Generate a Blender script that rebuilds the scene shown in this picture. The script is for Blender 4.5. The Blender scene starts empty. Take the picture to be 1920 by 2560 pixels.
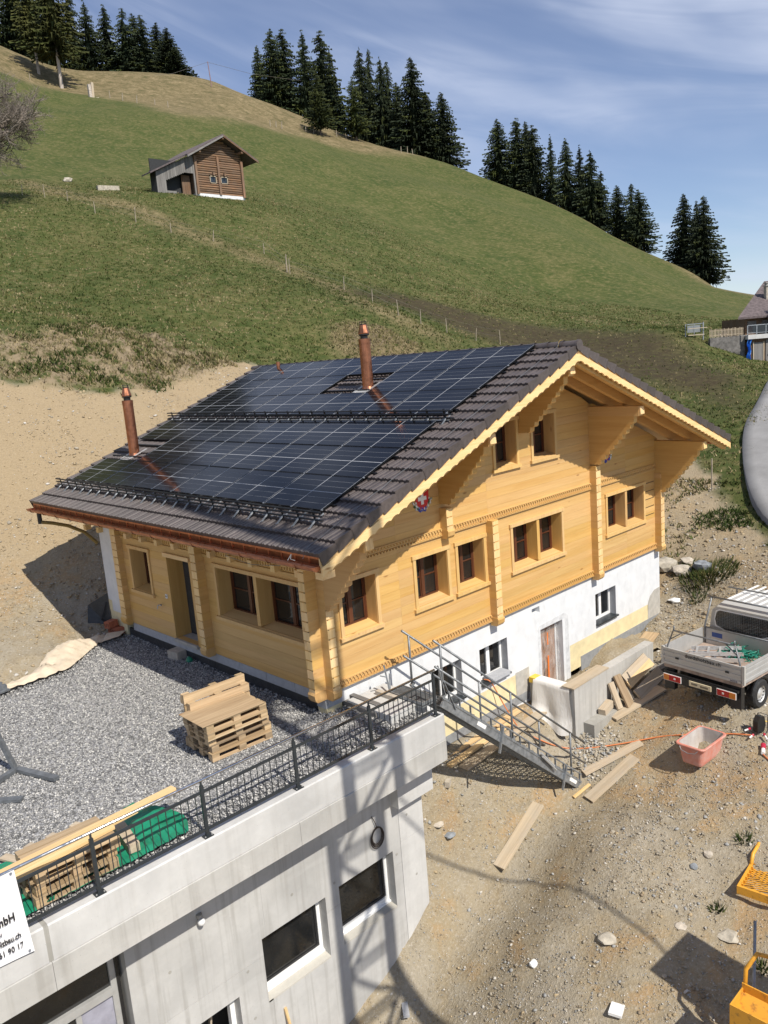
import bpy, bmesh, math, random
import numpy as np
from mathutils import Vector, Matrix, noise

S = bpy.context.scene
COL = S.collection
R_ = math.radians
rnd = random.Random(11)

# ------------------------------------------------------------------ camera
def cam_axes(yaw, pitch, roll):
    cy, sy, cp, sp = math.cos(yaw), math.sin(yaw), math.cos(pitch), math.sin(pitch)
    f = Vector((sy * cp, cy * cp, sp)); r = Vector((cy, -sy, 0)); u = r.cross(f)
    c, s = math.cos(roll), math.sin(roll)
    return c * r + s * u, -s * r + c * u, f
_r, _u, _f = cam_axes(R_(43.26986), R_(-10.92828), R_(-4.67656))
CAM = Vector((-9.2154, -11.8449, 6.4061))
cd = bpy.data.cameras.new('camera'); cam = bpy.data.objects.new('camera', cd); COL.objects.link(cam)
m = Matrix((_r, _u, -_f)).transposed().to_4x4(); m.translation = CAM
cam.matrix_world = m
cd.sensor_fit = 'VERTICAL'; cd.sensor_height = 36.0; cd.lens = 2040.11 / 2560 * 36.0
cd.clip_start = 0.1; cd.clip_end = 3000
S.camera = cam
S.render.resolution_x = 768; S.render.resolution_y = 1024

# ------------------------------------------------------------------ sky, sun, exposure
SUN = Vector((-0.077, -0.658, 0.749)).normalized()
SUN_EL = math.asin(SUN.z); SUN_AZ = math.atan2(SUN.x, SUN.y)      # azimuth from +y towards +x
w = bpy.data.worlds.new('World'); S.world = w; w.use_nodes = True
wn = w.node_tree; wn.nodes.clear()
wo = wn.nodes.new('ShaderNodeOutputWorld'); bg = wn.nodes.new('ShaderNodeBackground')
sky = wn.nodes.new('ShaderNodeTexSky'); sky.sky_type = 'NISHITA'; sky.sun_disc = False
sky.sun_elevation = SUN_EL; sky.sun_rotation = SUN_AZ; sky.altitude = 1100
sky.air_density = 1.0; sky.dust_density = 0.1; sky.ozone_density = 3.2
bg.inputs['Strength'].default_value = 0.088
# thin cirrus: long streaks of noise on the direction vector
tc = wn.nodes.new('ShaderNodeTexCoord')
vr = wn.nodes.new('ShaderNodeVectorRotate'); vr.rotation_type = 'EULER_XYZ'
vr.inputs['Rotation'].default_value = (R_(0), R_(-24), R_(-43))
wn.links.new(tc.outputs['Generated'], vr.inputs['Vector'])
def wnoise(scale, mscale, detail, rough, dist):
    mp = wn.nodes.new('ShaderNodeMapping'); mp.inputs['Scale'].default_value = mscale
    wn.links.new(vr.outputs[0], mp.inputs['Vector'])
    n = wn.nodes.new('ShaderNodeTexNoise'); n.inputs['Scale'].default_value = scale
    n.inputs['Detail'].default_value = detail; n.inputs['Roughness'].default_value = rough
    n.inputs['Distortion'].default_value = dist
    wn.links.new(mp.outputs[0], n.inputs['Vector']); return n
def wramp(sock, a, b, top=1.0):
    r = wn.nodes.new('ShaderNodeValToRGB'); r.color_ramp.elements[0].position = a; r.color_ramp.elements[1].position = b
    r.color_ramp.elements[1].color = (top, top, top, 1); r.color_ramp.interpolation = 'EASE'
    wn.links.new(sock, r.inputs[0]); return r
n1 = wnoise(1.7, (0.8, 1.0, 5.0), 4, 0.5, 0.6); n2 = wnoise(3.6, (0.5, 1.0, 7.0), 6, 0.55, 0.7)
r1 = wramp(n1.outputs[0], 0.36, 0.64); r2 = wramp(n2.outputs[0], 0.25, 0.70)
mu = wn.nodes.new('ShaderNodeMath'); mu.operation = 'MULTIPLY_ADD'
wn.links.new(r1.outputs[0], mu.inputs[0]); wn.links.new(r2.outputs[0], mu.inputs[1]); mu.inputs[2].default_value = 0.16
mix = wn.nodes.new('ShaderNodeMix'); mix.data_type = 'RGBA'
ms = wn.nodes.new('ShaderNodeMath'); ms.operation = 'MULTIPLY'; ms.inputs[1].default_value = 0.72
wn.links.new(mu.outputs[0], ms.inputs[0]); wn.links.new(ms.outputs[0], mix.inputs['Factor'])
hs = wn.nodes.new('ShaderNodeHueSaturation'); hs.inputs['Saturation'].default_value = 1.0; hs.inputs['Value'].default_value = 1.12; hs.inputs['Hue'].default_value = 0.508
wn.links.new(sky.outputs[0], hs.inputs['Color']); wn.links.new(hs.outputs[0], mix.inputs['A']); mix.inputs['B'].default_value = (6.6, 7.3, 9.0, 1)
wn.links.new(mix.outputs['Result'], bg.inputs['Color']); wn.links.new(bg.outputs[0], wo.inputs[0])

sl = bpy.data.lights.new('sun', 'SUN'); so = bpy.data.objects.new('sun', sl); COL.objects.link(so)
sl.energy = 4.9; sl.angle = R_(0.53); sl.color = (1.0, 0.94, 0.84)
so.rotation_euler = SUN.to_track_quat('Z', 'Y').to_euler()
S.view_settings.view_transform = 'Standard'; S.view_settings.look = 'None'
S.view_settings.exposure = 0.22; S.view_settings.gamma = 1.0; S.view_settings.use_curve_mapping = False

# ------------------------------------------------------------------ mesh helpers
class MB:
    """collects shapes; build() links them as ONE mesh object"""
    def __init__(self, tf=None): self.v = []; self.f = []; self.mi = []; self.tf = tf
    def add(self, vs, fs, mi=0):
        o = len(self.v)
        self.v += [self.tf(*p) if self.tf else tuple(p) for p in vs]
        self.f += [tuple(i + o for i in f) for f in fs]; self.mi += [mi] * len(fs); return self
    def box(self, x0, x1, y0, y1, z0, z1, mi=0):
        vs = [(x0, y0, z0), (x1, y0, z0), (x1, y1, z0), (x0, y1, z0), (x0, y0, z1), (x1, y0, z1), (x1, y1, z1), (x0, y1, z1)]
        return self.add(vs, [(0, 3, 2, 1), (4, 5, 6, 7), (0, 1, 5, 4), (1, 2, 6, 5), (2, 3, 7, 6), (3, 0, 4, 7)], mi)
    def obox(self, c, a, b, d, mi=0):
        c, a, b, d = map(Vector, (c, a, b, d)); vs = []
        for sz in (-1, 1):
            for sx, sy in ((-1, -1), (1, -1), (1, 1), (-1, 1)): vs.append(tuple(c + a * sx + b * sy + d * sz))
        return self.add(vs, [(0, 3, 2, 1), (4, 5, 6, 7), (0, 1, 5, 4), (1, 2, 6, 5), (2, 3, 7, 6), (3, 0, 4, 7)], mi)
    def beam(self, p, q, w, h, up=(0, 0, 1), mi=0):
        p, q = Vector(p), Vector(q); d = q - p; s = d.cross(Vector(up))
        if s.length < 1e-6: s = d.cross(Vector((1, 0, 0)))
        s.normalize(); u = s.cross(d).normalized()
        return self.obox((p + q) / 2, d / 2, s * w / 2, u * h / 2, mi)
    def tube(self, pts, r, n=8, mi=0, cap=True):
        pts = [Vector(p) for p in pts]; rs = r if isinstance(r, (list, tuple)) else [r] * len(pts); vs = []; fs = []
        ref = None
        for i, p in enumerate(pts):
            d = (pts[min(i + 1, len(pts) - 1)] - pts[max(i - 1, 0)]).normalized()
            if ref is None: ref = d.cross(Vector((0, 0, 1)) if abs(d.z) < .9 else Vector((1, 0, 0))).normalized()
            a = (ref - d * ref.dot(d)).normalized(); b = d.cross(a); ref = a
            for k in range(n):
                t = 2 * math.pi * k / n; vs.append(tuple(p + (a * math.cos(t) + b * math.sin(t)) * rs[i]))
        for i in range(len(pts) - 1):
            for k in range(n):
                k2 = (k + 1) % n; fs.append((i * n + k, i * n + k2, (i + 1) * n + k2, (i + 1) * n + k))
        if cap: fs.append(tuple(reversed(range(n)))); fs.append(tuple(range((len(pts) - 1) * n, len(pts) * n)))
        return self.add(vs, fs, mi)
    def prism(self, poly, a, b, axis='y', mi=0):
        n = len(poly)
        def P(p, t): return {'y': (p[0], t, p[1]), 'x': (t, p[0], p[1]), 'z': (p[0], p[1], t)}[axis]
        vs = [P(p, a) for p in poly] + [P(p, b) for p in poly]
        fs = [tuple(range(n)), tuple(reversed(range(n, 2 * n)))] + [(i, i + n, (i + 1) % n + n, (i + 1) % n) for i in range(n)]
        return self.add(vs, fs, mi)
    def quad(self, a, b, c, d, mi=0): return self.add([a, b, c, d], [(0, 1, 2, 3)], mi)
    def lathe(self, c, prof, n=16, mi=0):
        vs = []; fs = []
        for r, z in prof:
            for k in range(n):
                t = 2 * math.pi * k / n; vs.append((c[0] + r * math.cos(t), c[1] + r * math.sin(t), c[2] + z))
        for i in range(len(prof) - 1):
            for k in range(n):
                k2 = (k + 1) % n; fs.append((i * n + k, i * n + k2, (i + 1) * n + k2, (i + 1) * n + k))
        fs.append(tuple(reversed(range(n)))); fs.append(tuple(range((len(prof) - 1) * n, len(prof) * n)))
        return self.add(vs, fs, mi)
    def mesh(self, name, mats, smooth=False):
        me = bpy.data.meshes.new(name); me.from_pydata(self.v, [], self.f)
        for x in (mats if isinstance(mats, (list, tuple)) else [mats]): me.materials.append(x)
        me.polygons.foreach_set('material_index', self.mi)
        bm = bmesh.new(); bm.from_mesh(me); bmesh.ops.recalc_face_normals(bm, faces=bm.faces); bm.to_mesh(me); bm.free()
        if smooth: me.polygons.foreach_set('use_smooth', [True] * len(me.polygons))
        me.update(); return me
    def build(self, name, mats, parent=None, loc=(0, 0, 0), rz=0, smooth=False):
        return put(name, self.mesh(name, mats, smooth), parent, loc, rz)

def put(name, me, parent=None, loc=(0, 0, 0), rz=0):
    o = bpy.data.objects.new(name, me); COL.objects.link(o)
    if parent: o.parent = parent
    o.location = loc; o.rotation_euler = (0, 0, rz); return o
def tag(o, label, cat, group=None):
    o['label'] = label; o['category'] = cat
    if group: o['group'] = group
    return o
def thing(name, label, cat, loc=(0, 0, 0), rz=0, group=None):
    return tag(put(name, None, None, loc, rz), label, cat, group)
def kind(o, k): o['kind'] = k; return o
def copy_tree(o, parent=None):
    c = o.copy(); COL.objects.link(c)
    if parent: c.parent = parent
    for ch in list(o.children): copy_tree(ch, c)
    return c
def bulk(name, V, F, mats, mi=None, parent=None, smooth=False):
    """big numpy mesh: V (n,3), F (m,k)"""
    me = bpy.data.meshes.new(name); V = np.asarray(V, np.float32); F = np.asarray(F, np.int32); k = F.shape[1]
    me.vertices.add(len(V)); me.vertices.foreach_set('co', V.ravel())
    me.loops.add(F.size); me.loops.foreach_set('vertex_index', F.ravel())
    me.polygons.add(len(F)); me.polygons.foreach_set('loop_start', np.arange(0, F.size, k, dtype=np.int32))
    me.polygons.foreach_set('loop_total', np.full(len(F), k, np.int32))
    for x in (mats if isinstance(mats, (list, tuple)) else [mats]): me.materials.append(x)
    if mi is not None: me.polygons.foreach_set('material_index', np.asarray(mi, np.int32))
    if smooth: me.polygons.foreach_set('use_smooth', np.ones(len(F), bool))
    me.update(calc_edges=True); return put(name, me, parent)

# ------------------------------------------------------------------ node helpers
class NT:
    def __init__(self, name):
        self.m = bpy.data.materials.new(name); self.m.use_nodes = True; self.t = self.m.node_tree
        self.b = self.t.nodes['Principled BSDF']; self.out = self.t.nodes['Material Output']
    def n(self, typ, ins=None, **props):
        nd = self.t.nodes.new('ShaderNode' + typ)
        for k, v in props.items(): setattr(nd, k, v)
        for k, v in (ins or {}).items(): self.s(nd.inputs[k], v)
        return nd
    def s(self, sock, v):
        if isinstance(v, bpy.types.NodeSocket): self.t.links.new(v, sock)
        else: sock.default_value = v
    def coord(self, which='Object'): return self.n('TexCoord').outputs[which]
    def map(self, vec, scale=(1, 1, 1), rot=(0, 0, 0), loc=(0, 0, 0)):
        return self.n('Mapping', {'Vector': vec, 'Scale': scale, 'Rotation': rot, 'Location': loc}).outputs[0]
    def noise(self, vec, scale, detail=4, rough=.55, dist=0):
        return self.n('TexNoise', {'Vector': vec, 'Scale': scale, 'Detail': detail, 'Roughness': rough, 'Distortion': dist}).outputs[0]
    def vor(self, vec, scale, feat='F1', rand=1.0):
        return self.n('TexVoronoi', {'Vector': vec, 'Scale': scale, 'Randomness': rand}, feature=feat)
    def ramp(self, fac, stops, interp='LINEAR'):
        nd = self.n('ValToRGB', {0: fac}); cr = nd.color_ramp; cr.interpolation = interp
        while len(cr.elements) < len(stops): cr.elements.new(.5)
        for e, (p, c) in zip(cr.elements, stops):
            e.position = p; e.color = tuple(c) + (1,) if hasattr(c, '__len__') else (c, c, c, 1)
        return nd.outputs[0]
    def mix(self, a, b, f, blend='MIX'):
        nd = self.n('Mix', None, data_type='RGBA', blend_type=blend)
        for k, v in (('A', a), ('B', b)):
            if hasattr(v, '__len__') and len(v) == 3: v = tuple(v) + (1,)
            self.s([i for i in nd.inputs if i.name == k and i.type == 'RGBA'][0], v)
        self.s(nd.inputs[0], f); return [o for o in nd.outputs if o.type == 'RGBA'][0]
    def math(self, op, a, b=0.0, c=None):
        ins = {0: a, 1: b}
        if c is not None: ins[2] = c
        return self.n('Math', ins, operation=op).outputs[0]
    def attr(self, name): return self.n('Attribute', None, attribute_name=name).outputs['Fac']
    def rand(self): return self.n('ObjectInfo').outputs['Random']
    def bump(self, h, strength=.3, dist=.02):
        b = self.n('Bump', {'Height': h, 'Strength': strength, 'Distance': dist}); self.s(self.b.inputs['Normal'], b.outputs[0]); return b
    def fin(self, col=None, rough=.6, metal=0, spec=None, **kw):
        if col is not None:
            if hasattr(col, '__len__') and not isinstance(col, bpy.types.NodeSocket): col = tuple(col) + (1,)
            self.s(self.b.inputs['Base Color'], col)
        self.s(self.b.inputs['Roughness'], rough); self.s(self.b.inputs['Metallic'], metal)
        if spec is not None: self.b.inputs['Specular IOR Level'].default_value = spec
        for k, v in kw.items(): self.s(self.b.inputs[k.replace('_', ' ')], v)
        return self.m

def flat(name, col, rough=.5, metal=0, var=.12, nscale=8, bumpy=0, spec=None):
    """plain paint / metal / plastic with faint dirt and uneven gloss"""
    t = NT(name); c = t.coord(); n = t.noise(c, nscale, 5, .6)
    d = tuple(x * (1 - var * 1.6) for x in col); l = tuple(min(1, x * (1 + var)) for x in col)
    colr = t.ramp(n, [(.3, d), (.7, l)])
    rg = t.ramp(t.noise(c, nscale * 2.3, 4), [(.3, max(.03, rough - .1)), (.7, min(1, rough + .12))])
    if bumpy: t.bump(t.noise(c, nscale * 6, 6, .65), bumpy, .01)
    return t.fin(colr, rg, metal, spec)

def wood(name, axis, light, dark, knot=(.28, .12, .03), rough=.45, grain=1.0, var=.16, weather=None, knots=.062):
    t = NT(name); c = t.coord(); s = [16.0, 16.0, 16.0]; s[axis] = .7
    ks = [3.6, 3.6, 3.6]; ks[axis] = 1.15
    rnd_ = t.rand(); off = t.n('CombineXYZ', {0: t.math('MULTIPLY', rnd_, 37.0), 1: t.math('MULTIPLY', rnd_, 19.0), 2: t.math('MULTIPLY', rnd_, 53.0)}).outputs[0]
    cc = t.n('VectorMath', {0: c, 1: off}, operation='ADD').outputs[0]
    g = t.noise(t.map(cc, s), 2.0 * grain, 6, .62, .6)
    g2 = t.noise(t.map(cc, tuple(x * .25 for x in s)), 2.2, 3, .5, .8)
    gg = t.math('MULTIPLY_ADD', g2, .55, t.math('MULTIPLY', g, .5))
    col = t.ramp(gg, [(.36, dark), (.62, light)])
    v = t.vor(t.map(cc, ks), 1.0)
    ksel = t.math('GREATER_THAN', t.n('SeparateColor', {0: v.outputs['Color']}).outputs[0], .48)
    km = t.math('MULTIPLY', t.ramp(v.outputs['Distance'], [(knots * .6, 1.0), (knots * 1.7, 0.0)]), ksel)
    col = t.mix(col, knot, t.math('MULTIPLY', km, .85))
    hv = t.n('HueSaturation', {'Color': col, 'Value': t.math('MULTIPLY_ADD', rnd_, var * 2, 1 - var), 'Hue': t.math('MULTIPLY_ADD', t.math('FRACT', t.math('MULTIPLY', rnd_, 7.3)), .006, .497), 'Saturation': t.math('MULTIPLY_ADD', t.math('FRACT', t.math('MULTIPLY', rnd_, 3.7)), .1, .95)}).outputs[0]
    if weather:
        wn_ = t.ramp(t.noise(c, 1.3, 5, .6), [(.35, 0.0), (.7, 1.0)]); hv = t.mix(hv, weather, t.math('MULTIPLY', wn_, .7))
    t.bump(gg, .25, .006)
    return t.fin(hv, t.ramp(g2, [(.2, rough - .08), (.8, rough + .12)]))

GW_L, GW_D = (.62, .392, .150), (.54, .315, .106)
W = {}
for i, a in enumerate('xyz'):
    W['gold_' + a] = wood('golden_spruce_' + a, i, GW_L, GW_D, var=.055)
    W['pale_' + a] = wood('pale_planed_spruce_' + a, i, (.78, .56, .28), (.66, .43, .18), var=.1)
    W['trim_' + a] = wood('planed_trim_spruce_' + a, i, (.66, .44, .19), (.58, .36, .135), var=.05)
    W['pallet_' + a] = wood('pallet_wood_' + a, i, (.47, .345, .205), (.29, .195, .105), var=.3, rough=.75)
    W['plank_' + a] = wood('weathered_plank_' + a, i, (.50, .40, .28), (.34, .26, .17), var=.2, rough=.8, weather=(.42, .38, .31))
    W['fresh_' + a] = wood('fresh_sawn_timber_' + a, i, (.74, .53, .27), (.60, .40, .18), var=.12, rough=.7)
    W['barn_' + a] = wood('sun_burnt_barn_wood_' + a, i, (.25, .14, .075), (.06, .033, .02), var=.5, rough=.85, weather=(.17, .125, .09))
    W['grey_' + a] = wood('silver_grey_barn_board_' + a, i, (.20, .19, .18), (.10, .095, .09), var=.3, rough=.9)
    W['brown_' + a] = wood('brown_window_wood_' + a, i, (.105, .034, .014), (.065, .020, .009), var=.06, rough=.35, knots=.0)

def concrete(name, base, stain=.5, streak=True, holes=True):
    t = NT(name); c = t.coord()
    a = t.noise(c, .8, 6, .6); b = t.noise(c, 9, 5, .6)
    col = t.ramp(a, [(.32, tuple(x * .80 for x in base)), (.66, tuple(min(1, x * 1.12) for x in base))])
    col = t.mix(col, tuple(x * .9 for x in base), t.ramp(b, [(.45, 0.0), (.75, .5)]))
    if streak:
        s = t.noise(t.map(c, (3.5, 3.5, .16)), 2.2, 5, .6)
        col = t.mix(col, tuple(x * .62 for x in (base[0], base[1] * .97, base[2] * .92)), t.math('MULTIPLY', t.ramp(s, [(.50, 0.0), (.70, 1.0)]), stain))
        s2 = t.noise(t.map(c, (.5, .5, 2.5)), 1.4, 4, .5)
        col = t.mix(col, tuple(min(1, x * 1.12) for x in base), t.math('MULTIPLY', t.ramp(s2, [(.55, 0.0), (.75, 1.0)]), .5))
    if holes:
        v = t.vor(c, 14); col = t.mix(col, tuple(x * .55 for x in base), t.ramp(v.outputs['Distance'], [(.04, .8), (.08, 0.0)]))
    t.bump(t.math('ADD', b, t.noise(c, 40, 4)), .2, .006)
    return t.fin(col, .82)

MT = dict(
 conc=concrete('fair_faced_concrete', (.44, .43, .405)), conc_l=concrete('new_pale_concrete', (.52, .515, .50), .25),
 conc_wall=concrete('streaked_concrete_wall', (.45, .445, .43), .6), conc_d=concrete('dark_form_concrete', (.34, .33, .30), .4),  # conc_d is a darker grey concrete
 plaster=None, eps=flat('grey_insulation_board', (.40, .41, .43), .8, 0, .08), eps_y=flat('pale_yellow_foam_board', (.70, .60, .36), .85, 0, .1, 3),
 dimple=flat('black_dimple_membrane', (.035, .038, .042), .5, 0, .2), mortar=flat('grey_base_coat', (.42, .40, .36), .9, 0, .12, 6, .2),
 copper=flat('new_copper', (.44, .18, .10), .34, .9, .22, 5), copper_d=flat('tarnished_copper', (.25, .10, .05), .45, .85, .25, 4),
 anth=flat('anthracite_paint', (.035, .042, .048), .38, .2, .1), steel=flat('stainless_steel', (.62, .62, .62), .22, 1, .08),
 galv=flat('galvanised_steel', (.32, .34, .36), .5, .6, .22, 9), galv_d=flat('dull_galvanised_steel', (.22, .235, .25), .55, .6, .2, 9), tubeg=flat('grey_scaffold_tube', (.20, .21, .22), .5, .5, .2),
 tile=None, pvframe=flat('black_module_frame', (.012, .013, .015), .35, .4), pvline=flat('silver_cell_gap', (.36, .37, .39), .4, 0, .06), pvthin=flat('dull_cell_gap', (.20, .21, .23), .4, 0, .06),
 black=flat('black_plastic', (.015, .015, .016), .4), rubber=flat('tyre_rubber', (.022, .022, .023), .8, 0, .2, 12, .2),
 pvc=flat('white_window_plastic', (.80, .80, .79), .3, 0, .04), white=flat('white_paint', (.80, .80, .78), .5, 0, .05),
 red=flat('red_lamp_glass', (.45, .015, .012), .15), amber=flat('amber_lamp_glass', (.62, .20, .02), .15), cream=flat('cream_plate', (.66, .58, .40), .5),
 silver=flat('pale_silver_paint', (.47, .46, .43), .35, .08, .04, 3), alu=flat('brushed_aluminium', (.42, .42, .41), .5, .25, .06, 6), alu_w=flat('ladder_aluminium', (.70, .70, .69), .4, .6, .1),
 bed=flat('worn_plywood_floor', (.34, .26, .21), .8, 0, .25, 5), green=flat('green_tarpaulin', (.012, .21, .115), .35, 0, .2, 3, .3), netg=flat('green_net', (.01, .24, .17), .6, 0, .3, 14),
 fleece=flat('beige_fleece_sheet', (.58, .49, .37), .85, 0, .1, 3, .2), film=None, orange=flat('orange_cable', (.62, .20, .07), .45, 0, .1), yellowc=flat('yellow_cable', (.75, .50, .08), .45),
 tub=None, yellow=None, brick=flat('red_brick', (.40, .13, .07), .85, 0, .2, 10, .3), stone=flat('pale_rubble', (.42, .38, .31), .9, 0, .22, 6, .4), stone_g=flat('blue_grey_rubble', (.24, .26, .28), .85, 0, .25, 6, .4),
 block=flat('pale_masonry_block', (.46, .41, .34), .9, 0, .15, 8, .3), bluet=flat('blue_tarpaulin', (.04, .20, .62), .4, 0, .2), bark=flat('grey_brown_bark', (.16, .12, .09), .9, 0, .3, 6, .5), bark_w=flat('pale_larch_bark', (.48, .42, .36), .9, 0, .3, 4, .4),
 twig=flat('bare_twig', (.24, .20, .165), .9, 0, .3), slate=flat('old_shingle_roof', (.12, .095, .095), .85, 0, .3, 6, .4), post=flat('silvered_fence_post', (.33, .28, .21), .9, 0, .25), wire=flat('fence_wire', (.25, .23, .20), .6, .5),
 ink=flat('black_print', (.012, .012, .012), .6, 0, 0), banner=flat('white_pvc_banner', (.78, .78, .80), .45, 0, .04, 2), cordr=flat('red_plug', (.45, .02, .05), .35), rope=flat('black_hose', (.03, .022, .02), .45),
 petal=flat('white_petal', (.75, .75, .72), .6), bluep=flat('blue_petal', (.06, .08, .45), .6), redp=flat('red_shield', (.58, .015, .02), .4), yelp=flat('yellow_shield', (.80, .55, .05), .4), leafp=flat('green_leaf_paint', (.04, .12, .03), .6),
 gold_brass=flat('brass_fitting', (.5, .33, .1), .4, .8))

def _special():
    t = NT('white_render'); c = t.coord(); n = t.noise(c, 2.5, 5, .6); n2 = t.noise(t.map(c, (1, 1, .5)), 6, 4)
    col = t.ramp(n, [(.3, (.60, .615, .63)), (.7, (.70, .71, .72))]); col = t.mix(col, (.55, .56, .57), t.ramp(n2, [(.55, 0.0), (.75, .7)]))
    t.bump(t.noise(c, 60, 4), .15, .004); MT['plaster'] = t.fin(col, .9)
    t = NT('brown_concrete_tile'); c = t.coord(); n = t.noise(c, 14, 5, .6); r = t.rand()
    col = t.ramp(n, [(.3, (.060, .049, .047)), (.7, (.098, .080, .076))])
    hv = t.n('HueSaturation', {'Color': col, 'Value': t.math('MULTIPLY_ADD', r, .4, .8)}).outputs[0]
    t.bump(n, .1, .004); MT['tile'] = t.fin(hv, .42, 0, .5)
    t = NT('solar_cell_glass'); c = t.coord()
    wv = t.n('TexWave', {'Vector': c, 'Scale': 11.0}, wave_type='BANDS', bands_direction='Y').outputs[1]
    col = t.mix((.0035, .004, .006), (.012, .013, .017), t.ramp(wv, [(.86, 0.0), (.97, .7)]))
    MT['cell'] = t.fin(col, .11, 0, .26)
    t = NT('dark_window_glass'); n = t.noise(t.coord(), 1.5, 3)
    MT['glass'] = t.fin(t.ramp(n, [(.3, (.006, .007, .008)), (.7, (.02, .02, .02))]), .04, 0, .6)
    t = NT('milky_building_film'); c = t.coord(); t.bump(t.noise(t.map(c, (6, 6, 1.2)), 3, 5, .6, .8), .7, .03)
    t.fin((.75, .74, .72), .28); al = t.ramp(t.noise(t.map(c, (5, 5, 1)), 2.5, 4, .6), [(.35, .10), (.7, .42)])
    t.s(t.b.inputs['Alpha'], al); MT['film'] = t.m
    t = NT('white_fleece_film'); c = t.coord(); t.bump(t.noise(t.map(c, (4, 4, 1)), 3, 5, .6, .8), .5, .03)
    MT['film_w'] = t.fin((.68, .67, .65), .5)
    t = NT('dusty_pink_plastic'); c = t.coord(); n = t.noise(c, 5, 5, .65); n2 = t.noise(c, 1.7, 4)
    col = t.mix((.60, .19, .13), (.56, .36, .31), t.ramp(n, [(.35, 0.0), (.75, 1.0)])); MT['tub'] = t.fin(col, .6)
    t = NT('cement_crust'); c = t.coord(); n = t.noise(c, 4, 5, .65)
    MT['crust'] = t.fin(t.ramp(n, [(.3, (.36, .31, .28)), (.7, (.52, .49, .46))]), .9)
    t = NT('worn_yellow_paint'); c = t.coord(); n = t.noise(c, 6, 6, .7)
    col = t.mix((.70, .34, .035), (.16, .075, .03), t.ramp(n, [(.54, 0.0), (.70, .85)])); MT['yellow'] = t.fin(col, .45)
    t = NT('asphalt_road'); c = t.coord(); n = t.noise(c, .9, 5, .6); n2 = t.noise(c, 30, 3)
    col = t.ramp(n, [(.3, (.20, .195, .19)), (.7, (.28, .275, .27))]); col = t.mix(col, (.15, .15, .15), t.ramp(n2, [(.5, 0.0), (.7, .35)]))
    t.bump(n2, .2, .01); MT['road'] = t.fin(col, .9)
    for nm, a, b, rg in (('spruce_needles', (.010, .019, .009), (.032, .042, .017), .75), ('green_spruce_needles', (.024, .036, .008), (.062, .068, .015), .75), ('larch_needles', (.026, .034, .008), (.07, .068, .018), .8)):
        t = NT(nm); c = t.coord(); n = t.noise(c, .9, 4, .7); col = t.ramp(n, [(.3, a), (.72, b)])
        hv = t.n('HueSaturation', {'Color': col, 'Value': t.math('MULTIPLY_ADD', t.rand(), .5, .75)}).outputs[0]; MT[nm] = t.fin(hv, rg, 0, .2)
_special()
def text_mesh(txt, size, mat, bold=0.0, extrude=.002, align='LEFT', spacing=1.0):
    cu = bpy.data.curves.new('lettering', 'FONT'); cu.body = txt; cu.size = size; cu.extrude = extrude; cu.offset = bold; cu.align_x = align; cu.space_character = spacing
    o = bpy.data.objects.new('lettering', cu); COL.objects.link(o)
    dg = bpy.context.evaluated_depsgraph_get(); me = bpy.data.meshes.new_from_object(o.evaluated_get(dg))
    bpy.data.objects.remove(o); bpy.data.curves.remove(cu)
    me.materials.clear(); me.materials.append(mat); return me

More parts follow.
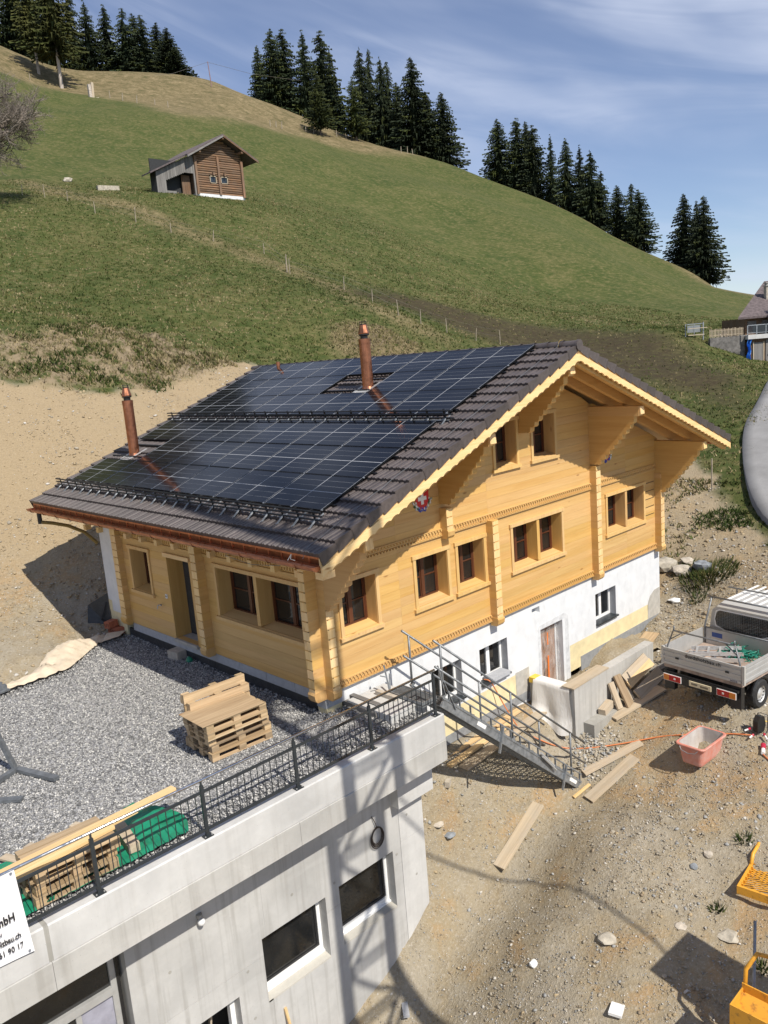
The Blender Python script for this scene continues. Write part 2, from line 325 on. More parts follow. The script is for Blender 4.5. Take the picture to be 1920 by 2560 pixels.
# ------------------------------------------------------------------ terrain: surveyed heights (x, y, z) and the line of the crest
TP = [(71.93,187.25,80.00),(60.29,159.49,67.76),(47.03,127.75,54.06),(77.22,200.22,76.50),(94.58,242.81,64.00),(80.72,180.13,73.58),(67.87,153.38,62.22),(53.22,122.78,49.52),(86.66,192.81,70.08),(106.17,234.47,57.58),(92.19,172.05,73.15),(77.76,146.43,61.82),(61.30,117.14,49.18),(98.96,184.31,69.65),(121.17,224.59,57.15),(103.13,159.63,69.73),(87.20,135.76,58.90),(69.02,108.45,46.81),(110.80,171.34,66.23),(136.01,209.82,53.73),(106.13,151.54,67.42),(89.80,128.80,56.94),(71.16,102.78,45.26),(114.20,162.98,63.92),(140.73,200.56,51.42),(108.55,143.58,62.36),(91.89,121.95,52.63),(72.89,97.20,41.78),(117.00,154.74,58.86),(144.78,191.41,46.36),(111.98,131.88,56.40),(94.87,111.88,47.55),(75.34,89.00,37.70),(121.00,142.58,52.90),(150.65,177.75,40.40),(114.69,121.47,50.69),(97.22,102.91,42.68),(77.28,81.69,33.79),(124.22,131.72,47.19),(155.54,165.42,34.69),(117.17,109.20,45.28),(99.39,92.35,38.09),(79.07,73.08,30.12),(127.29,118.88,41.78),(160.51,150.69,29.28),(121.20,97.21,39.98),(102.87,82.02,33.57),(81.94,64.66,26.50),(131.94,106.19,36.48),(167.22,135.70,23.98),(119.24,83.54,33.56),(101.21,70.25,28.14),(80.61,55.06,22.19),(130.48,91.89,30.06),(167.41,119.31,17.56),(117.06,72.76,28.74),(99.35,60.96,24.08),(79.11,47.48,18.98),(128.70,80.55,25.24),(166.91,106.15,12.74),(114.95,63.03,23.46),(97.55,52.59,19.62),(77.66,40.64,15.43),(126.94,70.26,19.96),(166.33,94.02,7.46),(109.80,51.88,17.71),(93.13,42.98,14.77),(74.07,32.80,11.61),(122.14,58.48,14.21),(162.70,80.20,1.71),(104.02,41.10,13.44),(88.16,33.69,11.21),(70.04,25.23,8.85),(116.70,47.03,9.94),(158.37,66.51,-2.56),(94.59,30.20,9.95),(80.06,24.31,8.36),(63.46,17.57,6.69),(107.57,35.45,6.45),(150.21,52.72,-6.05),(1.66,19.31,6.81),(2.87,18.86,6.41),(4.62,18.11,5.99),(6.52,18.29,5.94),(11.61,19.94,6.63),(14.52,21.59,6.52),(9.71,39.80,12.53),(21.14,67.55,23.55),(38.57,109.05,41.99),(11.13,28.29,9.19),(17.38,30.49,10.33),(29.08,36.92,12.80),(27.16,25.32,8.95),(50.64,48.51,17.52),(31.05,21.06,6.29),(56.85,41.64,12.86),(41.34,20.48,5.99),(62.48,33.82,10.05),(51.75,18.27,6.23),(31.12,8.11,2.86),(46.13,11.33,3.98),(38.33,9.22,3.81),(73.35,75.23,30.30),(76.53,57.06,21.64),(52.29,91.19,36.84),(48.08,104.85,42.16),(14.90,0.29,-1.51),(18.39,1.12,-0.30),(22.53,2.88,1.03),(21.28,0.76,0.69),(24.96,2.34,1.53),(27.82,3.27,2.03),(31.20,4.25,2.40),(36.50,5.79,3.05),(18.70,-0.85,-0.18),(15.47,-0.90,-1.08),(14.51,-2.51,-1.00),(1.40,0.30,-2.60),(3.30,0.20,-2.45),(4.90,0.20,-2.40),(6.40,0.20,-2.50),(13.30,0.20,-2.15),(13.80,4.00,-1.70),(14.30,9.00,0.00),(10.00,10.50,1.00),(5.00,10.50,1.20),(0.50,10.40,0.60),(-0.95,12.20,1.10),(-0.30,9.30,-0.30),(-2.20,7.60,-0.38),(-3.60,7.30,-0.38),(-6.00,7.20,-0.35),(-10.00,7.40,-0.20),(-1.50,9.50,0.00),(-3.00,10.00,0.30),(-6.00,10.00,0.50),(-10.00,11.00,1.00),(1.35,-1.10,-4.99),(0.68,-1.10,-5.45),(-0.90,-1.10,-6.07),(-3.00,-1.10,-6.80),(-6.00,-1.20,-7.40),(-10.00,-1.50,-8.00),(5.80,-1.75,-3.80),(4.50,-1.50,-4.05),(3.50,-1.10,-4.15),(2.40,-0.90,-4.40),(6.70,-1.50,-3.20),(8.50,-1.50,-2.85),(10.30,-1.50,-2.50),(8.50,-3.50,-2.60),(9.60,-4.30,-2.45),(12.50,-3.00,-2.30),(12.50,-5.00,-2.30),(6.70,-4.20,-3.25),(8.50,-7.00,-2.70),(4.20,-3.20,-3.95),(4.20,-6.20,-4.05),(2.00,-3.20,-4.80),(2.00,-7.00,-4.75),(0.00,-4.00,-5.50),(0.00,-8.00,-5.40),(-3.00,-5.00,-6.40),(-4.00,-9.00,-6.60),(3.00,-12.00,-4.30),(9.00,-12.00,-2.60),(15.00,-10.00,-1.50),(20.00,-6.00,-0.30),(26.00,-5.00,1.20),(-9.00,-12.00,-7.50),(0.00,-16.00,-5.30),(-12.00,-20.00,-8.00),(10.00,-20.00,-2.50),(35.00,-6.00,2.50),(50.00,0.00,3.80),(60.00,-15.00,4.00),(70.00,15.00,6.50),(85.00,0.00,6.00),(110.00,20.00,7.00),(110.00,-20.00,6.00),(40.00,-40.00,1.00),(-30.00,-10.00,-8.00),(-30.00,10.00,1.00),(-25.00,30.00,9.00),(-20.00,60.00,22.00),(-10.00,110.00,44.00),(20.00,180.00,76.00),(50.00,210.00,82.00),(47.10,13.90,5.40),(48.20,11.70,4.10),(48.60,10.90,3.80),(46.40,15.50,6.10),(50.50,9.50,3.70),(32.50,59.50,22.80),(36.80,59.50,22.80),(42.30,59.60,22.75),(37.00,66.00,24.50),(3.30,-0.42,-2.75),(4.80,-0.42,-2.68),(6.10,-0.45,-2.72),(2.30,-0.40,-3.00),(-60.00,60.00,24.00),(-60.00,200.00,80.00),(-30.00,-40.00,-10.00)]
RIDGE = [(71.9,187.3),(80.7,180.1),(92.2,172.0),(103.1,159.6),(106.1,151.5),(108.5,143.6),(112.0,131.9),(114.7,121.5),(117.2,109.2),(121.2,97.2),(119.2,83.5),(117.1,72.8),(115.0,63.0),(109.8,51.9),(104.0,41.1),(94.6,30.2)]
TP = np.array(TP)
def _K(r2): return np.where(r2 > 0, .5 * r2 * np.log(r2 + 1e-12), 0)
def _fit():
    n = len(TP); sc = 1 / 50.; A = np.zeros((n + 3, n + 3))
    d2 = ((TP[:, None, :2] - TP[None, :, :2]) ** 2).sum(-1)
    A[:n, :n] = _K(d2 * sc * sc) + 2e-5 * np.eye(n); Q = np.c_[np.ones(n), TP[:, :2] * sc]; A[:n, n:] = Q; A[n:, :n] = Q.T
    return np.linalg.solve(A, np.r_[TP[:, 2], 0, 0, 0])
_WT = _fit()
def HT(x, y):
    x = np.atleast_1d(np.asarray(x, float)); y = np.atleast_1d(np.asarray(y, float)); sc = 1 / 50.; out = np.empty(len(x))
    for i in range(0, len(x), 20000):
        a, b = x[i:i + 20000], y[i:i + 20000]
        d2 = ((a[:, None] - TP[:, 0]) ** 2 + (b[:, None] - TP[:, 1]) ** 2) * sc * sc
        out[i:i + 20000] = _K(d2) @ _WT[:-3] + _WT[-3] + _WT[-2] * a * sc + _WT[-1] * b * sc
    return out
nr = np.random.default_rng(5)
_lat = nr.random((64, 64, 3))
def vnoise(x, y, s, ch=0):                       # cheap smooth value noise
    u, v = x * s, y * s; i, j = np.floor(u).astype(int), np.floor(v).astype(int); a, b = u - i, v - j
    a = a * a * (3 - 2 * a); b = b * b * (3 - 2 * b); L = _lat[..., ch]
    g = lambda p, q: L[p % 64, q % 64]
    return (g(i, j) * (1 - a) + g(i + 1, j) * a) * (1 - b) + (g(i, j + 1) * (1 - a) + g(i + 1, j + 1) * a) * b
def fbm(x, y, s, o=4, ch=0):
    t = 0; amp = .5
    for k in range(o): t = t + amp * vnoise(x + 17.3 * k, y - 9.1 * k, s * 2 ** k, ch); amp *= .5
    return t / (1 - .5 ** o)
def sdf(x, y, poly):                              # >0 inside
    P = np.array(poly, float); n = len(P); ins = np.zeros(len(x), bool); d = np.full(len(x), 1e9)
    for k in range(n):
        a, b = P[k], P[(k + 1) % n]; e = b - a; t = np.clip(((x - a[0]) * e[0] + (y - a[1]) * e[1]) / (e @ e + 1e-9), 0, 1)
        d = np.minimum(d, np.hypot(x - a[0] - t * e[0], y - a[1] - t * e[1]))
        c = ((a[1] > y) != (b[1] > y)) & (x < (b[0] - a[0]) * (y - a[1]) / (b[1] - a[1] + 1e-12) + a[0]); ins ^= c
    return np.where(ins, d, -d)
def linedist(x, y, pl):
    d = np.full(len(x), 1e9); P = np.array(pl, float)
    for a, b in zip(P[:-1], P[1:]):
        e = b - a; t = np.clip(((x - a[0]) * e[0] + (y - a[1]) * e[1]) / (e @ e + 1e-9), 0, 1)
        d = np.minimum(d, np.hypot(x - a[0] - t * e[0], y - a[1] - t * e[1]))
    return d
sm = lambda v, a, b: np.clip((v - a) / (b - a), 0, 1) ** 2 * (3 - 2 * np.clip((v - a) / (b - a), 0, 1))
SITE = [(-40, 17), (-10, 18), (1.6, 19.1), (2.8, 18.8), (4.6, 18.0), (6.4, 18.2), (8.5, 18.5), (11.4, 19.6), (13.8, 20.6), (17, 15), (19.5, 9), (22.9, 4.2), (22.0, 2.9), (21.2, 1.9), (20.0, .8), (18.7, -.2), (17.8, -.9), (16.8, -2.0), (15.6, -2.6), (17, -6), (22, -12), (22, -40), (-40, -40)]
DARK = [(31, 30.5), (35.7, 31.8), (38.5, 29.5), (39.5, 25.5), (42.5, 22), (43.5, 18.3), (43, 15.7), (40.1, 12), (36.1, 7.6), (30, 4.8), (31.8, 7.1), (33.6, 10.7), (34.5, 16.5), (34, 22.6), (33, 27)]
PATH = [(26, 73.6), (24.7, 62.4), (27, 53.6), (28, 46.4), (29.2, 41.8), (30.3, 38.4), (29.6, 32.4), (27.3, 26.5), (27.8, 24.3), (28.4, 22.6)]
ROUGH = [(1.6, 19.2), (3.0, 22.6), (6.8, 25.2), (11, 26.8), (10.6, 22.4), (11.5, 19.8), (8.9, 18.9), (6.5, 18.3), (4.6, 18.2), (2.9, 18.9)]
DRY = [(40, 170), (52.8, 132.5), (64, 145), (68.5, 138), (68.7, 126.4), (63.2, 102.9), (69.2, 100.1), (76.4, 100.8), (90.9, 107.3), (97.4, 104.1), (102, 99.5), (109, 97), (116, 99), (118, 108), (110, 150), (70, 200)]
TERR = [(-14, -1.45), (1.15, -1.45), (1.15, -.1), (0.1, -.1), (.1, 8.35), (-.9, 8.15), (-1.34, 7.85), (-2.25, 7.15), (-3.7, 7.15), (-6, 7.1), (-14, 7.2)]
def masks(x, y):
    j = (fbm(x, y, .9, 4) - .5) * 1.6; far = np.hypot(x + 9, y + 12); jl = (fbm(x, y, .12, 4, 1) - .5)
    site = sm(sdf(x, y, SITE) + j, -.25, .25)
    grass = 1 - site
    dark = sm(sdf(x, y, DARK) + jl * 5 + j, -3.2, 1.2) * grass
    path = (1 - sm(linedist(x, y, PATH) + jl * 2.0, .2, 2.6)) * grass
    dry = sm(sdf(x, y, DRY) + jl * 8, -3, 3) * grass
    crest = 1 - sm(linedist(x, y, RIDGE), 1.5, 5); dry = np.maximum(dry, crest * .9)
    dry = np.maximum(dry, path * .75)
    rough = sm(sdf(x, y, ROUGH) + j, -.4, .4)
    sand = site * sm(y - 12.0 + j * 1.2, -1.0, 1.0) * (x < 14); sand = np.maximum(sand, site * sm(x - 15.0 + j * 2, -1.5, 1.5) * sm(y + 2.5, -1, 1) * .65)
    dry = np.maximum(dry, (1 - sm(np.hypot(x - 22.8, y - 21.6) + j, 1.5, 3.4)) * grass)
    return grass, dark, dry, rough, sand
def gx(a, b, c, st, end, g=1.05, mx=3.0, pre=2.0):
    v = list(np.arange(a, b, pre)) + list(np.arange(b, c, st)); s = st; x = c
    while x < end: v.append(x); s = min(s * g, mx); x += s
    return np.array(v)
XS, YS = gx(-50, -12, 17.5, .17, 190), gx(-44, -12, 22, .17, 260)
GX, GY = np.meshgrid(XS, YS); gxv, gyv = GX.ravel(), GY.ravel()
def ground_z(x, y, detail=True):
    x = np.atleast_1d(np.asarray(x, float)); y = np.atleast_1d(np.asarray(y, float)); z = HT(x, y)
    if detail:
        g, dk, dr, rg, sd = masks(x, y); site = 1 - g; near = np.clip(1.4 - np.hypot(x - 2, y - 2) / 60, .0, 1)
        z = z + site * ((fbm(x, y, 1.1, 5) - .5) * .22 + (fbm(x, y, 5.5, 3, 1) - .5) * .10) * (1 - .1 * sd)
        z = z + site * sd * (np.abs(fbm(x * 1.0, y * .35, .9, 4, 2) - .5) - .1) * .25
        z = z + rg * ((fbm(x, y, .9, 5, 2) - .45) * .9 + (fbm(x, y, 4, 3) - .5) * .28) + g * (fbm(x, y, .35, 5, 1) - .5) * .45 * near
        z = z + .55 * np.exp(-((x - 22.8) ** 2 + (y - 21.6) ** 2) / 4.5) * (1 + (fbm(x, y, 1.5, 3) - .5)); z = z + g * (fbm(x, y, .05, 3) - .5) * 1.2 * sm(np.hypot(x - 37, y - 60), 7, 16) * sm(np.hypot(x, y), 30, 60) * (1 - sm(np.hypot(x, y), 90, 130))
    flat_ = (sdf(x, y, TERR) > .02) | ((x < 1.2) & (y > -.95) & (y < 7) & (x > -20)); z = np.where(flat_, np.minimum(z, -.75), z)
    z = np.where((x > .15) & (x < 13.15) & (y > .22) & (y < 9.0), np.minimum(z, -2.75), z)
    z = np.where((y > -.99) & (y < .1) & (x < 1.2), np.minimum(z, -2.0), z)
    return z
gz = ground_z(gxv, gyv)
nx, ny = len(XS), len(YS); idx = np.arange(nx * ny).reshape(ny, nx)
GF = np.stack([idx[:-1, :-1].ravel(), idx[:-1, 1:].ravel(), idx[1:, 1:].ravel(), idx[1:, :-1].ravel()], 1)
def gpos(x, y): return (x, y, float(ground_z([x], [y])[0]))

def ground_material():
    t = NT('ground_soil_sand_and_meadow'); c = t.coord()
    g, dk, dr, rg, sd = (t.attr(k) for k in ('grass', 'manure', 'dry', 'rough', 'sand'))
    a = t.noise(c, .55, 6, .6, .4); b = t.noise(c, 3.2, 6, .62); f = t.noise(c, 17, 5, .65); ff = t.noise(c, 60, 4, .6)
    soil = t.ramp(a, [(.28, (.35, .31, .245)), (.45, (.325, .28, .205)), (.55, (.32, .26, .17)), (.62, (.36, .25, .135)), (.69, (.32, .27, .19)), (.8, (.32, .295, .245))])
    soil = t.mix(soil, (.20, .165, .115), t.ramp(b, [(.50, 0.0), (.72, .6)]))
    soil = t.mix(soil, (.43, .385, .315), t.ramp(f, [(.52, 0.0), (.7, .8)])); soil = t.mix(soil, (.18, .145, .10), t.ramp(f, [(.24, .8), (.40, 0.0)]))
    v = t.vor(c, 26); soil = t.mix(soil, (.55, .50, .42), t.math('MULTIPLY', t.ramp(v.outputs['Distance'], [(.10, .9), (.2, 0.0)]), t.ramp(b, [(.4, 0.0), (.6, 1.0)])))
    sand = t.ramp(f, [(.3, (.27, .205, .125)), (.7, (.39, .305, .195))]); sand = t.mix(sand, (.24, .18, .105), t.ramp(ff, [(.55, 0.0), (.75, .6)]))
    sand = t.mix(sand, (.33, .255, .155), t.ramp(b, [(.4, .5), (.7, 0.0)]))
    # meadow
    m1 = t.noise(t.map(c, (.8, .5, .8)), .22, 6, .6, .3); m2 = t.noise(c, 2.2, 6, .66); m3 = t.noise(c, 9, 4, .6)
    gr = t.ramp(m1, [(.3, (.048, .066, .018)), (.5, (.066, .080, .022)), (.68, (.096, .096, .034))])
    m4 = t.noise(t.map(c, (1, .45, 1), (0, 0, .5)), .75, 7, .72, .4)
    gr = t.mix(gr, (.125, .112, .046), t.ramp(m4, [(.50, 0.0), (.66, .7)])); gr = t.mix(gr, (.038, .056, .014), t.ramp(m4, [(.34, .7), (.47, 0.0)]))
    gr = t.mix(gr, (.18, .15, .07), t.ramp(m2, [(.50, 0.0), (.66, .7)])); gr = t.mix(gr, (.035, .055, .014), t.ramp(m2, [(.34, .7), (.46, 0.0)])); gr = t.mix(gr, (.045, .068, .016), t.ramp(m3, [(.33, .75), (.5, 0.0)]))
    dry = t.ramp(m4, [(.34, (.085, .08, .034)), (.48, (.17, .132, .07)), (.66, (.27, .21, .12))]); dry = t.mix(dry, (.085, .08, .034), t.ramp(m2, [(.36, .85), (.50, 0.0)])); dry = t.mix(dry, (.10, .09, .04), t.ramp(m3, [(.3, .8), (.5, 0.0)]))
    man = t.ramp(m3, [(.3, (.034, .023, .015)), (.7, (.062, .043, .028))]); man = t.mix(man, (.06, .06, .022), t.ramp(m2, [(.52, 0.0), (.7, .5)]))
    rgc = t.ramp(m2, [(.34, (.045, .066, .018)), (.42, (.10, .10, .04)), (.49, (.21, .165, .105)), (.7, (.29, .23, .15))])
    gr = t.mix(gr, dry, dr); gr = t.mix(gr, man, t.math('MULTIPLY', dk, t.ramp(m2, [(.3, .95), (.75, .6)])))
    col = t.mix(soil, sand, sd); col = t.mix(col, gr, g); col = t.mix(col, rgc, rg)
    h = t.math('ADD', t.math('MULTIPLY', b, .6), t.math('ADD', f, t.math('MULTIPLY', ff, .4)))
    t.bump(h, .7, .06)
    return t.fin(col, .95, 0, .15)
MT['ground'] = ground_material()
ground = bulk('ground', np.c_[gxv, gyv, gz], GF, MT['ground'], smooth=True); kind(ground, 'structure')
for nm, arr in zip(('grass', 'manure', 'dry', 'rough', 'sand'), masks(gxv, gyv)):
    at = ground.data.attributes.new(nm, 'FLOAT', 'POINT'); at.data.foreach_set('value', arr.astype(np.float32))

# asphalt lane on the right, draped 3 cm above the ground
_rl = [(15.6, -6.5), (16.6, -3.4), (17.9, -1.4), (19.0, -.6), (20.2, .2), (22, 1.1), (25, 2.4), (27.8, 3.4), (32.1, 4.6), (36.9, 6), (42, 7.2), (50, 8)]
def lane(line, w, z):
    P = []
    for a, b in zip(line[:-1], line[1:]):
        n = max(2, int(math.hypot(b[0] - a[0], b[1] - a[1]) / .6))
        P += [(a[0] + (b[0] - a[0]) * i / n, a[1] + (b[1] - a[1]) * i / n) for i in range(n)]
    V = []; F = []; K_ = 9; P = np.array(P)
    for _ in range(6): P[1:-1] = (P[:-2] + 2 * P[1:-1] + P[2:]) / 4
    base = HT(P[:, 0] + .8, P[:, 1] - 1.0)
    for i, p in enumerate(P):
        d = P[min(i + 1, len(P) - 1)] - P[max(i - 1, 0)]; d /= np.linalg.norm(d); nrm = np.array((d[1], -d[0]))
        for k in range(K_):
            q = p + nrm * w * k / (K_ - 1); V.append((q[0], q[1], 0))
    V = np.array(V); V[:, 2] = np.maximum(np.repeat(base, K_), np.max([HT(V[:, 0] + a, V[:, 1] + b) for a, b in ((0, 0), (.7, 0), (-.7, 0), (0, .7), (0, -.7))], 0) - .0) + z
    for i in range(len(P) - 1):
        for k in range(K_ - 1): a = i * K_ + k; F.append((a, a + 1, a + K_ + 1, a + K_))
    return V, F
V, F = lane(_rl, 3.3, .06)
_n = len(V) // 9; _sk = V[::9].copy(); _sk[:, 2] -= .7; V = np.concatenate([V, _sk]); F += [(9 * i, 9 * (i + 1), 9 * _n + i + 1, 9 * _n + i) for i in range(_n - 1)]; kind(bulk('road', V, F, MT['road'], smooth=True), 'structure')

# grass blades, straw and clods on the slopes (nobody could count them)
def tufts(name, N, region, keep, hgt, wid, mats, weights, blades=3, lean=.6):
    x = nr.uniform(region[0], region[1], N); y = nr.uniform(region[2], region[3], N); k = keep(x, y) > nr.random(N); x, y = x[k], y[k]
    z = ground_z(x, y); n = len(x); V = []; F = []; MI = []
    ptype = (fbm(x, y, .5, 3, 2) * 1.3 - .15 + nr.normal(0, .22, n)); cw = np.cumsum(weights) / sum(weights)
    mi = np.searchsorted(cw, np.clip(ptype, 0, .999))
    for b in range(blades):
        an = nr.uniform(0, 6.283, n); h = hgt * nr.uniform(.5, 1.4, n); w_ = wid * nr.uniform(.6, 1.4, n); ox, oy = nr.normal(0, wid * 1.6, n), nr.normal(0, wid * 1.6, n)
        dx, dy = np.cos(an), np.sin(an); lx, ly = nr.normal(0, lean, n) * h, nr.normal(0, lean, n) * h
        A = np.c_[x + ox - dx * w_, y + oy - dy * w_, z - .02]; B = np.c_[x + ox + dx * w_, y + oy + dy * w_, z - .02]; T = np.c_[x + ox + lx, y + oy + ly, z + h]
        V.append(np.stack([A, B, T], 1).reshape(-1, 3)); MI.append(mi)
    V = np.concatenate(V); F = np.arange(len(V)).reshape(-1, 3)
    return kind(bulk(name, V, F, mats, np.concatenate(MI)), 'stuff')
gm = [flat('meadow_blade_dark', (.036, .056, .013), .8, 0, .25, 3), flat('meadow_blade', (.070, .090, .024), .8, 0, .25, 3), flat('meadow_blade_yellow', (.135, .125, .045), .8, 0, .2, 3), flat('straw', (.29, .235, .13), .85, 0, .2, 3)]
for m_ in gm: m_.node_tree.nodes['Principled BSDF'].inputs['Specular IOR Level'].default_value = .15
def keep_meadow(x, y):
    g, dk, dr, rg, sd = masks(x, y); R = np.hypot(x + 9, y + 12); return g * (1 - .88 * dk) * (1 - rg) * np.clip(1.25 - R / 95, 0.02, 1)
tufts('meadow_grass', 165000, (0, 62, -4, 75), keep_meadow, .09, .032, gm, (.18, .34, .27, .21))
tufts('rough_grass', 21000, (0, 15, 17, 28), lambda x, y: masks(x, y)[3] * (fbm(x, y, .8, 4, 1) > .50), .13, .035, gm, (.2, .3, .16, .34))
tufts('straw_litter', 30000, (0, 26, 17, 28), lambda x, y: np.maximum(masks(x, y)[3] * .9, (np.hypot(x - 22.8, y - 21.6) < 2.6) * .8), .10, .022, [gm[3], gm[2], flat('earth_crumb', (.22, .17, .11), .9)], (.5, .25, .25))
tufts('bank_grass', 15000, (12, 21, -7, 6), lambda x, y: np.where(linedist(x, y, _rl) < 3.2, (fbm(x, y, .7, 4, 1) > .52) * (.25 + 1.2 * (1 - sm(linedist(x, y, _rl), .3, 2.6))) * (linedist(x, y, _rl) > .25), 0) * (y > np.interp(x, [p[0] for p in _rl], [p[1] for p in _rl]) + .1), .13, .03, gm, (.3, .34, .2, .16))

# stones lying on the open soil
_ph = (1 + 5 ** .5) / 2
ICO = np.array([(-1, _ph, 0), (1, _ph, 0), (-1, -_ph, 0), (1, -_ph, 0), (0, -1, _ph), (0, 1, _ph), (0, -1, -_ph), (0, 1, -_ph), (_ph, 0, -1), (_ph, 0, 1), (-_ph, 0, -1), (-_ph, 0, 1)]) / 1.9
ICF = np.array([(0, 11, 5), (0, 5, 1), (0, 1, 7), (0, 7, 10), (0, 10, 11), (1, 5, 9), (5, 11, 4), (11, 10, 2), (10, 7, 6), (7, 1, 8), (3, 9, 4), (3, 4, 2), (3, 2, 6), (3, 6, 8), (3, 8, 9), (4, 9, 5), (2, 4, 11), (6, 2, 10), (8, 6, 7), (9, 8, 1)])
OCT = np.array([(1, 0, 0), (-1, 0, 0), (0, 1, 0), (0, -1, 0), (0, 0, 1), (0, 0, -1)], float)
OCF = np.array([(0, 2, 4), (2, 1, 4), (1, 3, 4), (3, 0, 4), (2, 0, 5), (1, 2, 5), (3, 1, 5), (0, 3, 5)])
def stones(name, x, y, z, r, BV, BF, mats, mi, flatn=.6):
    n = len(x); k = len(BV); V = np.repeat(BV[None], n, 0) * nr.uniform(.6, 1.3, (n, k, 1))
    V = V * np.stack([nr.uniform(.7, 1.3, n), nr.uniform(.7, 1.3, n), nr.uniform(flatn * .6, flatn * 1.3, n)], 1)[:, None] * r[:, None, None]
    # random tumbling
    a, b = nr.uniform(0, 6.28, n), nr.normal(0, .5, n); ca, sa, cb, sb = np.cos(a), np.sin(a), np.cos(b), np.sin(b)
    X, Y, Z = V[..., 0], V[..., 1], V[..., 2]; Y2 = Y * cb[:, None] - Z * sb[:, None]; Z2 = Y * sb[:, None] + Z * cb[:, None]
    X3 = X * ca[:, None] - Y2 * sa[:, None]; Y3 = X * sa[:, None] + Y2 * ca[:, None]
    V = np.stack([X3 + x[:, None], Y3 + y[:, None], Z2 + z[:, None]], -1).reshape(-1, 3)
    F = (BF[None] + (np.arange(n) * k)[:, None, None]).reshape(-1, 3)
    return bulk(name, V, F, mats, np.repeat(mi, len(BF)))
def scatter_site(N, reg, dens, rmin, rmax, power=3.0):
    x = nr.uniform(reg[0], reg[1], N); y = nr.uniform(reg[2], reg[3], N); k = dens(x, y) > nr.random(N); x, y = x[k], y[k]
    return x, y, ground_z(x, y), rmin + (rmax - rmin) * nr.random(len(x)) ** power
st_m = [flat('dust_coloured_stone', (.34, .30, .235), .9, 0, .2, 4), flat('ochre_stone', (.36, .28, .17), .9, 0, .2, 4), flat('grey_stone', (.31, .31, .30), .9, 0, .2, 4), flat('whitish_stone', (.50, .47, .42), .9, 0, .12, 4), flat('brown_clod', (.26, .205, .14), .95, 0, .2, 4)]
def yard_d(x, y): return (1 - masks(x, y)[0]) * (.25 + .9 * sm(fbm(x, y, .45, 4, 2), .42, .62)) * (~((x < 1.3) & (y > -1.0) & (y < 7.4))) * (~((x > 0) & (x < 13.3) & (y > -.05) & (y < 9.2)))
x, y, z, r = scatter_site(30000, (-3, 17, -11, .2), yard_d, .010, .052, 5.0)
kind(stones('yard_stones', x, y, z + r * .1, r, ICO, ICF, st_m, nr.choice(5, len(x), p=(.34, .2, .18, .12, .16))), 'stuff')
x, y, z, r = scatter_site(9000, (12.5, 21, -6, 6), yard_d, .015, .075, 4.0)
kind(stones('bank_stones', x, y, z + r * .1, r, ICO, ICF, st_m, nr.choice(5, len(x), p=(.3, .3, .1, .06, .24))), 'stuff')
x, y, z, r = scatter_site(16000, (-9, 14, 7.2, 20), lambda x, y: yard_d(x, y) * np.where(y > 11, .8, 1), .012, .07, 3.0)
kind(stones('sand_bank_stones', x, y, z + r * .1, r, ICO, ICF, [st_m[0], st_m[1], st_m[1], st_m[3], st_m[4]], nr.choice(5, len(x), p=(.25, .4, .15, .12, .08))), 'stuff')

x, y, z, r = scatter_site(80000, (-3, 15, -9.5, .1), lambda x, y: yard_d(x, y) + .2, .009, .024, 1.5)
kind(stones('yard_grit', x, y, z + r * .2, r, OCT, OCF, st_m, nr.choice(5, len(x), p=(.40, .16, .20, .17, .07))), 'stuff')

x, y, z, r = scatter_site(60000, (-9, 14, 7.4, 20), lambda x, y: yard_d(x, y) + .1 * (masks(x, y)[0] < .4), .010, .026, 1.5)
kind(stones('sand_bank_grit', x, y, z + r * .2, r, OCT, OCF, [st_m[0], st_m[1], st_m[1], st_m[3], st_m[4]], nr.choice(5, len(x), p=(.3, .34, .12, .14, .10))), 'stuff')

# gravel terrace on top of the concrete building
def gravel_material():
    t = NT('grey_crushed_gravel'); c = t.coord(); v = t.vor(c, 30); col = t.ramp(t.n('SeparateColor', {0: v.outputs['Color']}).outputs[0], [(.0, (.15, .15, .155)), (.35, (.27, .27, .275)), (.7, (.40, .395, .39)), (1, (.60, .59, .57))])
    col = t.mix(col, (.10, .10, .10), t.ramp(v.outputs['Distance'], [(.4, 0.0), (.8, .8)])); t.bump(t.math('SUBTRACT', 1.0, v.outputs['Distance']), .8, .02); return t.fin(col, .85)
MT['gravel'] = gravel_material()
ZT = -.42
tv = []; tf = []; step = .25
xs = np.arange(-13.5, 1.2, step); ys = np.arange(-1.55, 8.6, step); gx_, gy_ = np.meshgrid(xs, ys); ok = sdf(gx_.ravel(), gy_.ravel(), TERR) > -.28
zz = ZT + (fbm(gx_.ravel(), gy_.ravel(), .6, 3) - .5) * .09 + sm(-sdf(gx_.ravel(), gy_.ravel(), TERR), -.5, .1) * -.04
V = np.c_[gx_.ravel(), gy_.ravel(), zz]; nx_ = len(xs)
F = [(i, i + 1, i + nx_ + 1, i + nx_) for i in range(len(V) - nx_ - 1) if (i + 1) % nx_ and ok[i] and ok[i + 1] and ok[i + nx_] and ok[i + nx_ + 1]]
kind(bulk('gravel_terrace', V, F, MT['gravel'], smooth=True), 'structure')
N = 62000; x = nr.uniform(-7.5, 1.1, N); y = nr.uniform(-1.55, 8.5, N); k = sdf(x, y, TERR) > -.12; x, y = x[k], y[k]
r = nr.uniform(.013, .027, len(x)); zz = ZT + (fbm(x, y, .6, 3) - .5) * .09
gv = [flat('gravel_mid_grey', (.29, .287, .28), .85, 0, .2, 5), flat('gravel_dark_grey', (.14, .14, .14), .85, 0, .2, 5), flat('gravel_light_grey', (.40, .392, .375), .85, 0, .15, 5), flat('gravel_white', (.58, .565, .53), .85, 0, .1, 5)]
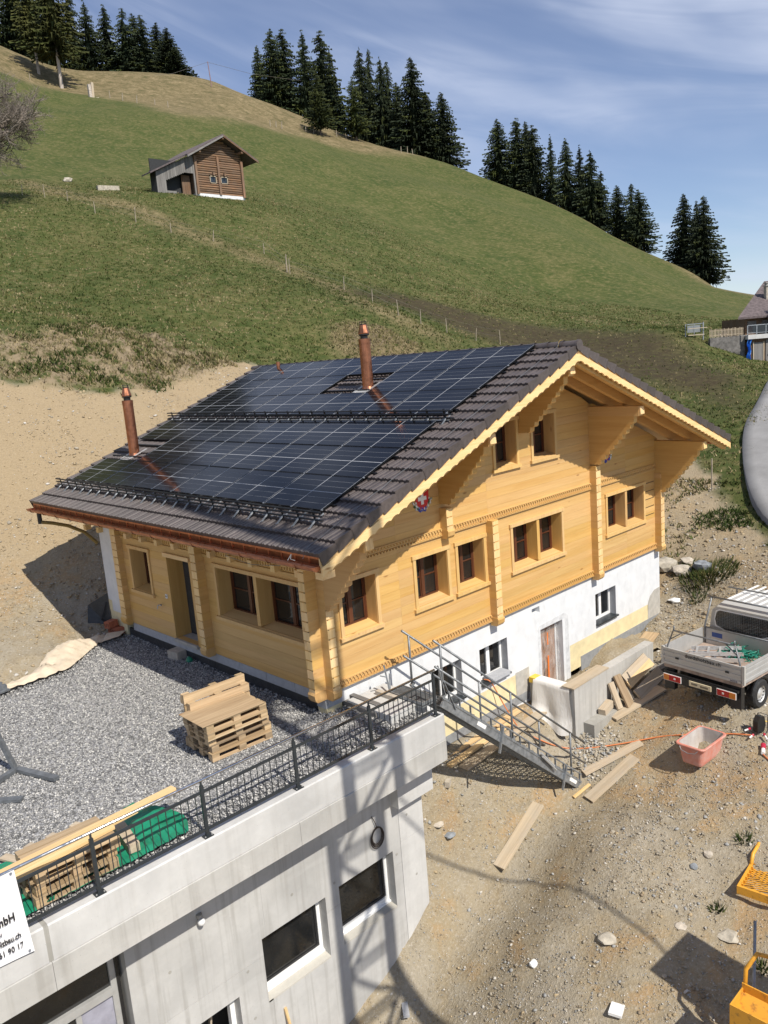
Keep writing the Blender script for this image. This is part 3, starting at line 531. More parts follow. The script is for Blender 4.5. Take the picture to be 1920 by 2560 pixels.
kind(stones('gravel_stones', x, y, zz + r * .35, r, OCT, OCF, gv, nr.choice(4, len(x), p=(.36, .26, .24, .14)), .75), 'stuff')

# ------------------------------------------------------------------ the new chalet
XR, ZR, SLO = 6.617, 6.2465, .387
TH = math.atan(SLO); CT, ST_ = math.cos(TH), math.sin(TH)
def TZ(x): return ZR - SLO * abs(x - XR)          # tile plane
XE0, XE1, YF, YB = -1.144, 14.378, -1.67, 10.53
house = thing('chalet', 'newly built golden timber chalet with solar panels on its brown tiled roof', 'house')
def hp(name, mb, mats, parent=None, **k): return mb.build(name, mats, parent or house, **k)

def rects_minus(r, holes):
    """split rectangle (x0,x1,z0,z1) around holes"""
    out = [r]
    for h in holes:
        nxt = []
        for (a, b, c, d) in out:
            if h[0] >= b or h[1] <= a or h[2] >= d or h[3] <= c: nxt.append((a, b, c, d)); continue
            if h[0] > a: nxt.append((a, h[0], c, d))
            if h[1] < b: nxt.append((h[1], b, c, d))
            m0, m1 = max(a, h[0]), min(b, h[1])
            if h[2] > c: nxt.append((m0, m1, c, h[2]))
            if h[3] < d: nxt.append((m0, m1, h[3], d))
        out = nxt
    return [q for q in out if q[1] - q[0] > .01 and q[3] - q[2] > .004]
FAC = lambda u, d, w_: (u, d, w_)                 # gable facade, looking +y
EAV = lambda u, d, w_: (d, -u, w_)                # eave wall, looking +x (u = -y)

# casing rectangles (u0,u1,w0,w1,panes)
FWIN = [(.51, 1.607, 1.0, 2.17, 1), (2.63, 3.80, 1.0, 2.17, 1), (3.99, 5.07, 1.0, 2.17, 1), (6.01, 8.235, 1.0, 2.17, 2), (10.29, 12.44, 1.0, 2.15, 2), (5.51, 6.49, 3.57, 4.72, 1), (6.99, 8.07, 3.57, 4.72, 1)]
EWIN = [(-7.58, -6.50, .99, 2.16, 1), (-3.57, -.43, .98, 2.20, 2)]
CW = .085
def openings(wins): return [(a + CW, b - CW, c + .02, d - CW) for a, b, c, d, n in wins]
EDOOR = (-5.68, -4.65, .03, 2.08)

# log courses, each log its own piece
CH = .195
def logs(tf, ax, u0, u1, ztop, holes, splits, xl=None, xr=None, thick=.17):
    k = 0
    while k * CH < ztop:
        z0, z1 = k * CH + .0013, (k + 1) * CH - .0013; k += 1
        if z0 >= ztop - .12: break
        z1 = min(z1, ztop)
        cuts = sorted(set([u0, u1] + [s for s in splits if u0 < s < u1]))
        for a, b in zip(cuts[:-1], cuts[1:]):
            la0, la1 = (max(a, xl(z0)), max(a, xl(z1))) if xl else (a, a); rb0, rb1 = (min(b, xr(z0)), min(b, xr(z1))) if xr else (b, b)
            if rb0 - la0 < .05: continue
            off = rnd.uniform(-.0022, .0022)
            inner0, inner1 = max(la0, la1), min(rb0, rb1)
            if inner1 - inner0 > .02:
                rs = [] if z1 > ztop - .10 else rects_minus((inner0, inner1, z0, z1), holes)
                for q in rs:
                    mb = MB(tf); a_, b_ = q[0] + .001, q[1] - .001
                    full = q[2] == z0 and q[3] == z1
                    pts = [(a_, q[2]), (b_, q[2]), (b_, q[3]), (a_, q[3])]
                    if full and la1 - la0 > .01 and q[0] == inner0: pts[0] = (la0, z0)
                    if full and rb0 - rb1 > .01 and q[1] == inner1: pts[1] = (rb0, z0)
                    mb.prism(pts, off, thick); hp('wall_log', mb, W['gold_' + ax])
fh = openings(FWIN)
CLR = .33
xl = lambda z: XR - (ZR - CLR - z) / SLO; xr = lambda z: XR + (ZR - CLR - z) / SLO
logs(FAC, 'x', 0.0, 13.25, ZR - CLR, fh, [2.2, 5.22, 9.66, 11.4], xl, xr)
eh = openings(EWIN) + [EDOOR]
logs(EAV, 'y', -8.2, -.0, 3.12, eh, [-4.05])
logs(lambda u, d, w_: (13.25 - d, u, w_), 'y', .2, 9.1, 3.2, [], [4.5])
logs(lambda u, d, w_: (u, 9.13 - d, w_), 'x', .2, 13.0, ZR - CLR, [], [6.6], xl, xr)
# dark boards added behind the windows to block light and view
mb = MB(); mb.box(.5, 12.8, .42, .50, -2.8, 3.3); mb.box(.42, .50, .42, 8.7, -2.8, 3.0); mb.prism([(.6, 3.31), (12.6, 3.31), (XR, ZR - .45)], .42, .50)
hp('inner_blocker', mb, flat('dark_blocker', (.05, .045, .04), .9))

def window(tf, ax, u0, u1, w0, w1, n, D=.30, frame='brown', sashes=2):
    o0, o1, p0, p1 = u0 + CW, u1 - CW, w0 + .02, w1 - CW; root = None
    mb = MB(tf); mull = .11; spans = [(o0, o1)] if n == 1 else [(o0, (o0 + o1) / 2 - mull / 2), ((o0 + o1) / 2 + mull / 2, o1)]
    for a, b in spans:
        f = .05
        mb.box(a, a + f, D, D + .06, p0, p1); mb.box(b - f, b, D, D + .06, p0, p1); mb.box(a + f, b - f, D, D + .06, p1 - f, p1); mb.box(a + f, b - f, D - .02, D + .06, p0, p0 + .09)
        c = (a + b) / 2
        mb.box(c - .045, c + .045, D - .006, D + .05, p0 + .09, p1 - f)
        for s0, s1 in ((a + f, c - .045), (c + .045, b - f)):
            mb.box(s0, s0 + .03, D + .012, D + .05, p0 + .09, p1 - f); mb.box(s1 - .03, s1, D + .012, D + .05, p0 + .09, p1 - f)
            zc = (p0 + p1) / 2; mb.box(s0 + .03, s1 - .03, D + .016, D + .05, zc - .013, zc + .013)
    root = hp('window', mb, W['brown_' + ('z')])
    g = MB(tf); [g.box(a + .05, b - .05, D + .035, D + .04, p0 + .08, p1 - .05) for a, b in spans]; hp('pane', g, MT['glass'], root)
    c = MB(tf)
    c.box(u0, o0, -.028, 0, w0, w1 - CW); c.box(o1, u1, -.028, 0, w0, w1 - CW); c.box(u0 - .03, u1 + .03, -.045, 0, w1 - CW, w1); c.box(u0 - .045, u1 + .045, -.065, 0, w0 - .075, w0)
    hp('casing', c, W['trim_z'], root)
    l = MB(tf)
    l.box(o0 - .012, o0 + .006, -.002, D, p0, p1); l.box(o1 - .006, o1 + .012, -.002, D, p0, p1); l.box(o0, o1, -.002, D, p1 - .006, p1 + .012)
    if n == 2: m_ = (o0 + o1) / 2; l.box(m_ - mull / 2, m_ + mull / 2, -.02, D + .05, p0 + .03, p1 - .006)
    hp('lining', l, W['gold_z'], root)
    s = MB(tf); s.add([(o0, -.06, w0 - .0), (o1, -.06, w0 - .0), (o1, D, w0 + .085), (o0, D, w0 + .085), (o0, -.06, w0 - .03), (o1, -.06, w0 - .03), (o1, D, w0 - .03), (o0, D, w0 - .03)], [(0, 1, 2, 3), (4, 7, 6, 5), (0, 4, 5, 1), (1, 5, 6, 2), (2, 6, 7, 3), (3, 7, 4, 0)])
    hp('sill', s, W['trim_' + ax], root); return root
for a in FWIN: window(FAC, 'x', *a)
for a in EWIN: window(EAV, 'y', *a, D=.34)
# front door in its deep reveal
u0, u1, w0, w1 = EDOOR; D = .46
mb = MB(EAV); mb.box(u0, u1, D, D + .05, w0 - .03, w1); mb.box(u0 + .12, u1 - .12, D - .015, D, .25, 1.95)
door = hp('door', mb, flat('dark_brown_door', (.06, .026, .013), .7, spec=.2))
mb = MB(EAV); mb.box(u1 - .16, u1 - .12, D - .06, D - .02, 1.0, 1.14); hp('handle', mb, MT['white'], door)
mb = MB(EAV); mb.box(u0 - .012, u0 + .004, -.002, D, w0, w1); mb.box(u1 - .004, u1 + .012, -.002, D, w0, w1); mb.box(u0, u1, 0, D, w1 - .005, w1 + .01); hp('lining', mb, W['gold_z'], door)
mb = MB(EAV); mb.box(u0 - .08, u1 + .08, -.05, 0, w1 + .0, w1 + .10); hp('lintel_board', mb, W['pale_y'], door)
mb = MB(EAV); mb.box(u0, u1, -.06, D, -.05, .028); hp('threshold', mb, MT['mortar'], door)
mb = MB(EAV); mb.box(u0, u1, D - .03, D - .004, w0, w0 + .03); hp('door_seal', mb, MT['alu_w'], door)
mb = MB(EAV); mb.box(-5.93, -5.84, -.02, 0, 1.00, 1.10); bell = hp('doorbell', mb, MT['white']); mb = MB(EAV); mb.box(-5.905, -5.865, -.026, -.02, 1.03, 1.07); hp('button', mb, MT['black'], bell)
mb = MB(); mb.tube([(0, 6.22, .78), (-.10, 6.22, .78)], .014, 6); mb.tube([(-.07, 6.26, .78), (-.07, 6.10, .79)], .012, 6); mb.tube([(-.10, 6.22, .79), (-.12, 6.22, .70)], .014, 6); hp('water_tap', mb, MT['alu'])
mb = MB(EAV); mb.box(-.30, -.255, -.012, 0, 1.0, 1.22); hp('wall_slot', mb, MT['black'])

# log ends stacked into posts
def log_post(x0, x1, y0, y1, z0, z1, axis, foot=True):
    me = None; k = 0; z = z0
    while z < z1 - .02:
        h = min(CH, z1 - z); mb = MB(); lo, hi = z + .001, z + h - .001
        if axis == 'y':        # projects towards -y
            mb.prism([(y1, lo), (y0 + .006, lo), (y0, lo + .008), (y0, hi - .016), (y0 + .010, hi - .010), (y0 + .010, hi), (y1, hi)], x0, x1, 'x')
        else:                  # projects towards -x
            mb.prism([(x1, lo), (x0 + .006, lo), (x0, lo + .008), (x0, hi - .016), (x0 + .010, hi - .010), (x0 + .010, hi), (x1, hi)], y0, y1, 'y')
        if axis == 'y': mb.box(x0 + .004, x1 - .004, y0 - .003, y0, lo + .003, hi - .022, 1); mb.box(x0 + .01, x0 + .05, y0 - .001, y0 + .006, hi - .021, hi - .012, 2)
        else: mb.box(x0 - .003, x0, y0 + .004, y1 - .004, lo + .003, hi - .022, 1); mb.box(x0 - .001, x0 + .006, y0 + .01, y0 + .05, hi - .021, hi - .012, 2)
        hp('log_end', mb, [W['gold_y' if axis == 'y' else 'gold_x'], W['pale_z'], MT['ink']])
        z += h
    if foot:
        mb = MB()
        if axis == 'y': mb.prism([(y1, z0 - .09), (y0 + .03, z0 - .09), (y0 - .02, z0 - .03), (y0 - .035, z0 + .07), (y0 - .008, z0 + .11), (y1, z0 + .11)], x0 - .012, x1 + .012, 'x')
        else: mb.prism([(x1, z0 - .09), (x0 + .03, z0 - .09), (x0 - .02, z0 - .03), (x0 - .035, z0 + .07), (x0 - .008, z0 + .11), (x1, z0 + .11)], y0 - .012, y1 + .012, 'y')
        hp('post_foot', mb, W['gold_z'])
log_post(.01, .20, -.21, 0, .0, 2.55, 'y'); log_post(5.12, 5.34, -.20, 0, 0, 2.45, 'y'); log_post(9.55, 9.77, -.20, 0, 0, 3.05, 'y'); log_post(13.04, 13.25, -.20, 0, 0, 2.3, 'y'); log_post(3.58, 3.78, -.20, 0, 2.45, 3.05, 'y')
log_post(-.26, 0, .0, .19, .0, 2.95, 'x'); log_post(-.22, 0, 3.94, 4.16, .05, 2.95, 'x'); log_post(-.16, 0, 7.92, 8.2, .05, 2.95, 'x')

for i in range(5):
    for a, b in ((12.46, 13.0), (9.80, 10.06)):
        mb = MB(); mb.box(a, b, -.004, .0, 1.10 + .24 * i, 1.118 + .24 * i); hp('vent_slot', mb, MT['ink'])
# carved belts
def belt(x0, x1, z0, z1):
    mb = MB(); mb.box(x0, x1, -.03, 0, z0, z1); mb.box(x0, x1, -.05, -.03, z0, z0 + .022); mb.box(x0, x1, -.045, -.03, z1 - .018, z1)
    hp('carved_belt', mb, W['gold_x'])
    zm = z0 + .022; h = (z1 - z0 - .045) / 2; mb = MB(); n = int((x1 - x0) / .088)
    for i in range(n):
        xa = x0 + (x1 - x0) * (i + .08) / n; xb = x0 + (x1 - x0) * (i + .80) / n; xm = (xa + xb) / 2
        mb.prism([(xa, zm), (xb, zm), (xm, zm + h * .85)], -.058, -.03); 
        mb.prism([(xa + .03, zm + h * 2), (xb + .02, zm + h * 2), (xb + .02, zm + h * 1.5), (xm + .03, zm + h * 1.12)], -.054, -.03)
    kind(hp('belt_carving', mb, W['gold_x']), 'stuff')
    mb = MB()
    for i in range(n):
        xa = x0 + (x1 - x0) * (i + .80) / n; xb = x0 + (x1 - x0) * (i + 1.06) / n
        if xb < x1: mb.box(xa, xb, -.0315, -.03, zm + .005, zm + h * .8); mb.box(xa + .03, min(x1, xb + .025), -.0315, -.03, zm + h * 1.1, zm + h * 1.8)
    kind(hp('belt_recess_shade', mb, flat('recess_shade_brown', (.20, .09, .02), .8)), 'stuff')  # dark plates stand in for the shade between the carved teeth
for a, b in ((.21, 5.11), (5.35, 9.54), (9.78, 13.03)): belt(a, b, .01, .175)
for a, b in ((.9, 3.57), (3.79, 9.54), (9.78, 13.03)): belt(a, b, 2.42, 2.59)

# white basement wall with its openings
BH = [(9.72, 10.78, -1.45, -.58), (4.68, 5.73, -1.48, -.59), (3.05, 4.02, -1.50, -.58), (7.12, 8.10, -2.9, -.82), (6.79, 7.12, -.34, -.18)]
mb = MB()
for q in rects_minus((.47, 13.35, -1.66, -.035), BH): mb.box(q[0], q[1], .05, .30, q[2], q[3])
for q in rects_minus((6.0, 8.4, -2.9, -1.66), BH): mb.box(q[0], q[1], .0505, .30, q[2], q[3])
mb.box(13.15, 13.35, .30, 9.1, -2.2, -.035)
hp('basement_wall', mb, MT['plaster'])
mb = MB(); mb.box(.42, 6.0, .051, .28, -2.32, -1.66); mb.box(8.4, 12.6, .051, .28, -2.40, -1.66); hp('foam_board', mb, MT['eps_y'])
mb = MB(); mb.box(6.0, 6.55, .044, .05, -2.3, -1.62); hp('base_coat_patch', mb, MT['mortar'])
mb = MB(); mb.prism([(12.58, -2.2), (13.353, -2.2), (13.353, -1.28), (13.0, -1.30), (12.75, -1.42), (12.62, -1.6)], .043, .05); hp('base_coat_patch', mb, MT['mortar'])
mb = MB(); mb.prism([(7.0, -2.7), (7.0, -.80), (7.06, -.70), (7.9, -.68), (8.2, -.66), (8.36, -.78), (8.38, -2.7), (8.22, -2.7), (8.22, -.80), (7.11, -.80), (7.10, -2.7)], .046, .05); hp('door_surround', mb, flat('fresh_render_patch', (.58, .59, .60), .9))
mb = MB(); mb.box(.42, 6.5, .04, .10, -2.46, -2.24); mb.box(8.9, 13.36, .04, .10, -2.55, -2.12); hp('membrane_strip', mb, flat('grey_sealing_strip', (.25, .26, .27), .7))
mb = MB(); mb.box(-.02, .47, .03, .3, -.30, -.02); mb.box(.0, .40, .035, .3, -.62, -.30, 1); hp('insulation_corner', mb, [MT['eps'], MT['eps_y']])
def pvc_window(u0, u1, w0, w1, tilt=False):
    D = .24; mb = MB()
    for a, b, c, d in ((u0, u0 + .07, w0, w1), (u1 - .07, u1, w0, w1), (u0 + .07, u1 - .07, w1 - .07, w1), (u0 + .07, u1 - .07, w0, w0 + .09), ((u0 + u1) / 2 - .06, (u0 + u1) / 2 + .06, w0 + .09, w1 - .07)): mb.box(a, b, D, D + .06, c, d)
    r = hp('basement_window', mb, MT['pvc']); g = MB(); g.box(u0 + .06, u1 - .06, D + .035, D + .04, w0 + .05, w1 - .05); hp('pane', g, MT['glass'], r)
    s = MB(); s.box(u0 - .01, u1 + .03, -.03, D, w0 - .03, w0 + .015); hp('sill', s, MT['anth'], r)
    l = MB(); l.box(u1 - .004, u1 + .006, .045, D, w0 + .015, w1); hp('dark_reveal', l, MT['eps'], r); return r
for q in BH[:3]: pvc_window(*q)
mb = MB(); mb.box(4.95, 5.62, -.10, .20, -1.46, -1.37); hp('sill_board', mb, MT['eps'])
mb = MB(); mb.box(6.78, 7.13, .22, .27, -.36, -.16); hp('vent_panel', mb, MT['eps'])
# basement door behind building film
mb = MB(); mb.box(7.12, 8.1, .27, .32, -2.9, -.80); bd = hp('basement_door', mb, flat('raw_brown_door', (.30, .15, .075), .6))
mb = MB(); mb.box(7.14, 7.20, .245, .27, -2.9, -.82); mb.box(8.02, 8.08, .245, .27, -2.9, -.82); hp('frame', mb, flat('door_frame_white', (.7, .7, .7), .5), bd)
fv = []; ff = []
for i in range(11):
    for j in range(19):
        fv.append((7.13 + .96 * i / 10, .17 + .035 * math.sin(i * 2.1 + j * .35) + .02 * math.sin(j * 1.3), -2.9 + 2.07 * j / 18))
for i in range(10):
    for j in range(18): a = i * 19 + j; ff.append((a, a + 19, a + 20, a + 1))
mb = MB(); mb.add(fv, ff); hp('building_film', mb, MT['film'], bd, smooth=True)
mb = MB(); mb.box(7.47, 7.53, .115, .119, -2.5, -1.65); mb.box(7.48, 7.52, .112, .116, -1.35, -1.02); mb.box(7.3, 7.34, .114, .118, -2.7, -2.3); hp('orange_tape', mb, flat('orange_tape', (.80, .19, .03), .5), bd)
# strips below the eave wall
for i, (a, b) in enumerate(((-.05, 1.02), (1.03, 2.0), (2.01, 3.0), (3.01, 4.4), (4.41, 6.2), (6.21, 7.95))):
    mb = MB(); mb.box(.012, .10, a, b, -.215, -.012); hp('plinth_board', mb, MT['eps'])
mb = MB(); mb.box(.02, .08, .25, 8.3, -.55, -.215); hp('dimple_sheet', mb, MT['dimple'])
# white masonry end wall behind the timber part
mb = MB(); mb.box(-.03, .25, 8.24, 9.14, .16, 3.08); hp('masonry_end_wall', mb, MT['plaster']); mb = MB(); mb.box(-.026, .25, 8.24, 9.13, -.5, .16); mb.box(-.032, -.026, 8.95, 9.14, .16, .45); hp('foam_board', mb, MT['eps_y'])
mb = MB(); [mb.tube([(.05 - .02 * i, 9.2 + .1 * i, -.45), (-.25, 9.3 + .12 * i, -.1), (-.1, 9.2 + .1 * i, .35)], .02, 5) for i in range(1)]
mb.add([(-.05, 9.16, -.4), (-.55, 9.55, -.25), (-.42, 9.65, .3), (-.03, 9.17, .62)], [(0, 1, 2, 3)]); hp('loose_membrane', mb, MT['dimple'])

# ---------------- roof
def slab(a, b, y0, y1):                             # between tile-plane offsets a<b (vertical), both slopes
    mb = MB()
    for s in (0, 1):
        xe = XE0 + .06 if s == 0 else XE1 - .06
        mb.prism([(xe, TZ(xe) + a), (XR, ZR + a), (XR, ZR + b), (xe, TZ(xe) + b)], y0, y1)
    return mb
roof = hp('roof', slab(-.15, -.045, YF + .03, YB - .02), flat('black_roof_underlay', (.02, .02, .022), .8))
hp('soffit', slab(-.18, -.152, YF + .04, YB - .03), W['gold_x'])
for y in (-1.55, -1.0, -.45):
    for s in (0, 1):
        xe = XE0 + .12 if s == 0 else XE1 - .12; mb = MB()
        mb.prism([(xe, TZ(xe) - .40), (XR, ZR - .40), (XR, ZR - .182), (xe, TZ(xe) - .182)], y - .06, y + .06); hp('rafter', mb, W['gold_x'])
y = .35
while y < 10.3:
    mb = MB(); mb.prism([(XE0 + .14, TZ(XE0 + .14) - .36), (.0, TZ(0) - .40), (0, TZ(0) - .182), (XE0 + .14, TZ(XE0 + .14) - .182)], y - .05, y + .05); hp('rafter', mb, W['pale_x'])
    mb = MB(); mb.box(-.16, 0, y - .08, y + .06, 2.36, 2.50); hp('joist_head', mb, W['pale_x']); y += .78
mb = MB(); mb.box(-.035, 0, .25, 8.2, 2.30, 2.36); mb.box(-.05, 0, .25, 8.2, 2.52, 2.60)
for i in range(88): yy = .28 + i * .09; mb.box(-.03, 0, yy, yy + .055, 2.40, 2.49)
hp('eave_frieze', mb, W['gold_y'])
mb = MB(); mb.box(XE0 + .07, XE0 + .10, YF + .04, YB - .02, 2.93, 3.12); hp('eave_board', mb, W['gold_y'])
mb = MB(); mb.box(XE0 + .02, XE0 + .30, YF + .02, YF + .20, 2.84, 2.96); hp('eave_beam_end', mb, W['pale_y'])
PUR = [.10, 3.68, XR, 9.66, 13.15]
for x0 in PUR:
    zt = TZ(x0) - (.70 if x0 != XR else .66); mb = MB(); mb.box(x0 - .10, x0 + .10, -1.46, .2, zt, zt + .25); mb.prism([(-1.46, zt + .015), (-1.52, zt + .05), (-1.50, zt + .24), (-1.46, zt + .24)], x0 - .095, x0 + .095, 'x', 1)
    hp('purlin', mb, [W['gold_y'], W['pale_z']])
    # stepped carved bracket below it
    n = 9; zb = zt - 1.28; pts = [(0, zt - .002), (-1.32, zt - .002)]
    for i in range(n):
        s0, s1 = i / n, (i + 1) / n
        yy = -1.32 + 1.10 * s0 ** 1.1; zz = zt - .07 - (zt - .07 - zb) * s0; y2 = -1.32 + 1.10 * s1 ** 1.1; z2 = zt - .07 - (zt - .07 - zb) * s1
        pts += [(yy, zz), (yy + .012, zz - (zz - z2) * .72), (yy + .055, z2 + .002), (y2 - .03, z2 - .004), (y2 - .004, z2 + .022)]
    pts += [(-.21, zb), (0, zb)]
    mb = MB(); mb.prism(pts, x0 - .085, x0 + .085, 'x'); hp('bracket', mb, W['gold_y'])
mb = MB(); mb.prism([(-.0, 2.55), (-.95, 2.93), (-.95, 3.0), (0, 3.1)], .02, .16); hp('bracket', mb, W['gold_x'])
# bargeboards: upper plain board, lower scalloped board
def barge(side, yf, yb, a, b, scal, step):
    xe = XE0 - .0 if side == 0 else XE1; L = abs(XR - xe) / CT; n = max(1, int(L / step)) if scal else 1; pts = []
    P = lambda t, off: ((xe + (XR - xe) * t), TZ(xe + (XR - xe) * t) + off)
    top = [P(0, b), P(1, b)]; low = []
    if scal:
        for i in range(n):
            for q in range(5):
                f = q / 5; low.append(P(1 - (i + f) / n, a + .034 * abs(math.sin(math.pi * f)) ** .7))
        low.append(P(0, a))
    else: low = [P(1, a), P(0, a)]
    mb = MB(); mb.prism(top + low, yf, yb); return mb
for s in (0, 1):
    hp('bargeboard', barge(s, YF + .012, YF + .045, -.185, -.03, False, 1), W['pale_x'])
    hp('bargeboard', barge(s, YF - .030, YF + .010, -.345, -.175, True, .215), W['pale_x'])
# tiles
TW, TL, TE = .305, .435, .394
def tile_mesh(flange=0):
    prof = [(-TW / 2, .012), (-TW / 2 + .018, .030), (-TW / 2 + .045, .030), (-TW / 2 + .062, .010), (-.048, .010), (-.030, .026), (.020, .026), (.036, .010), (TW / 2 - .062, .010), (TW / 2 - .045, .028), (TW / 2 - .012, .028), (TW / 2 - .001, .010)]
    mb = MB(); vs = []; n = len(prof)
    for (x, z) in prof: vs.append((x, -.02, z + .056))
    for (x, z) in prof: vs.append((x, TL - .02, z + .000))
    for (x, z) in prof: vs.append((x, -.02, .002))
    fs = [(i, i + 1, i + 1 + n, i + n) for i in range(n - 1)] + [(i, i + 2 * n, i + 1 + 2 * n, i + 1) for i in range(n - 1)]
    mb.add(vs, fs)
    if flange:
        xo = flange * TW / 2; mb.prism([(-.025, -.155), (-.025, .082), (TL - .045, .034), (TL - .045, -.10)], min(xo, xo + flange * .022), max(xo, xo + flange * .022), 'x')
    return mb.mesh('roof_tile', MT['tile'])
TMESH, TFL_P, TFL_M = tile_mesh(), tile_mesh(1), tile_mesh(-1)
ROT0 = Matrix(((0, CT, -ST_), (-1, 0, 0), (0, ST_, CT))).to_4x4()       # left slope: X=-y, Y=up slope, Z=normal
ROT1 = Matrix(((0, -CT, ST_), (1, 0, 0), (0, ST_, CT))).to_4x4()
def rpos(side, y, t, h=0.0):
    x = XE0 + t * CT - h * ST_ if side == 0 else XE1 - t * CT + h * ST_
    return Vector((x, y, TZ(XE0) + t * ST_ + h * CT))
def rmat(side, y, t, h=0.0): return Matrix.Translation(rpos(side, y, t, h)) @ (ROT0 if side == 0 else ROT1)
def on_roof(name, me, side, y, t, h=0.0, parent=None):
    o = put(name, me, parent or roof); o.matrix_local = rmat(side, y, t, h); return o
NC, NR = 40, 21
single = []; rest = {0: [], 1: []}
for i in range(NR):
    for j in range(NC):
        y = YF + TW * (j + .5); t = i * TE
        vis = j < 4 or i < 2 or (i == 2 and 1) or (5 <= i <= 8 and j >= 32) or (15 <= i <= 18 and 14 <= j <= 21) or j == NC - 1
        (single if vis else rest[0]).append((0, y, t, j))
        (single if j == 0 else rest[1]).append((1, y, t, j))
single = single[:330]
for s, y, t, j in single:
    me = TMESH
    if j == 0: me = TFL_P if s == 0 else TFL_M
    elif j == NC - 1: me = TFL_M if s == 0 else TFL_P
    on_roof('roof_tile', me, s, y, t, rnd.uniform(0, .004))
base = np.array([v.co[:] for v in TMESH.vertices]); bf = np.array([p.vertices[:] for p in TMESH.polygons])
Vs = []; Fs = []; o_ = 0
for s in (0, 1):
    for _, y, t, j in rest[s]:
        M_ = np.array(rmat(s, y, t)); Vs.append(base @ M_[:3, :3].T + M_[:3, 3]); Fs.append(bf + o_); o_ += len(base)
kind(bulk('roof_tiles_below_panels', np.concatenate(Vs), np.concatenate(Fs), MT['tile'], parent=roof), 'stuff')
# ridge caps
mb = MB(); n = 10; vs = []
for k, (yy, r) in enumerate(((-.01, .125), (.03, .125), (.03, .112), (.41, .105))):
    for q in range(n + 1):
        a = math.pi * q / n; vs.append((math.cos(a) * r, yy, math.sin(a) * r - .03))
fs = []
for k in range(3):
    for q in range(n): a = k * (n + 1) + q; fs.append((a, a + 1, a + n + 2, a + n + 1))
mb.add(vs, fs); RID = mb.mesh('ridge_tile', MT['tile'])
y = YF - .02
while y < YB - .1:
    put('ridge_tile', RID, roof, (XR, y, ZR + .035)); y += .385
mb = MB(); mb.lathe((0, 0, 0), [(.125, 0), (.125, .03)], 18); me = mb.mesh('ridge_end', MT['tile'])
o = put('ridge_end', me, roof, (XR, YF - .02, ZR + .01)); o.rotation_euler = (R_(90), 0, 0)
# solar modules
PW, PH = 1.762, 1.128
def module_mesh():
    mb = MB(); f = .014; w2 = PW / 2
    mb.box(-w2, w2, 0, f, 0, .036, 0); mb.box(-w2, w2, PH - f, PH, 0, .036, 0); mb.box(-w2, -w2 + f, f, PH - f, 0, .036, 0); mb.box(w2 - f, w2, f, PH - f, 0, .036, 0)
    mb.box(-w2 + f, w2 - f, f, PH - f, .004, .032, 1)
    z0, z1 = .032, .0335
    e = .013
    mb.box(-w2 + f, -w2 + f + e, f, PH - f, z0, z1, 2); mb.box(w2 - f - e, w2 - f, f, PH - f, z0, z1, 2); mb.box(-.007, .007, f, PH - f, z0, z1, 2)
    mb.box(-w2 + f + e, w2 - f - e, PH / 2 - .008, PH / 2 + .008, z0, z1 - .0004, 2)
    for q in (1 / 6, 1 / 3, 2 / 3, 5 / 6): mb.box(-w2 + f + e, w2 - f - e, PH * q - .0025, PH * q + .0025, z0, z1 - .0004, 3)
    return mb.mesh('solar_panel', [MT['pvframe'], MT['cell'], MT['pvline'], MT['pvthin']])
PM = module_mesh()
ROWS = [1.10, 2.245, 3.40, 4.86, 5.995, 7.13]
for r, t in enumerate(ROWS):
    for k in range(6):
        if (r == 1 and k == 5) or (r == 4 and k == 2): continue
        on_roof('solar_panel', PM, 0, -.62 + 1.775 * (k + .5), t, .095, house)
mb = MB()
for r, t in enumerate(ROWS):
    for q in (.22, .78):
        mb.obox(rpos(0, 4.7, t + PH * q, .075), (0, 5.42, 0), (.02 * CT, 0, .02 * ST_), (-.018 * ST_, 0, .018 * CT), 0)
    for k in range(13):
        yy = -.62 + .8875 * k
        mb.obox(rpos(0, yy, t - .005, .128), (0, .022, 0), (.016 * CT, 0, .016 * ST_), (-.006 * ST_, 0, .006 * CT), 1)
hp('mounting_rails', mb, [MT['pvframe'], MT['galv']])
mb = MB()
for t in np.arange(1.2, 8.2, .56): mb.tube([rpos(0, -.63, t, .06), rpos(0, -.70, t - .02, .05), rpos(0, -.74, t - .09, .10)], .012, 5)
kind(hp('cable_clips', mb, MT['black']), 'stuff')
# snow guards
def snow_guard(t, n):
    mb = MB(); y0, y1 = -.95, 10.35
    for h, dt in ((.12, .0), (.195, .015), (.27, .03)): mb.tube([rpos(0, y0, t + dt, h), rpos(0, y1, t + dt, h)], .019, 6)
    g = hp('snow_guard', mb, MT['black'])
    b = MB(lambda u, v, w_: tuple(rpos(0, u, v, w_) - rpos(0, 0, 0, 0)))
    b.beam((0, .02, .04), (0, .04, .30), .05, .016); b2 = b.mesh('upright', MT['black'])
    c = MB(lambda u, v, w_: tuple(rpos(0, u, v, w_) - rpos(0, 0, 0, 0)))
    c.tube([(.10, .30, .05), (.03, .10, .055), (-.03, .02, .12), (-.06, -.10, .10), (-.03, -.17, .055), (-.0, -.19, .045)], .018, 6); c.box(.0, .09, -.03, .05, .055, .085); c2 = c.mesh('bracket', MT['galv'])
    for i in range(n):
        yy = y0 + (y1 - y0) * (i + .5) / n; o = rpos(0, yy, t, 0); put('upright', b2, g, o); put('bracket', c2, g, o)
snow_guard(.80, 24); snow_guard(4.66, 24)
mb = MB()
for t in (.80, 4.66): mb.obox(rpos(0, 4.7, t + .03, .06), (0, 5.5, 0), (.05 * CT, 0, .05 * ST_), (-.004 * ST_, 0, .004 * CT))
hp('guard_rail_plate', mb, MT['galv_d'])
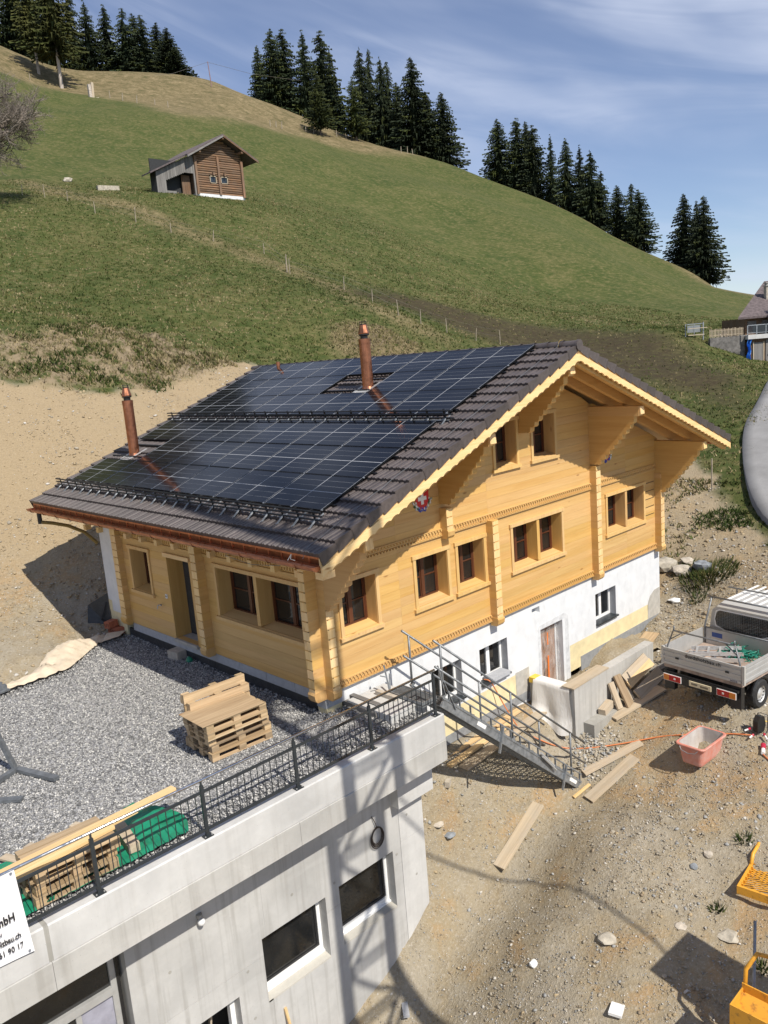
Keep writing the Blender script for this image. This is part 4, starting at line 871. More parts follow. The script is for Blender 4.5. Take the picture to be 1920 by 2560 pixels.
# eave: copper vent comb, gutter, hooks, downpipe
mb = MB(); X = XE0 + .01
mb.box(X + .012, X + .02, YF + .03, YB - .02, 3.06, 3.22, 1); mb.box(X, X + .012, YF + .03, YB - .02, 3.19, 3.225, 0); mb.box(X, X + .012, YF + .03, YB - .02, 3.06, 3.095, 0)
y = YF + .3
while y < YB: mb.box(X, X + .012, y, y + .035, 3.095, 3.19, 0); y += .38
hp('copper_vent_comb', mb, [MT['copper'], MT['copper_d']])
def gutter(cx, cz, y0, y1):
    mb = MB(); n = 9; ro, ri = .085, .079; pts = [(cx + ro * math.cos(math.pi + math.pi * k / n), cz + ro * math.sin(math.pi + math.pi * k / n)) for k in range(n + 1)] + [(cx + ri * math.cos(2 * math.pi - math.pi * k / n), cz + ri * math.sin(2 * math.pi - math.pi * k / n)) for k in range(n + 1)]
    m_ = len(pts); vs = [(p[0], y0, p[1]) for p in pts] + [(p[0], y1, p[1]) for p in pts]; fs = [(i, i + m_, (i + 1) % m_ + m_, (i + 1) % m_) for i in range(m_)]
    mb.add(vs, fs); mb.tube([(cx - ro, y0, cz), (cx - ro, y1, cz)], .011, 6)
    half = [(cx + ro * math.cos(math.pi + math.pi * k / n), cz + ro * math.sin(math.pi + math.pi * k / n)) for k in range(n + 1)]
    mb.prism(half, y0 - .004, y0); mb.prism(half, y1, y1 + .004); return mb
gut = hp('gutter', gutter(XE0 - .075, 3.09, YF + .03, YB + .02), MT['copper']); hp('gutter', gutter(XE1 + .075, 3.09, YF + .03, YB), MT['copper'])
hk = MB(); hk.tube([(XE0 + .0, 0, 3.09), (XE0 - .02, 0, 3.01), (XE0 - .075, 0, 2.995), (XE0 - .14, 0, 3.02), (XE0 - .17, 0, 3.10)], .008, 5); hkm = hk.mesh('gutter_hook', MT['copper_d'])
y = YF + .5
while y < YB: put('gutter_hook', hkm, gut, (0, y, 0)); y += .82
mb = MB(); mb.tube([(XE0 - .06, 9.98, 3.0), (XE0 - .06, 9.98, 2.72)], .058, 10, 1); mb.tube([(XE0 - .05, 9.97, 2.76), (-.95, 9.85, 2.70), (-.62, 9.65, 2.58), (-.3, 9.42, 2.36), (-.06, 9.24, 2.02)], .047, 10, 0)
hp('downpipe', mb, [flat('ochre_lacquered_pipe', (.22, .15, .04), .45, .3), MT['black']])
# chimneys and vent
def chimney(x, y, z, H, r=.142):
    mb = MB(); mb.lathe((x, y, z - .15), [(r + .03, 0), (r + .02, .14), (r, .20), (r, H - .36), (r + .006, H - .36), (r + .006, H - .24), (r - .02, H - .235)], 20)
    c = hp('chimney', mb, MT['copper'], smooth=False)
    mb = MB(); mb.lathe((x, y, z), [(r - .05, H - .39), (r - .05, H - .32), (r - .012, H - .30), (r - .012, H - .27)], 16); hp('neck', mb, MT['black'], c)
    mb = MB(); mb.lathe((x, y, z), [(r - .008, H - .275), (r - .004, H - .25), (r - .055, H - .05), (r - .06, H - .05)], 8); hp('cowl', mb, MT['copper'], c)
    mb = MB(); mb.lathe((x, y, z), [(r - .055, H - .052), (r - .055, H - .03), (r - .08, H - .03)], 12)
    for k in range(4): a = k * 1.57 + .4; mb.tube([(x + .08 * math.cos(a), y + .08 * math.sin(a), z + H - .04), (x + .085 * math.cos(a), y + .085 * math.sin(a), z + H + .03)], .008, 5)
    mb.tube([(x - .1, y, z + H + .02), (x + .1, y, z + H + .02)], .008, 5); mb.tube([(x, y - .1, z + H + .02), (x, y + .1, z + H + .02)], .008, 5); hp('cowl_cage', mb, MT['black'], c)
    t0 = (x - XE0) / CT
    mb = MB(); mb.obox(rpos(0, y, t0 - .22, .068), (0, .20, 0), (.13 * CT, 0, .13 * ST_), (-.004 * ST_, 0, .004 * CT)); mb.obox(rpos(0, y - .23, t0, .075), (0, .045, 0), (.30 * CT, 0, .30 * ST_), (-.006 * ST_, 0, .006 * CT)); mb.obox(rpos(0, y + .23, t0, .075), (0, .045, 0), (.30 * CT, 0, .30 * ST_), (-.006 * ST_, 0, .006 * CT))
    hp('flashing', mb, MT['alu'], c)
chimney(1.32, 9.16, 4.235, 1.88); chimney(4.83, 3.28, 5.60, 1.60)
mb = MB(); mb.lathe((6.2, 8.72, 6.0), [(.05, 0), (.05, .30), (.058, .30), (.058, .42), (.04, .43)], 12); hp('roof_vent', mb, MT['copper'])
# lightning wire down the verge
pts = [rpos(0, -1.28 + .012 * math.sin(i * 1.7), t, .085 if i % 2 else .072) for i, t in enumerate(np.arange(.05, 8.3, .197))]
mb = MB(); mb.tube([rpos(0, -1.25, -.06, -.05)] + pts + [(XR, -1.22, ZR + .16)], .0042, 5); mb.tube([(XR + .13 * math.cos(a), -1.24, ZR + .01 + .135 * math.sin(a)) for a in np.linspace(0, math.pi, 8)], .009, 5, 1)
mb.tube([(XE0 - .09, .9, 3.05), (XE0 - .15, .95, 2.98), (-.9, .7, 2.75), (-.6, .2, 2.72)], .005, 5); mb.tube([(XE0 - .05, -1.05, 3.12), (XE0 - .12, -1.02, 3.16), (XE0 - .06, -.97, 3.22), (XE0 - .13, -.95, 3.13)], .007, 5, 2)
hp('lightning_wire', mb, [MT['galv_d'], MT['gold_brass'], MT['galv']])
mb = MB(); [mb.tube([rpos(0, -.70 - .06 * i, .95 + .02 * math.sin(i), .09), rpos(0, -.76 - .06 * i, 1.0 - .02 * math.sin(i), .095)], .005, 4) for i in range(9)]; hp('loose_wire', mb, MT['black'])

# painted shields with flower wreaths on the facade
def shield(cx, cz, s, cross):
    pts = [(cx - s, cz + s), (cx + s, cz + s), (cx + s, cz - .1 * s), (cx + .75 * s, cz - .75 * s), (cx, cz - 1.25 * s), (cx - .75 * s, cz - .75 * s), (cx - s, cz - .1 * s)]
    mb = MB(); mb.prism(pts, -.014, .0)
    o = hp('shield', mb, MT['redp']); k = s * .62; a = s * .2
    if cross:
        mb = MB(); mb.box(cx - a, cx + a, -.018, -.014, cz - k, cz + k); mb.box(cx - k, cx - a, -.018, -.014, cz - a, cz + a); mb.box(cx + a, cx + k, -.018, -.014, cz - a, cz + a); hp('cross', mb, MT['white'], o)
    else:
        mb = MB(); mb.prism([(cx - s, cz + .1 * s), (cx - s, cz - .5 * s), (cx + s, cz + .55 * s), (cx + s, cz + s), (cx + .7 * s, cz + s)], -.017, -.014); hp('diagonal_band', mb, MT['yelp'], o)
        mb = MB(); mb.prism([(cx - .7 * s, cz - .25 * s), (cx - .4 * s, cz + .1 * s), (cx + .35 * s, cz + .75 * s), (cx + .75 * s, cz + .95 * s), (cx + .85 * s, cz + .7 * s), (cx + .5 * s, cz + .5 * s), (cx + .6 * s, cz + .2 * s), (cx + .3 * s, cz + .35 * s), (cx + .05 * s, cz + .1 * s), (cx + .1 * s, cz - .2 * s), (cx - .15 * s, cz - .02 * s), (cx - .4 * s, cz - .2 * s), (cx - .45 * s, cz - .45 * s)], -.021, -.0175); hp('black_beast', mb, MT['ink'], o)
    W_ = [MB(), MB(), MB()]
    for i in range(46):
        a = -math.pi * (.02 + .96 * rnd.random()); r = s * rnd.uniform(1.0, 1.42); x, z = cx + r * math.cos(a) * 1.02, cz + .1 * s + r * 1.05 * math.sin(a)
        q = 1 if -2.2 < a < -.95 and rnd.random() < .75 else (0 if rnd.random() < .72 else 2); n = 6; rr = s * rnd.uniform(.10, .19); y0 = -.016 - .004 * rnd.random()
        poly = [(x + rr * (1 if k % 2 else .45) * math.cos(k * math.pi / n), z + rr * (1 if k % 2 else .45) * math.sin(k * math.pi / n)) for k in range(2 * n)]
        W_[q].prism(poly, y0, -.001)
    for b, m_, nm in zip(W_, ('petal', 'bluep', 'leafp'), ('white_flowers', 'blue_flowers', 'leaves')): hp(nm, b, MT[m_], o)
shield(3.06, 3.34, .205, True); shield(10.42, 3.30, .205, False)

# ------------------------------------------------------------------ concrete building below the terrace
YW = -1.03
gar = thing('concrete_building', 'raw concrete garage building with gravel roof terrace beside the chalet', 'building', (0, 0, 0))
def gp(name, mb, mats, parent=None, **k): return mb.build(name, mats, parent or gar, **k)
def cham(x0, x1, yo, yi, z0, z1): return [(yo, z0), (yo, z1 - .02), (yo + .02, z1), (yi, z1), (yi, z0)]
for a, b in ((-13, -6.31), (-6.25, 1.40)):
    mb = MB(); mb.prism([(-1.78, -.950), (-1.78, -.45), (-1.76, -.43), (-1.52, -.43), (-1.52, -.95)], a, b, 'x'); gp('parapet', mb, MT['conc_l'])
mb = MB(); mb.box(-6.31, -6.25, -1.77, -1.53, -.95, -.44); gp('joint_filler', mb, MT['conc_d'])
for a, b in ((-13, -6.28), (-6.275, -2.2), (-2.195, 1.40)):
    mb = MB(); mb.prism([(-1.79, -1.38), (-1.79, -.970), (-1.765, -.955), (-1.5, -.955), (-1.5, -1.38)], a, b, 'x'); gp('slab_edge', mb, MT['conc'])
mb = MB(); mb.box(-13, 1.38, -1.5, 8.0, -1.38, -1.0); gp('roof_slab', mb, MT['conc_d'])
GH = [(-.96, .45, -4.39, -3.18), (-2.71, -1.29, -4.43, -3.21), (-4.75, -3.27, -6.9, -3.96), (-10.5, -5.06, -7.0, -1.39)]
for a, b, m_, o in ((-13, -5.06, 'conc_wall', 0), (-5.06, -2.62, 'conc_wall', 0), (-2.617, .675, 'conc_wall', .001), (.68, 1.35, 'conc_l', -.004)):
    zj = -3.53 if m_ == 'conc_wall' else -3.10
    for c, d in ((-9, zj - .003), (zj + .003, -1.38)):
        mb = MB()
        for q in rects_minus((a, b, c, d), GH): mb.box(q[0], q[1], YW + o, YW + .30, q[2], q[3])
        if mb.v: gp('wall_panel', mb, MT[m_])
mb = MB(); mb.box(1.05, 1.35, YW + .302, 1.2, -7, -1.38); gp('side_wall', mb, MT['conc_l'])
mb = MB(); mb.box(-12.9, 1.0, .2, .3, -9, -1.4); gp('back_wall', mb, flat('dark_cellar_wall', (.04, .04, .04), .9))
def gwin(q):
    a, b, c, d = q; D = YW + .22; mb = MB(); f = .075
    mb.box(a, a + f, D, D + .07, c + .05, d); mb.box(b - f, b, D, D + .07, c + .05, d); mb.box(a + f, b - f, D, D + .07, d - f, d); mb.box(a + f, b - f, D - .015, D + .07, c + .05, c + .05 + .10); mb.box(a, b, D - .05, D + .07, c + .02, c + .05)
    mb.box(a + f + .0, b - f, D - .022, D - .015, c + .09, c + .098)
    r = gp('window', mb, MT['pvc']); g = MB(); g.box(a + .07, b - .07, D + .03, D + .036, c + .14, d - .07); gp('pane', g, MT['glass'], r)
    g = MB(); g.box(a + f, b - f, D + .018, D + .029, c + .15, c + .20); g.box(b - f - .05, b - f, D + .018, D + .029, c + .20, d - f); gp('gasket', g, MT['black'], r)
    s = MB(); s.prism([(YW - .0, c - .03), (YW - .0, c), (D, c + .022), (D, c - .03)], a, b, 'x'); gp('sill', s, concrete('pitted_concrete_sill', (.46, .44, .39), .3, False), r)
gwin(GH[0]); gwin(GH[1])
a, b, c, d = GH[2]; mb = MB(); mb.box(b - .09, b, YW + .20, YW + .30, c, d); mb.box(a, b - .09, YW + .20, YW + .30, d - .05, d); gp('door_frame', mb, MT['pvc'])
mb = MB(); mb.beam((-3.9, YW + .5, -6.5), (-3.62, YW + .42, -4.3), .12, .03); gp('leaning_board', mb, W['plank_z'])
# glazed front
a, b, c, d = GH[3]; D = YW + .16; mb = MB()
mb.box(b - .20, b - .11, D, D + .08, c, d); mb.box(a, b - .20, D - .02, D + .08, -2.66, -2.53); mb.box(-5.83, -5.75, D, D + .08, c, -2.66); mb.box(a, b - .2, D, D + .08, -1.55, -1.39); mb.box(-8.0, -7.9, D, D + .08, c, -1.55)
gf = gp('glazed_front', mb, MT['alu'])
mb = MB(); mb.box(a, b - .20, D + .04, D + .045, -2.53, -1.55); gp('upper_pane', mb, MT['glass'], gf)
mb = MB(); mb.box(-5.75, b - .20, D + .04, D + .045, c, -2.66); gp('filmed_pane', mb, flat('pane_behind_film', (.30, .30, .36), .12, 0, .25, 2), gf)
mb = MB(); mb.box(a, -5.83, D + .04, D + .045, c, -2.66); gp('lower_pane', mb, MT['glass'], gf)
mb = MB(); mb.box(b - .11, b - .06, D - .02, D + .10, c, d); gp('gasket', mb, MT['black'], gf)
for x, z in ((-3.05, -3.62), (-3.02, -4.55), (-4.4, -2.75), (-1.05, -3.05), (.55, -3.3), (.9, -2.6), (-2.0, -2.75), (1.05, -4.0)):
    mb = MB(); mb.prism([(x + .028 * math.cos(a), z + .028 * math.sin(a)) for a in np.linspace(0, 5.5, 8)], YW - .006, YW); gp('tie_cone', mb, MT['conc_d'])
# wall lamp, cable coil, lath
lamp = thing('wall_lamp', 'small round glass lamp under the concrete overhang', 'lamp', (-3.80, YW, -2.15))
mb = MB(); mb.lathe((0, -.03, .03), [(.05, 0), (.05, .05), (.03, .06)], 10); mb.build('socket', MT['conc_d'], lamp)
mb = MB(); mb.lathe((0, -.075, -.05), [(.02, -.04), (.055, -.02), (.065, .02), (.05, .06), (.02, .075)], 12); mb.build('glass_globe', flat('lamp_glass', (.72, .72, .72), .1, 0, .05), lamp, smooth=True)
coil = thing('cable_coil', 'dark cable hanging in a coil on the concrete wall above the right window', 'cable coil', (.05, YW - .03, -2.62))
mb = MB()
for i in range(5):
    rx, rz, ox, oz = .125 + .012 * i, .175 + .008 * i, rnd.uniform(-.012, .012), -.012 * i
    mb.tube([(ox + rx * math.cos(t), -.012 * (i % 3) - .01, oz + rz * math.sin(t)) for t in np.linspace(0, 6.283, 25)], .0085, 5, cap=False)
mb.build('loops', MT['rope'], coil)
mb = MB(); mb.tube([(-.0, -.01, .17), (-.02, -.02, .26), (-.055, -.005, .36), (-.07, .02, .42)], .009, 5); mb.build('lead', MT['rope'], coil)
mb = MB(); mb.beam((-2.42, YW - .02, -4.75), (-2.36, YW - .42, -6.55), .05, .03); tag(mb.build('lath', W['fresh_z']), 'thin wooden lath leaning on the concrete wall below the windows', 'lath')

# railing on the parapet
rail = thing('railing', 'anthracite metal railing with a steel handrail on the concrete parapet', 'railing', (0, -1.70, -.43))
PX = [1.25, -.42, -2.09, -3.81, -5.51, -7.2, -8.9]
for x in PX:
    mb = MB(); mb.box(x - .028, x + .028, -.018, .018, .0, .82); mb.box(x - .014, x + .014, -.01, .01, .82, .885)
    p = mb.build('post', MT['anth'], rail); mb = MB(); mb.box(x - .075, x + .075, -.06, .05, .002, .016); [mb.lathe((x + sx * .055, -.035, .016), [(.011, 0), (.011, .012)], 6, 1) for sx in (-1, 1)]; mb.build('base_plate', [MT['anth'], MT['alu']], p)
for a, b in zip(PX[:-1], PX[1:]):
    mb = MB(); mb.box(b + .03, a - .03, -.018, .018, .70, .735); mb.build('top_rail', MT['anth'], rail)
    mb = MB(); mb.box(b + .03, a - .03, -.018, .018, .10, .135); mb.build('bottom_rail', MT['anth'], rail)
bal = MB(); bal.box(-.0055, .0055, -.0055, .0055, .136, .70); balm = bal.mesh('baluster', MT['anth'])
for a, b in zip(PX[:-1], PX[1:]):
    for k in range(1, 14): put('baluster', balm, rail, (b + (a - b) * k / 14, 0, 0))
mb = MB(); mb.tube([(-9.2, 0, .905), (1.30, 0, .905)], .022, 10); mb.build('handrail', MT['steel'], rail, smooth=True)

# banner tied to the railing
ban = thing('banner', 'white company banner with black lettering tied to the railing at the left', 'banner', (-6.47, -1.83, -.62))
vs = []; fs = []; nu, nv = 12, 10; BWid, BHt = 2.6, 1.12
for i in range(nu + 1):
    for j in range(nv + 1):
        u_, v_ = i / nu, j / nv; vs.append((-BWid * u_ - .04 * v_ * (1 - u_), .012 * math.sin(u_ * 9 + v_ * 3) - .0 + .10 * v_, BHt * v_ + .03 * math.sin(u_ * 5) * (1 - v_) - .02))
for i in range(nu):
    for j in range(nv): q = i * (nv + 1) + j; fs.append((q, q + 1, q + nv + 2, q + nv + 1))
mb = MB(); mb.add(vs, fs); mb.build('sheet', MT['banner'], ban, smooth=True)
def btext(t, size, x, z, bold=.0, sp=1.0):
    me = text_mesh(t, size, MT['ink'], bold, .001, 'RIGHT', sp); o = put('lettering', me, ban, (x, -.02 + .10 * z / BHt - .006, z)); o.rotation_euler = (R_(90) - math.atan(.10 / BHt), 0, 0); o.scale = (.74, 1, 1); return o
btext('GmbH', .150, -.145, .50, .004, 1.05); btext('Holzbau', .085, -.33, .385, .001); btext('dundsholzbau.ch', .105, -.12, .255, .002); btext('761 90 17', .105, -.115, .120, .002, 1.08)
mb = MB(); mb.tube([(-.60 + .07 * math.cos(a) * (1 - .05 * a), -.03, .76 + .05 * math.sin(a)) for a in np.linspace(.3, 7.2, 22)], .012, 5); mb.build('emblem', MT['ink'], ban)
for p in ((-.03, .0, .03), (-.06, .10, 1.08)):
    mb = MB(); mb.lathe((p[0] - .03, p[1] - .02, p[2]), [(.016, 0), (.016, .01)], 8); mb.build('eyelet', MT['galv'], ban)

# ------------------------------------------------------------------ outdoor stair from the terrace down to the yard
st = thing('metal_stair', 'galvanised steel stair with tube railings leading from terrace to yard', 'stair', (1.65, -1.56, -.26), R_(-3.93))
SL = R_(40.4); cs, sn = math.cos(SL), math.sin(SL); SW = .91
sp = lambda s, h=0.0, y=0.0: (s * cs, y, -s * sn + h)
for y in (0, SW):
    mb = MB(); mb.beam(sp(-.05, -.10, y), sp(5.55, -.10, y), .045, .20, (0, 0, 1)); mb.beam(sp(-.05, -.02, y), sp(5.55, -.02, y), .07, .02); mb.build('stringer', MT['galv'], st)
tr = MB()
tr.box(-.13, -.11, .03, SW - .03, -.04, .0); tr.box(.11, .13, .03, SW - .03, -.04, 0)
for k in range(9): yy = .05 + (SW - .1) * k / 8; tr.box(-.11, .11, yy - .006, yy + .006, -.03, -.002)
for k in range(1, 6): xx = -.11 + .22 * k / 6; tr.box(xx - .005, xx + .005, .03, SW - .03, -.03, -.002)
trm = tr.mesh('tread', MT['galv_d'])
for i in range(14): s = .18 + i * .385; p = sp(s, -.05); put('tread', trm, st, p)
# expanded-metal underside
mb = MB()
for k in range(46): s = .05 + 5.4 * k / 46; mb.beam(sp(s, -.235, .03), sp(s, -.235, SW - .03), .012, .012)
for k in range(13): y = .05 + (SW - .1) * k / 12; mb.beam(sp(0, -.235, y), sp(5.45, -.235, y), .010, .010)
mb.build('mesh_underside', MT['galv_d'], st)
for y in (0, SW):
    for s in (.0, 2.52, 5.06):
        mb = MB(); mb.tube([sp(s, -.10, y), sp(s, 1.09, y)], .0235, 8); p = mb.build('rail_post', MT['tubeg'], st, smooth=True)
        mb = MB(); mb.beam(sp(s - .06, -.02, y), sp(s + .06, .10, y), .06, .05); mb.build('clamp', MT['galv'], p)
    for h in (1.09, .56):
        mb = MB(); mb.tube([sp(-.22, h, y), sp(5.75 if y == 0 else 5.3, h, y)], .0235, 8); mb.build('handrail' if h > 1 else 'mid_rail', MT['tubeg'], st, smooth=True)
mb = MB(); mb.tube([sp(.1, .20, -.02), sp(5.5, .20, -.02)], .019, 6); mb.build('toe_rail', MT['galv'], st)
for i in range(15):
    mb = MB(); s = .16 + i * .375; mb.beam(sp(s, -.02, -.02), sp(s, .20, -.02), .045, .012); mb.build('toe_rail_bracket', MT['galv'], st)
for s in (2.1, 4.75):
    mb = MB(); mb.beam(sp(s, .18, -.05), sp(s - .22, -.50, -.05), .05, .03); mb.build('stay', MT['galv'], st)
mb = MB(); mb.tube([sp(3.6, .10, -.06), sp(4.15, -.02, -.06)], .03, 8); mb.tube([sp(3.62, .03, -.09), sp(4.2, -.09, -.09)], .022, 8); mb.build('damper', MT['alu'], st)
for s in (1.15, 4.95):
    mb = MB(); mb.beam(sp(s, -.08, -.026), sp(s + .30, -.08, -.026), .004, .10); mb.build('type_label', MT['white'], st)
mb = MB(); mb.beam(sp(.02, .10, -.03), sp(-.12, .62, .0), .05, .012); mb.beam(sp(.0, .35, -.03), sp(.35, -.10, -.04), .05, .012); mb.beam(sp(.1, .1, .0), sp(.6, .25, .5), .02, .02); mb.build('hinge_brackets', MT['galv'], st)
land = thing('stair_landing', 'short steel grating landing resting on the pale ledge at the stair head', 'landing', (1.12, -1.50, -.20))
mb = MB(); mb.box(0, .40, 0, .92, -.06, -.045); [mb.box(a, b, c, d, -.09, .02) for a, b, c, d in ((0, .02, 0, .92), (.38, .40, 0, .92), (.02, .38, 0, .02), (.02, .38, .90, .92))]
mb.build('frame', MT['galv'], land); mb = MB()
for k in range(22): mb.box(.02, .38, .03 + .04 * k, .042 + .04 * k, -.03, .0)
for k in range(9): mb.box(.05 + .04 * k, .058 + .04 * k, .02, .90, -.03, -.001)
mb.build('grating', MT['galv_d'], land)
mb = MB(); mb.beam((.05, .95, .0), (.0, 1.0, .55), .04, .03); mb.beam((.05, .95, .0), (.16, 1.02, .32), .04, .02); mb.beam((.02, .97, .3), (-.14, .98, .38), .02, .02); mb.build('folding_arm', MT['galv'], land)
mb = MB(); mb.box(.48, 1.46, -1.28, -.06, -2.2, -.30); mb.box(.46, 1.48, -1.30, -.06, -.299, -.26)
tag(mb.build('pale_ledge', MT['conc_l']), 'pale concrete ledge under the stair landing at the chalet corner', 'ledge')
mb = MB(); mb.obox((1.02, -.62, -.215), (.05, 0, 0), (0, .28, 0), (0, 0, .04)); tag(mb.build('beige_block', MT['block'], rz=0), 'long beige block lying on the pale ledge beside the landing', 'block')

# planks -----------------------------------------------------------------
def gz1(x, y): return float(ground_z([x], [y])[0])
def plank(label, p, q, wd, th=.035, mat='plank', cat='plank', name='plank', z=None, up=(0, 0, 1), group=None, lift=.02):
    """a board between two end points (x,y[,z])"""
    p = Vector(p if len(p) == 3 else (p[0], p[1], gz1(*p) + lift)); q = Vector(q if len(q) == 3 else (q[0], q[1], gz1(*q) + lift))
    c = (p + q) / 2; d = (q - p); L = d.length; mb = MB(); mb.box(-L / 2, L / 2, -wd / 2, wd / 2, -th / 2, th / 2)
    o = mb.build(name, W[mat + '_x']); X = d.normalized(); Y = Vector(up).cross(X).normalized(); Z = X.cross(Y)
    m_ = Matrix((X, Y, Z)).transposed().to_4x4(); m_.translation = c; o.matrix_world = m_
    return tag(o, label, cat, group)
plank('grey scaffold board lying alone in the middle of the yard', (3.01, -1.56), (4.58, -1.52), .29, .05, lift=.12)
plank('pale board lying in front of the stair foot, nearest the camera', (5.46, -2.28), (6.78, -2.72), .30, .045, lift=.05)
plank('pale board lying behind the one at the stair foot', (5.95, -1.85), (7.25, -2.62), .24, .045, lift=.06)
plank('short lath beside the stair foot', (5.36, -1.95), (5.84, -2.08), .07, .03, 'fresh', lift=.05)
plank('yellowish board along the chalet base, nearest the wall', (3.0, -.13, -2.60), (5.95, -.10, -2.50), .16, .05, 'fresh')
plank('grey board along the chalet base, outer one of three', (3.15, -.60, -2.72), (6.45, -.46, -2.62), .26, .04)
plank('yellowish board along the chalet base, between wall board and grey board', (2.95, -.36, -2.66), (5.3, -.30, -2.55), .14, .06, 'fresh')
plank('long grey board lying along the foot of the small concrete wall', (7.62, -1.64), (9.24, -2.14), .32, .05, lift=.05)
plank('short squared timber on the footing of the small concrete wall', (7.42, -1.48, -2.79), (7.92, -1.42, -2.72), .19, .18, 'plank', 'timber', 'squared_timber')
for i, (b0, t0, wd, lab) in enumerate((((7.98, -1.66), (8.02, -1.38, -2.22), .20, 'leaning board, leftmost of those propped on the small concrete wall'), ((8.22, -1.82), (8.28, -1.40, -2.10), .27, 'reddish board propped on the small concrete wall, wide and upright'), ((8.48, -1.72), (8.6, -1.38, -2.25), .18, 'narrow pale board propped on the small concrete wall right of the reddish one'))):
    plank(lab, (b0[0], b0[1], gz1(*b0) + .04), t0, wd, .05, 'plank' if i != 1 else 'pallet', up=(0, -.6, .8))
for i, (zo, yo, w_, lab) in enumerate(((.05, -1.83, .26, 'lowest of the three boards leaning lengthwise on the small wall'), (.30, -1.60, .16, 'middle one of the three boards leaning lengthwise on the small wall'), (.46, -1.50, .14, 'top one of the three boards leaning lengthwise on the small wall'))):
    p = (8.55 - .05 * i, yo, gz1(8.5, -1.8) + zo + .12); q = (9.75 - .1 * i, yo - .02, gz1(9.6, -1.8) + zo + .12); plank(lab, p, q, w_ + .06, .06, 'plank' if i != 1 else 'fresh', up=(0, -.75, .65))
plank('dark beam in the shade between small wall and truck', (9.75, -1.62), (10.5, -1.75), .22, .14, 'grey', 'timber', 'squared_timber', lift=.07)
plank('dark short plank in the shade left of the truck bumper', (9.35, -2.25), (10.1, -2.3), .20, .05, 'grey', lift=.04)
plank('broad pale board lying on the soil behind the small wall', (11.1, -.55), (12.1, -.35), .42, .03, 'pallet', lift=.05)
plank('weathered timber at the chalet corner, outer one', (.52, .25, -.36), (.50, -.90, -.36), .12, .11, 'grey', 'timber', 'squared_timber'); plank('weathered timber at the chalet corner, beside the pale ledge', (.68, .20, -.30), (.66, -.75, -.30), .12, .13, 'grey', 'timber', 'squared_timber')

# small retaining wall with its film -----------------------------------------
rw = thing('retaining_wall', 'small L shaped concrete retaining wall beside the basement door', 'wall', (6.47, -1.33, -1.87))
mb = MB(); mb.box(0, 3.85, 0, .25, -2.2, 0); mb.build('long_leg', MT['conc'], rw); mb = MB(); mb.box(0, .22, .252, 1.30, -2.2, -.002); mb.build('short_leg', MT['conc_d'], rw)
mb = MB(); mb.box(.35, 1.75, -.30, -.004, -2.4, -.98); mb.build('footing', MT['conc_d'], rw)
mb = MB(); mb.box(-.02, .24, 1.13, 1.31, -.12, .02); mb.build('edge_guard', flat('yellow_edge_guard', (.75, .50, .05), .5), rw)
vs = []; fs = []
for i in range(15):
    for j in range(17):
        u_, v_ = i / 14, j / 16; y = .12 + 1.05 * u_
        if v_ < .15: x, z = .24 - .28 * v_ / .15, .018
        else: k_ = (v_ - .15) / .85; x, z = -.04 - .10 * k_ - .35 * max(0, k_ - .72) + .045 * math.sin(u_ * 11 + k_ * 2) * k_, .018 - (1.0 + .18 * math.sin(u_ * 4.4 + .5)) * k_
        vs.append((x, y - .25 * (v_ ** 2) * (1 - u_) * .6, z))
for i in range(14):
    for j in range(16): a = i * 17 + j; fs.append((a, a + 1, a + 18, a + 17))
mb = MB(); mb.add(vs, fs); o = mb.build('white_film', MT['film_w'], None, (6.47, -1.33, -1.87), smooth=True); tag(o, 'white plastic film draped over the end of the small concrete wall', 'plastic sheet')
plank('brown formwork board lying on top of the small concrete wall', (6.42, -1.18, -1.845), (8.05, -1.16, -1.845), .34, .03, 'plank')
V = []; F = []; nx_, ny_ = 34, 9
for i in range(nx_):
    for j in range(ny_):
        x = 7.05 + 5.2 * i / (nx_ - 1); y = -1.09 + 1.14 * j / (ny_ - 1); z = np.interp(x, [7.05, 8.3, 9.0, 9.8, 10.5, 11.3, 12.25], [-3.2, -3.0, -2.65, -2.24, -2.12, -2.25, -2.5]) + (fbm(np.array([x]), np.array([y]), 1.7, 5)[0] - .5) * .42 - .25 * max(0, (x - 10.3) / 2) * (1 - j / (ny_ - 1)); V.append((x, y, z))
for i in range(nx_ - 1):
    for j in range(ny_ - 1): a = i * ny_ + j; F.append((a, a + ny_, a + ny_ + 1, a + 1))
kind(bulk('backfill_soil', V, F, MT['ground'], smooth=True), 'structure')
x = nr.uniform(6.2, 7.2, 500); y = nr.uniform(-.9, -.02, 500); z = ground_z(x, y)
kind(stones('grey_rubble', 5.2 + x * .22 + 0, y, ground_z(5.2 + x * .22, y) + .03 + nr.random(500) * .12 * (1 - np.abs(y + .45) / .5), nr.uniform(.015, .06, 500), ICO, ICF, [st_m[2], st_m[0]], nr.choice(2, 500)), 'stuff')
x = nr.normal(6.55, .35, 400); y = nr.normal(-1.75, .25, 400); kind(stones('broken_concrete_rubble', x, y, ground_z(x, y) + .02, nr.uniform(.012, .05, 400), ICO, ICF, [st_m[2], st_m[0], st_m[3]], nr.choice(3, 400, p=(.4, .45, .15))), 'stuff')

